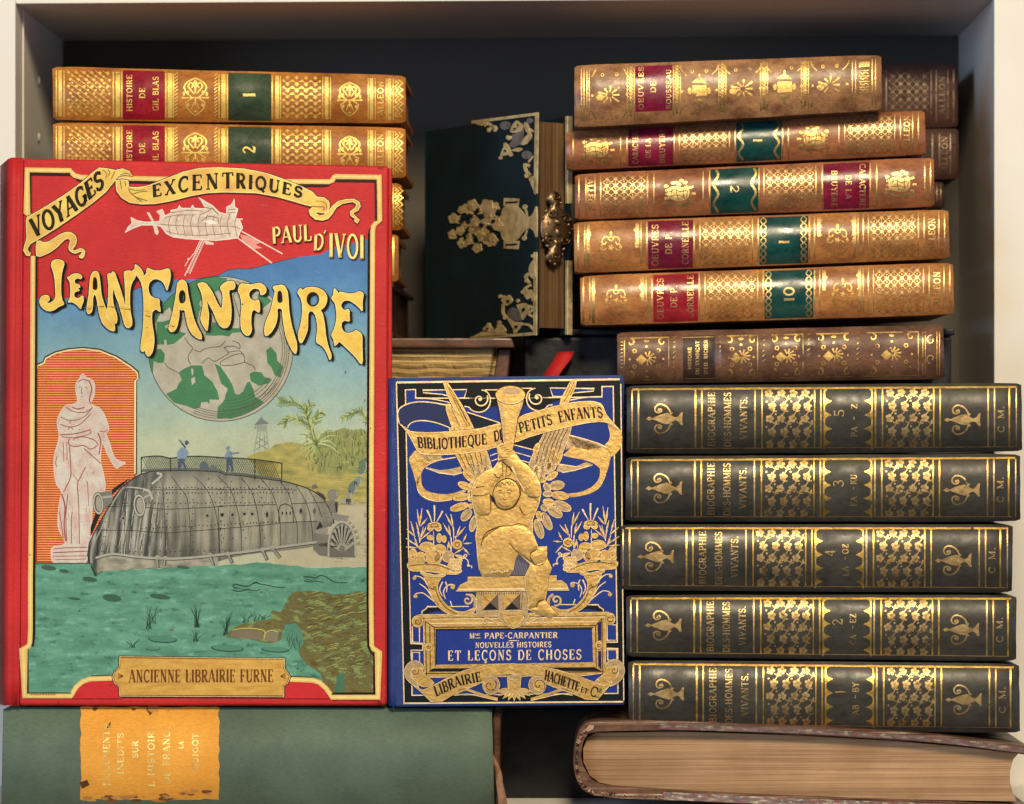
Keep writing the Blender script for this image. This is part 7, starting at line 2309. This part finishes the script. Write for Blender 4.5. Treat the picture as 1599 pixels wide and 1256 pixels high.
def corner_top(a):
    a.stroke(z([(555, 163), (1085, 95), (1075, 745)]), 4.6, BR, 6)
    a.poly(z([(555, 165), (640, 192), (700, 170), (690, 150)]), BR, 6)
    a.poly(z([(1075, 755), (1020, 620), (1060, 600), (1085, 640)]), BR, 6)
    a.poly(smooth(z([(880, 270), (930, 245), (975, 215), (975, 340), (940, 350), (900, 370), (865, 350), (885, 310)]), 3), M['steel'], 5)
    for q_ in ([(880, 200), (920, 150), (945, 165), (975, 190), (960, 235), (900, 250), (870, 240)], [(985, 165), (1010, 170), (1030, 230), (1045, 280), (1020, 330), (975, 350), (960, 330), (985, 290), (1010, 260), (990, 220)], [(840, 270), (880, 280), (870, 310), (845, 300)], [(820, 340), (850, 345), (880, 410), (890, 430), (855, 430), (810, 440), (785, 465), (800, 400), (815, 370)], [(880, 395), (900, 380), (950, 370), (965, 390), (940, 405), (905, 400)]):
        a.poly(smooth(z(q_), 3), BR, 8)
    for q_, w_ in (([(700, 175), (720, 200), (700, 225), (690, 210)], 4), ([(710, 195), (745, 200), (755, 225)], 4), ([(690, 175), (660, 195)], 3), ([(1030, 520), (990, 510), (1000, 560), (1035, 600)], 4.5), ([(1035, 600), (1000, 590), (1000, 610)], 3.5), ([(1020, 490), (1060, 440)], 3.2), ([(1060, 240), (1000, 200)], 3)):
        a.stroke(smooth(z(q_), 3, False), w_, BR, 7)
    for cx, cy, r in ((830, 190, 42), (1005, 430, 40), (1030, 150, 26)):
        p = z([(cx, cy)])[0]
        a.disc(p[0], p[1], r / 5.2, r / 6, M['steel'], 5, n=14)
    for cx, cy in ((790, 455), (815, 425), (840, 400), (830, 345), (875, 430), (695, 230), (745, 228), (1005, 605), (990, 515), (950, 385), (850, 290)):
        p = z([(cx, cy)])[0]
        a.disc(p[0], p[1], 2.6, 2.8, BR, 9, n=9)


def corner_low(a):
    zl = zc(600, 370, 3.9975)
    a.stroke(zl([(940, 95), (938, 605), (640, 625), (535, 632)]), 4.4, BR, 6)
    a.poly(zl([(535, 632), (610, 592), (760, 600), (760, 618)]), BR, 6)
    a.poly(smooth(zl([(770, 465), (800, 440), (845, 470), (855, 520), (800, 520), (770, 490)]), 3), M['steel'], 5)
    for q_ in ([(905, 180), (935, 150), (940, 260), (905, 240)], [(840, 420), (880, 415), (905, 450), (880, 500), (860, 520), (845, 470), (825, 430)], [(730, 390), (780, 370), (800, 400), (770, 430), (745, 420)], [(760, 500), (810, 530), (860, 535), (840, 580), (815, 595), (795, 560)], [(620, 580), (650, 545), (680, 570), (720, 540), (760, 590), (700, 600)], [(870, 350), (915, 330), (938, 400), (890, 390)]):
        a.poly(smooth(zl(q_), 3), BR, 8)
    for q_, w_ in (([(915, 300), (880, 320), (870, 350), (900, 370)], 4), ([(900, 230), (880, 250), (905, 290)], 4), ([(900, 430), (930, 450), (900, 480), (930, 500)], 3.5), ([(740, 420), (740, 480), (770, 500)], 4), ([(640, 560), (660, 590)], 3.5), ([(860, 545), (900, 550), (930, 580)], 3.5)):
        a.stroke(smooth(zl(q_), 3, False), w_, BR, 7)
    for cx, cy in ((722, 372), (745, 378), (775, 375), (862, 345), (888, 240), (832, 400), (650, 548), (715, 535), (625, 575), (815, 590), (750, 505), (925, 120), (880, 330), (885, 275)):
        p = zl([(cx, cy)])[0]
        a.disc(p[0], p[1], 2.7, 3.0, BR, 9, n=9)


def bouquet(a):
    a.poly(smooth(z([(800, 900), (830, 850), (880, 835), (940, 860), (990, 915), (1030, 935), (1060, 900), (1085, 855), (1085, 1100), (1060, 1050), (1020, 1030), (980, 1060), (930, 1120), (870, 1140), (810, 1120), (790, 1040)]), 3), BR, 7)
    for y in (815, 1160):
        a.stroke(z([(820, y + 25), (825, y - 18), (940, y - 18), (930, y + 25)]), 3.6, BR, 6, closed=True)
    for cx, cy in ((990, 855), (985, 1110)):
        p = z([(cx, cy)])[0]
        a.disc(p[0], p[1], 3.6, 4, BR, 7, n=10)
        a.stroke([p, z([(1010, 930 if cy < 900 else 1040)])[0]], 2.4, BR, 6)
    rr = random.Random(3)
    for cx, cy, r in ((560, 840, 48), (680, 850, 62), (740, 860, 48), (500, 870, 40), (470, 880, 32), (405, 950, 44), (450, 960, 36), (400, 1080, 42), (460, 1050, 40), (480, 1150, 46), (540, 1130, 36), (600, 1190, 44), (650, 1080, 66), (700, 1120, 60), (730, 1130, 44), (590, 1000, 60), (570, 960, 40), (700, 930, 50), (620, 880, 40), (770, 960, 36), (770, 1010, 46), (720, 1000, 36), (540, 900, 30), (500, 1000, 34), (610, 1060, 46), (560, 1040, 34), (530, 1080, 30), (660, 990, 40)):
        p = z([(cx, cy)])[0]
        n_p = []
        ph = rr.uniform(0, 6)
        for i in range(15):
            t_ = 2 * math.pi * i / 15
            k_ = 1 + .16 * math.sin(5 * t_ + ph)
            n_p.append((p[0] + r / 6.1 * k_ * math.cos(t_), p[1] + r / 5.6 * k_ * math.sin(t_)))
        a.poly(n_p, BR, 6 + rr.randint(0, 4))
        a.disc(p[0] + rr.uniform(-1, 1), p[1], 1.5, 1.6, BR, 13, n=8)


def holes(a, f, pts):
    for x, y, r1, r2 in pts:
        p = f([(x, y)])[0]
        a.disc(p[0], p[1], r1, r2, M['velvet'], 17, n=8, ang=.4)


_ct, _cl, _bq = corner_top, corner_low, bouquet


def corner_top(a):
    _ct(a)
    holes(a, z, ((905, 215, 1.8, 1.4), (1000, 255, 1.4, 1.8), (825, 395, 1.8, 1.6), (1030, 320, 1.2, 1.6), (930, 185, 1.2, 1.0)))


def corner_low(a):
    _cl(a)
    holes(a, zc(600, 370, 3.9975), ((865, 455, 2.2, 3), (770, 400, 2.2, 1.6), (905, 395, 2, 3), (690, 560, 2, 2.2), (820, 560, 2.4, 2), (640, 572, 1.6, 1.2)))


def bouquet(a):
    _bq(a)
    holes(a, z, ((540, 930, 4.5, 3.4), (475, 945, 3, 3), (525, 972, 4, 2.6), (600, 885, 2.6, 4.5), (632, 938, 3, 3), (470, 972, 3.6, 2.2), (632, 1003, 3.6, 3.2), (728, 972, 2.4, 3.2), (700, 1018, 3.6, 2.4), (782, 908, 2, 3.2), (768, 885, 2.4, 2.2), (580, 1105, 2.2, 4), (775, 1075, 2.2, 2.4), (718, 1042, 2.6, 3.2), (512, 1060, 3, 4), (690, 1010, 2.4, 1.6), (500, 1110, 2, 2.4), (430, 1010, 2, 2)))


mount('corner_mount', corner_top)
mount('corner_mount', corner_low)
mount('flower_mount', bouquet)
# clasp over the fore-edge
bm = bmesh.new()
rr = random.Random(8)
cl = [(862, 318, 5), (858, 306, 5), (868, 304, 5), (864, 300, 4), (850, 330, 5), (852, 348, 6), (850, 366, 6), (852, 384, 6), (858, 396, 5), (866, 404, 5), (872, 396, 5), (862, 330, 9), (864, 346, 11), (865, 362, 11), (863, 378, 9), (876, 336, 6), (880, 350, 6), (882, 362, 6), (878, 374, 6), (884, 342, 4), (886, 356, 4), (870, 316, 5), (856, 408, 4), (862, 412, 4), (846, 340, 4), (846, 376, 4), (874, 388, 5)]
def fore(x, y, out=.0016):
    return tr.lerp(brr, (y - 178) / 344.0) + nv * (.021 * (x - 840) / 46) + ux * out


plate = smooth([(862, 296), (872, 306), (868, 318), (880, 330), (888, 346), (887, 362), (880, 378), (870, 388), (874, 402), (862, 414), (852, 402), (856, 388), (848, 376), (845, 356), (848, 336), (858, 322), (853, 308)], 3)
n = len(plate)
ring0 = [bm.verts.new(fore(x, y, .0004)) for x, y in plate]
ring1 = [bm.verts.new(fore(864 + (x - 864) * .86, 355 + (y - 355) * .94, .0022)) for x, y in plate]
for i in range(n):
    bm.faces.new([ring0[i], ring0[(i + 1) % n], ring1[(i + 1) % n], ring1[i]])
bm.faces.new(ring1)
for x, y, r in cl:
    p = fore(x, y, .0018)
    mt = Matrix.Translation(p) @ Matrix.Rotation(rr.uniform(0, 3), 4, 'Y') @ Matrix.Diagonal((1, .45, rr.uniform(.5, .8), 1)) @ Matrix.Scale(r * S * .72, 4)
    bmesh.ops.create_icosphere(bm, subdivisions=2, radius=1, matrix=mt)
for cx, cy, r0, a0 in ((856, 334, 7, 0), (876, 340, 7, 90), (854, 372, 7, 200), (874, 374, 7, 300), (862, 306, 6, 40), (863, 400, 6, 140)):
    sp_ = spiral(cx, cy, 1.2, r0, a0, a0 + 420, 20)
    prev = None
    for k_, (x, y) in enumerate(sp_):
        c = fore(x, y, .0030)
        t_ = fore(*sp_[min(k_ + 1, 20)], .0030) - fore(*sp_[max(k_ - 1, 0)], .0030)
        t_.normalize()
        s1 = t_.cross(ux).normalized()
        rg_ = [bm.verts.new(c + (s1 * math.cos(q) + ux * math.sin(q)) * .00042) for q in (0, 1.57, 3.14, 4.71)]
        if prev:
            for q in range(4):
                bm.faces.new([prev[q], prev[(q + 1) % 4], rg_[(q + 1) % 4], rg_[q]])
        prev = rg_
bmesh.ops.recalc_face_normals(bm, faces=bm.faces)
me = bpy.data.meshes.new('clasp')
bm.to_mesh(me)
bm.free()
me.materials.append(M['bronze'])
for p in me.polygons:
    p.use_smooth = True
link('clasp', me, vel)


def strip_mesh(name, pts, wd, mat, parent, thick=.0005):
    """pts: list of ((px,py,y) left, (px,py,y) right)"""
    v, f = [], []
    for a_, b_ in pts:
        v += [at(*a_), at(*b_)]
    for i in range(len(pts) - 1):
        f.append((2 * i, 2 * i + 1, 2 * i + 3, 2 * i + 2))
    o = mesh_obj(name, v, f, mat, parent, True)
    m = o.modifiers.new('thick', 'SOLIDIFY')
    m.thickness = thick
    return o


# ------------------------------------------------------------------ brown book with wavy pages under the velvet one
pb = thing('leather_book', 'brown leather book with wavy yellowed pages, lying under the velvet one', 'book', at(690, 640, -.02))
slab('upper_board', [(570, 528, -.052), (799, 528, -.052), (803, 543, -.052), (570, 543, -.052)], (0, .11, 0), M['darkbrown'], pb, .0010, 2)
slab('lower_board', [(570, 640, -.052), (799, 640, -.052), (803, 652, -.052), (570, 652, -.052)], (0, .11, 0), M['darkbrown'], pb, .0010, 2)
rowsN, colsN = 15, 44
vs, fs = [], []
for j in range(rowsN + 1):
    v = j / rowsN
    for i in range(colsN + 1):
        u = i / colsN
        xr_ = 777 - 20 * v ** 1.4
        x = 572 + (xr_ - 572) * u
        y = 544.5 + v * 95 + 1.3 * math.sin(u * 19 + v * 3) * math.sin(v * math.pi) + .8 * nz(u * 9, v * 4)
        vs.append(at(x, y, -.046 + .0014 * (j % 2) + .0006 * nz(u * 30, v * 30) + (.004 if u > .96 else 0)))
for j in range(rowsN):
    for i in range(colsN):
        k_ = j * (colsN + 1) + i
        fs.append((k_, k_ + 1, k_ + colsN + 2, k_ + colsN + 1))
po = mesh_obj('page_block', vs, fs, M['pages2'], pb)
md = po.modifiers.new('thick', 'SOLIDIFY')
md.thickness = .0012
md.offset = 0
slab('page_block', [(572, 545, -.0425), (768, 545, -.0425), (752, 639, -.0425), (572, 639, -.0425)], (0, .09, 0), M['pages2'], pb, .0)
slab('worn_corner', [(779, 545.5, -.045), (797, 545.5, -.045), (790, 610, -.045), (762, 638, -.045)], (0, .09, 0), M['darkbrown'], pb, .0006, 1)

# ------------------------------------------------------------------ brown book, lowest of the left stack
lb_ = thing('leather_book', 'dark brown book at the foot of the left stack, turned into shadow', 'book', at(590, 531, .02))
A0, A1, A2, A3 = at(540, 437, -.052), at(614, 441, -.036), at(646, 463, .12), at(540, 463, .12)
B0, B1 = at(540, 530, -.052), at(614, 528, -.036)
dz = Vector((0, 0, B1.z - A1.z))
t_ = Vector((0, 0, -.0028))
ax = [A0, A1, A2, A3]
mesh_obj('upper_board', ax + [p + t_ for p in ax], BOXF, M['darkbrown'], lb_, False, .0008, 2)
ax2 = [p + dz - t_ for p in ax]
mesh_obj('lower_board', ax2 + [p + t_ for p in ax2], BOXF, M['darkbrown'], lb_, False, .0008, 2)
ins_ = [A0 + Vector((0, .004, 0)), A1 + Vector((-.003, .004, 0)), A2 + Vector((-.003, -.003, 0)), A3]
ax3 = [p + t_ * 1.05 for p in ins_]
mesh_obj('page_block', ax3 + [p + dz - t_ * 1.05 for p in ins_], BOXF, M['darkbrown'], lb_)

# ------------------------------------------------------------------ black books in the shadows
bk = thing('black_book', 'black book with a red ribbon marker, lying under the tan books on the right', 'book', at(1150, 640, .03))
slab('upper_board', [(884, 514, -.012), (1491, 513, -.012), (1491, 524, -.012), (884, 524, -.012)], (0, .11, 0), M['black'], bk, .0010, 2)
slab('lower_board', [(884, 640, -.012), (1491, 640, -.012), (1491, 650, -.012), (884, 650, -.012)], (0, .11, 0), M['black'], bk, .0010, 2)
slab('spine', [(818, 525, -.010), (1486, 525, -.010), (1486, 639, -.010), (818, 639, -.010)], (0, .10, 0), M['black'], bk, .0020, 3)
rp_ = []
for i in range(12):
    t_ = i / 11
    x = 884 - 44 * t_ + 3 * math.sin(t_ * 3)
    yv = -.016 - .004 * math.sin(t_ * 2.2)
    wv = 2.0 * math.sin(t_ * 9)
    rp_.append(((x - 13 + wv * .4, 550 + 62 * t_, yv - .0015 * math.sin(t_ * 7)), (x + 13 + wv * .3, 548.5 + 62 * t_ + wv * .3, yv - .003 + .0015 * math.cos(t_ * 6))))
strip_mesh('ribbon_marker', rp_, 0, M['ribbon'], bk, .0003)

gb = thing('black_book', 'black book in the dark gap right of the faded green cloth book', 'book', at(850, 1249, -.03))
slab('cover', [(700, 1106, -.062), (940, 1106, -.062), (940, 1248.5, -.062), (700, 1248.5, -.062)], (0, .10, 0), M['black'], gb, .0012, 2)

# ------------------------------------------------------------------ green cloth book at the lower left
gc = Spine('cloth_book', 'large faded green cloth book with a torn ochre title label, lying under the red one', (5, 1104), (768, 1106), (772, 1264), (2, 1264), -.1290, .125, M['green_cloth'], bulge=.0150, power=2.2, seed=51)
lab = gc.patch('title_label', 126, 342, M['yellow_label'], -.004, .905, rag=2.2)
gc.letter(lab, [('DOCUMENTS', 166), ('INEDITS', 188), ('SUR', 211), ('L HISTOIRE', 236), ('DE FRANCE', 260), ('LA', 283), ('GUIGOT', 305)], 0, 0, [(.17, .77), (.25, .66), (.33, .50), (.17, .78), (.17, .75), (.335, .405), (.25, .62)], [10, 9.5, 9, 10.5, 10.5, 7, 9], 2.2, gold('worn_label_gilding', (.96, .80, .30, 1), .42, (.36, .50), 70, metal=.3))
rg = Art(gc.y, step=.00005, curved=True, thr=4)
rnd = random.Random(21)
BRN, TAN_ = C(150, 96, 44), C(206, 140, 70)
for i in range(46):
    u = rnd.random()
    x = 130 + 206 * u
    v = (.865 + .05 * rnd.random() - (.05 if x > 285 else 0)) if i < 34 else .005 + .03 * rnd.random()
    p = gc.P(x, v)
    r = rnd.uniform(1.5, 7)
    pts = [(p[0] + r * (1.6 if i < 34 else .6) * math.cos(a) * rnd.uniform(.5, 1.2), p[1] + r * .55 * math.sin(a) * rnd.uniform(.5, 1.2)) for a in [j * .785 for j in range(8)]]
    rg.poly(pts, M['ink'], 2 + i % 2, rnd.choice([BRN, TAN_, C(120, 74, 36), C(226, 164, 92)]))
for q_ in ([(166, 1134), (173, 1127), (172, 1136), (168, 1138)], [(124, 1222), (136, 1218), (140, 1226), (128, 1232)], [(228, 1106), (240, 1110), (234, 1118)], [(300, 1107), (306, 1114), (309, 1118)]):
    rg.poly(q_, M['ink'], 3, C(96, 62, 34))
for i in range(5):
    rg.poly([(232 + 3 * i, 1102 + rnd.uniform(-3, 3)), (236 + 3 * i, 1104), (235 + 3 * i, 1112 + rnd.uniform(-2, 4)), (231 + 3 * i, 1108)], M['ink'], 4, TAN_)
rg.build('torn_edges', lab)
strip_mesh('leather_strip', [((766, 1180, -.118), (770, 1178, -.118)), ((770, 1192, -.120), (776, 1189, -.120)), ((774, 1202, -.122), (782, 1202, -.122)), ((774, 1212, -.124), (784, 1209, -.124)), ((775, 1225, -.125), (785, 1222, -.125)), ((777, 1240, -.125), (789, 1238, -.125)), ((779, 1262, -.125), (793, 1262, -.125))], 0, M['strip'], gc.root, .0008)
slab('torn_hinge', [(769, 1112, -.112), (782, 1112, -.112), (778, 1258, -.112), (772, 1258, -.112)], (0, .08, 0), M['darkbrown'], gc.root, .0008, 1)

# ------------------------------------------------------------------ big book lying with its page edges to the viewer
pgb = thing('large_book', 'large book with bare tan page edges facing out, lowest at the right', 'book', at(1250, 1266, -.06))
outer = [(1606, 1166), (1500, 1152), (1400, 1143), (1240, 1134), (1060, 1127), (960, 1125), (925, 1127), (908, 1136), (899, 1158), (895.5, 1185), (898, 1210), (907, 1229), (922, 1240), (960, 1246), (1060, 1251), (1240, 1259), (1400, 1264), (1606, 1267)]
inner = [(1604, 1258), (1400, 1249.5), (1240, 1244), (1060, 1235), (960, 1228), (935, 1224), (919, 1212), (909, 1190), (908.5, 1168), (916, 1150), (935, 1143), (1060, 1141), (1240, 1147), (1400, 1156), (1500, 1165), (1604, 1179)]
YF, YBK = -.1245, -.004
ring = smooth(outer, 3, False) + smooth(inner, 3, False)
f3 = [at(x + .8 * nz(x * .1, y * .1), y + .8 * nz(x * .11, y * .07, 4), YF + .0006 * nz(x * .2, y * .2)) for x, y in ring]
b3 = [Vector((p.x, YBK, p.z)) for p in f3]
n = len(ring)
bm = bmesh.new()
tri = tessellate_polygon([[Vector((x, y, 0)) for x, y in ring]])
V_ = [bm.verts.new(p) for p in f3 + b3]
for t_ in tri:
    bm.faces.new([V_[i] for i in t_])
    bm.faces.new([V_[i + n] for i in reversed(t_)])
for i in range(n):
    j = (i + 1) % n
    bm.faces.new([V_[i], V_[j], V_[j + n], V_[i + n]])
bmesh.ops.recalc_face_normals(bm, faces=bm.faces)
me = bpy.data.meshes.new('leather_cover')
bm.to_mesh(me)
bm.free()
me.materials.append(M['darkbrown'])
cvr = link('leather_cover', me, pgb)
pages_o = [(930, 1144.5), (1060, 1142.5), (1240, 1148.5), (1400, 1157.5), (1500, 1166.5), (1590, 1177), (1582, 1186), (1577, 1205), (1577, 1222), (1582, 1240), (1588, 1252), (1400, 1248), (1240, 1242.5), (1060, 1233.5), (960, 1226.5), (936, 1222.5), (921, 1211), (911, 1190), (910.5, 1169), (917, 1152)]
f3 = [at(x, y, -.119) for x, y in pages_o]
n = len(f3)
mesh_obj('page_block', f3 + [Vector((p.x, -.012, p.z)) for p in f3], [tuple(range(n)), tuple(range(2 * n - 1, n - 1, -1))] + [(i, i + n, (i + 1) % n + n, (i + 1) % n) for i in range(n)], M['pages'], pgb)
mb = Art(lambda x, y: YF - .0008, thr=10)


def marb(x, y):
    v = fz(x * .05, y * .22, 3, 3)
    c = mixc(C(150, 128, 116), C(96, 88, 88), .5 + v)
    w_ = fz(x * .07, y * .3, 9, 3)
    if w_ > .12:
        c = mixc(c, C(146, 82, 70), min(.9, (w_ - .12) * 4))
    if w_ < -.25:
        c = mixc(c, C(206, 186, 152), min(.9, (-.25 - w_) * 4))
    return c


mb.poly([(1036, 1237), (1240, 1247), (1400, 1252.5), (1604, 1260), (1604, 1266), (1400, 1262.5), (1240, 1257.5), (1036, 1249)], INK, 1, marb, thr=4)
mb.poly([(1030, 1130), (1240, 1137), (1400, 1146), (1500, 1155), (1604, 1169), (1604, 1177), (1500, 1163.5), (1400, 1154), (1240, 1145), (1030, 1139)], INK, 1, lambda x, y: mixc(marb(x, y), C(100, 74, 66), .45), thr=4)
mb.build('marbled_paper', cvr)
wr_ = Art(lambda x, y: YF - .0008, thr=10)
rnd = random.Random(31)
LTn, DKn = C(196, 150, 116), C(60, 40, 34)
edge = smooth([(925, 1136), (912, 1142), (903, 1160), (900, 1182), (902, 1206), (910, 1226), (926, 1236), (960, 1240), (1030, 1245)], 8, False)
for i, p in enumerate(edge):
    if rnd.random() < .8:
        r = rnd.uniform(.8, 2.6)
        wr_.poly([(p[0] + rnd.uniform(-2, 2) + r * math.cos(a) * rnd.uniform(.6, 1.3), p[1] + rnd.uniform(-.5, .5) + r * math.sin(a) * rnd.uniform(.6, 1.6)) for a in [j * 1.05 for j in range(6)]], INK, 1, rnd.choice([LTn, LTn, DKn, C(150, 108, 84)]))
wr_.poly([(914, 1140), (920, 1132), (928, 1133), (926, 1139), (918, 1143)], INK, 2, LTn)
wr_.build('worn_edges', cvr)
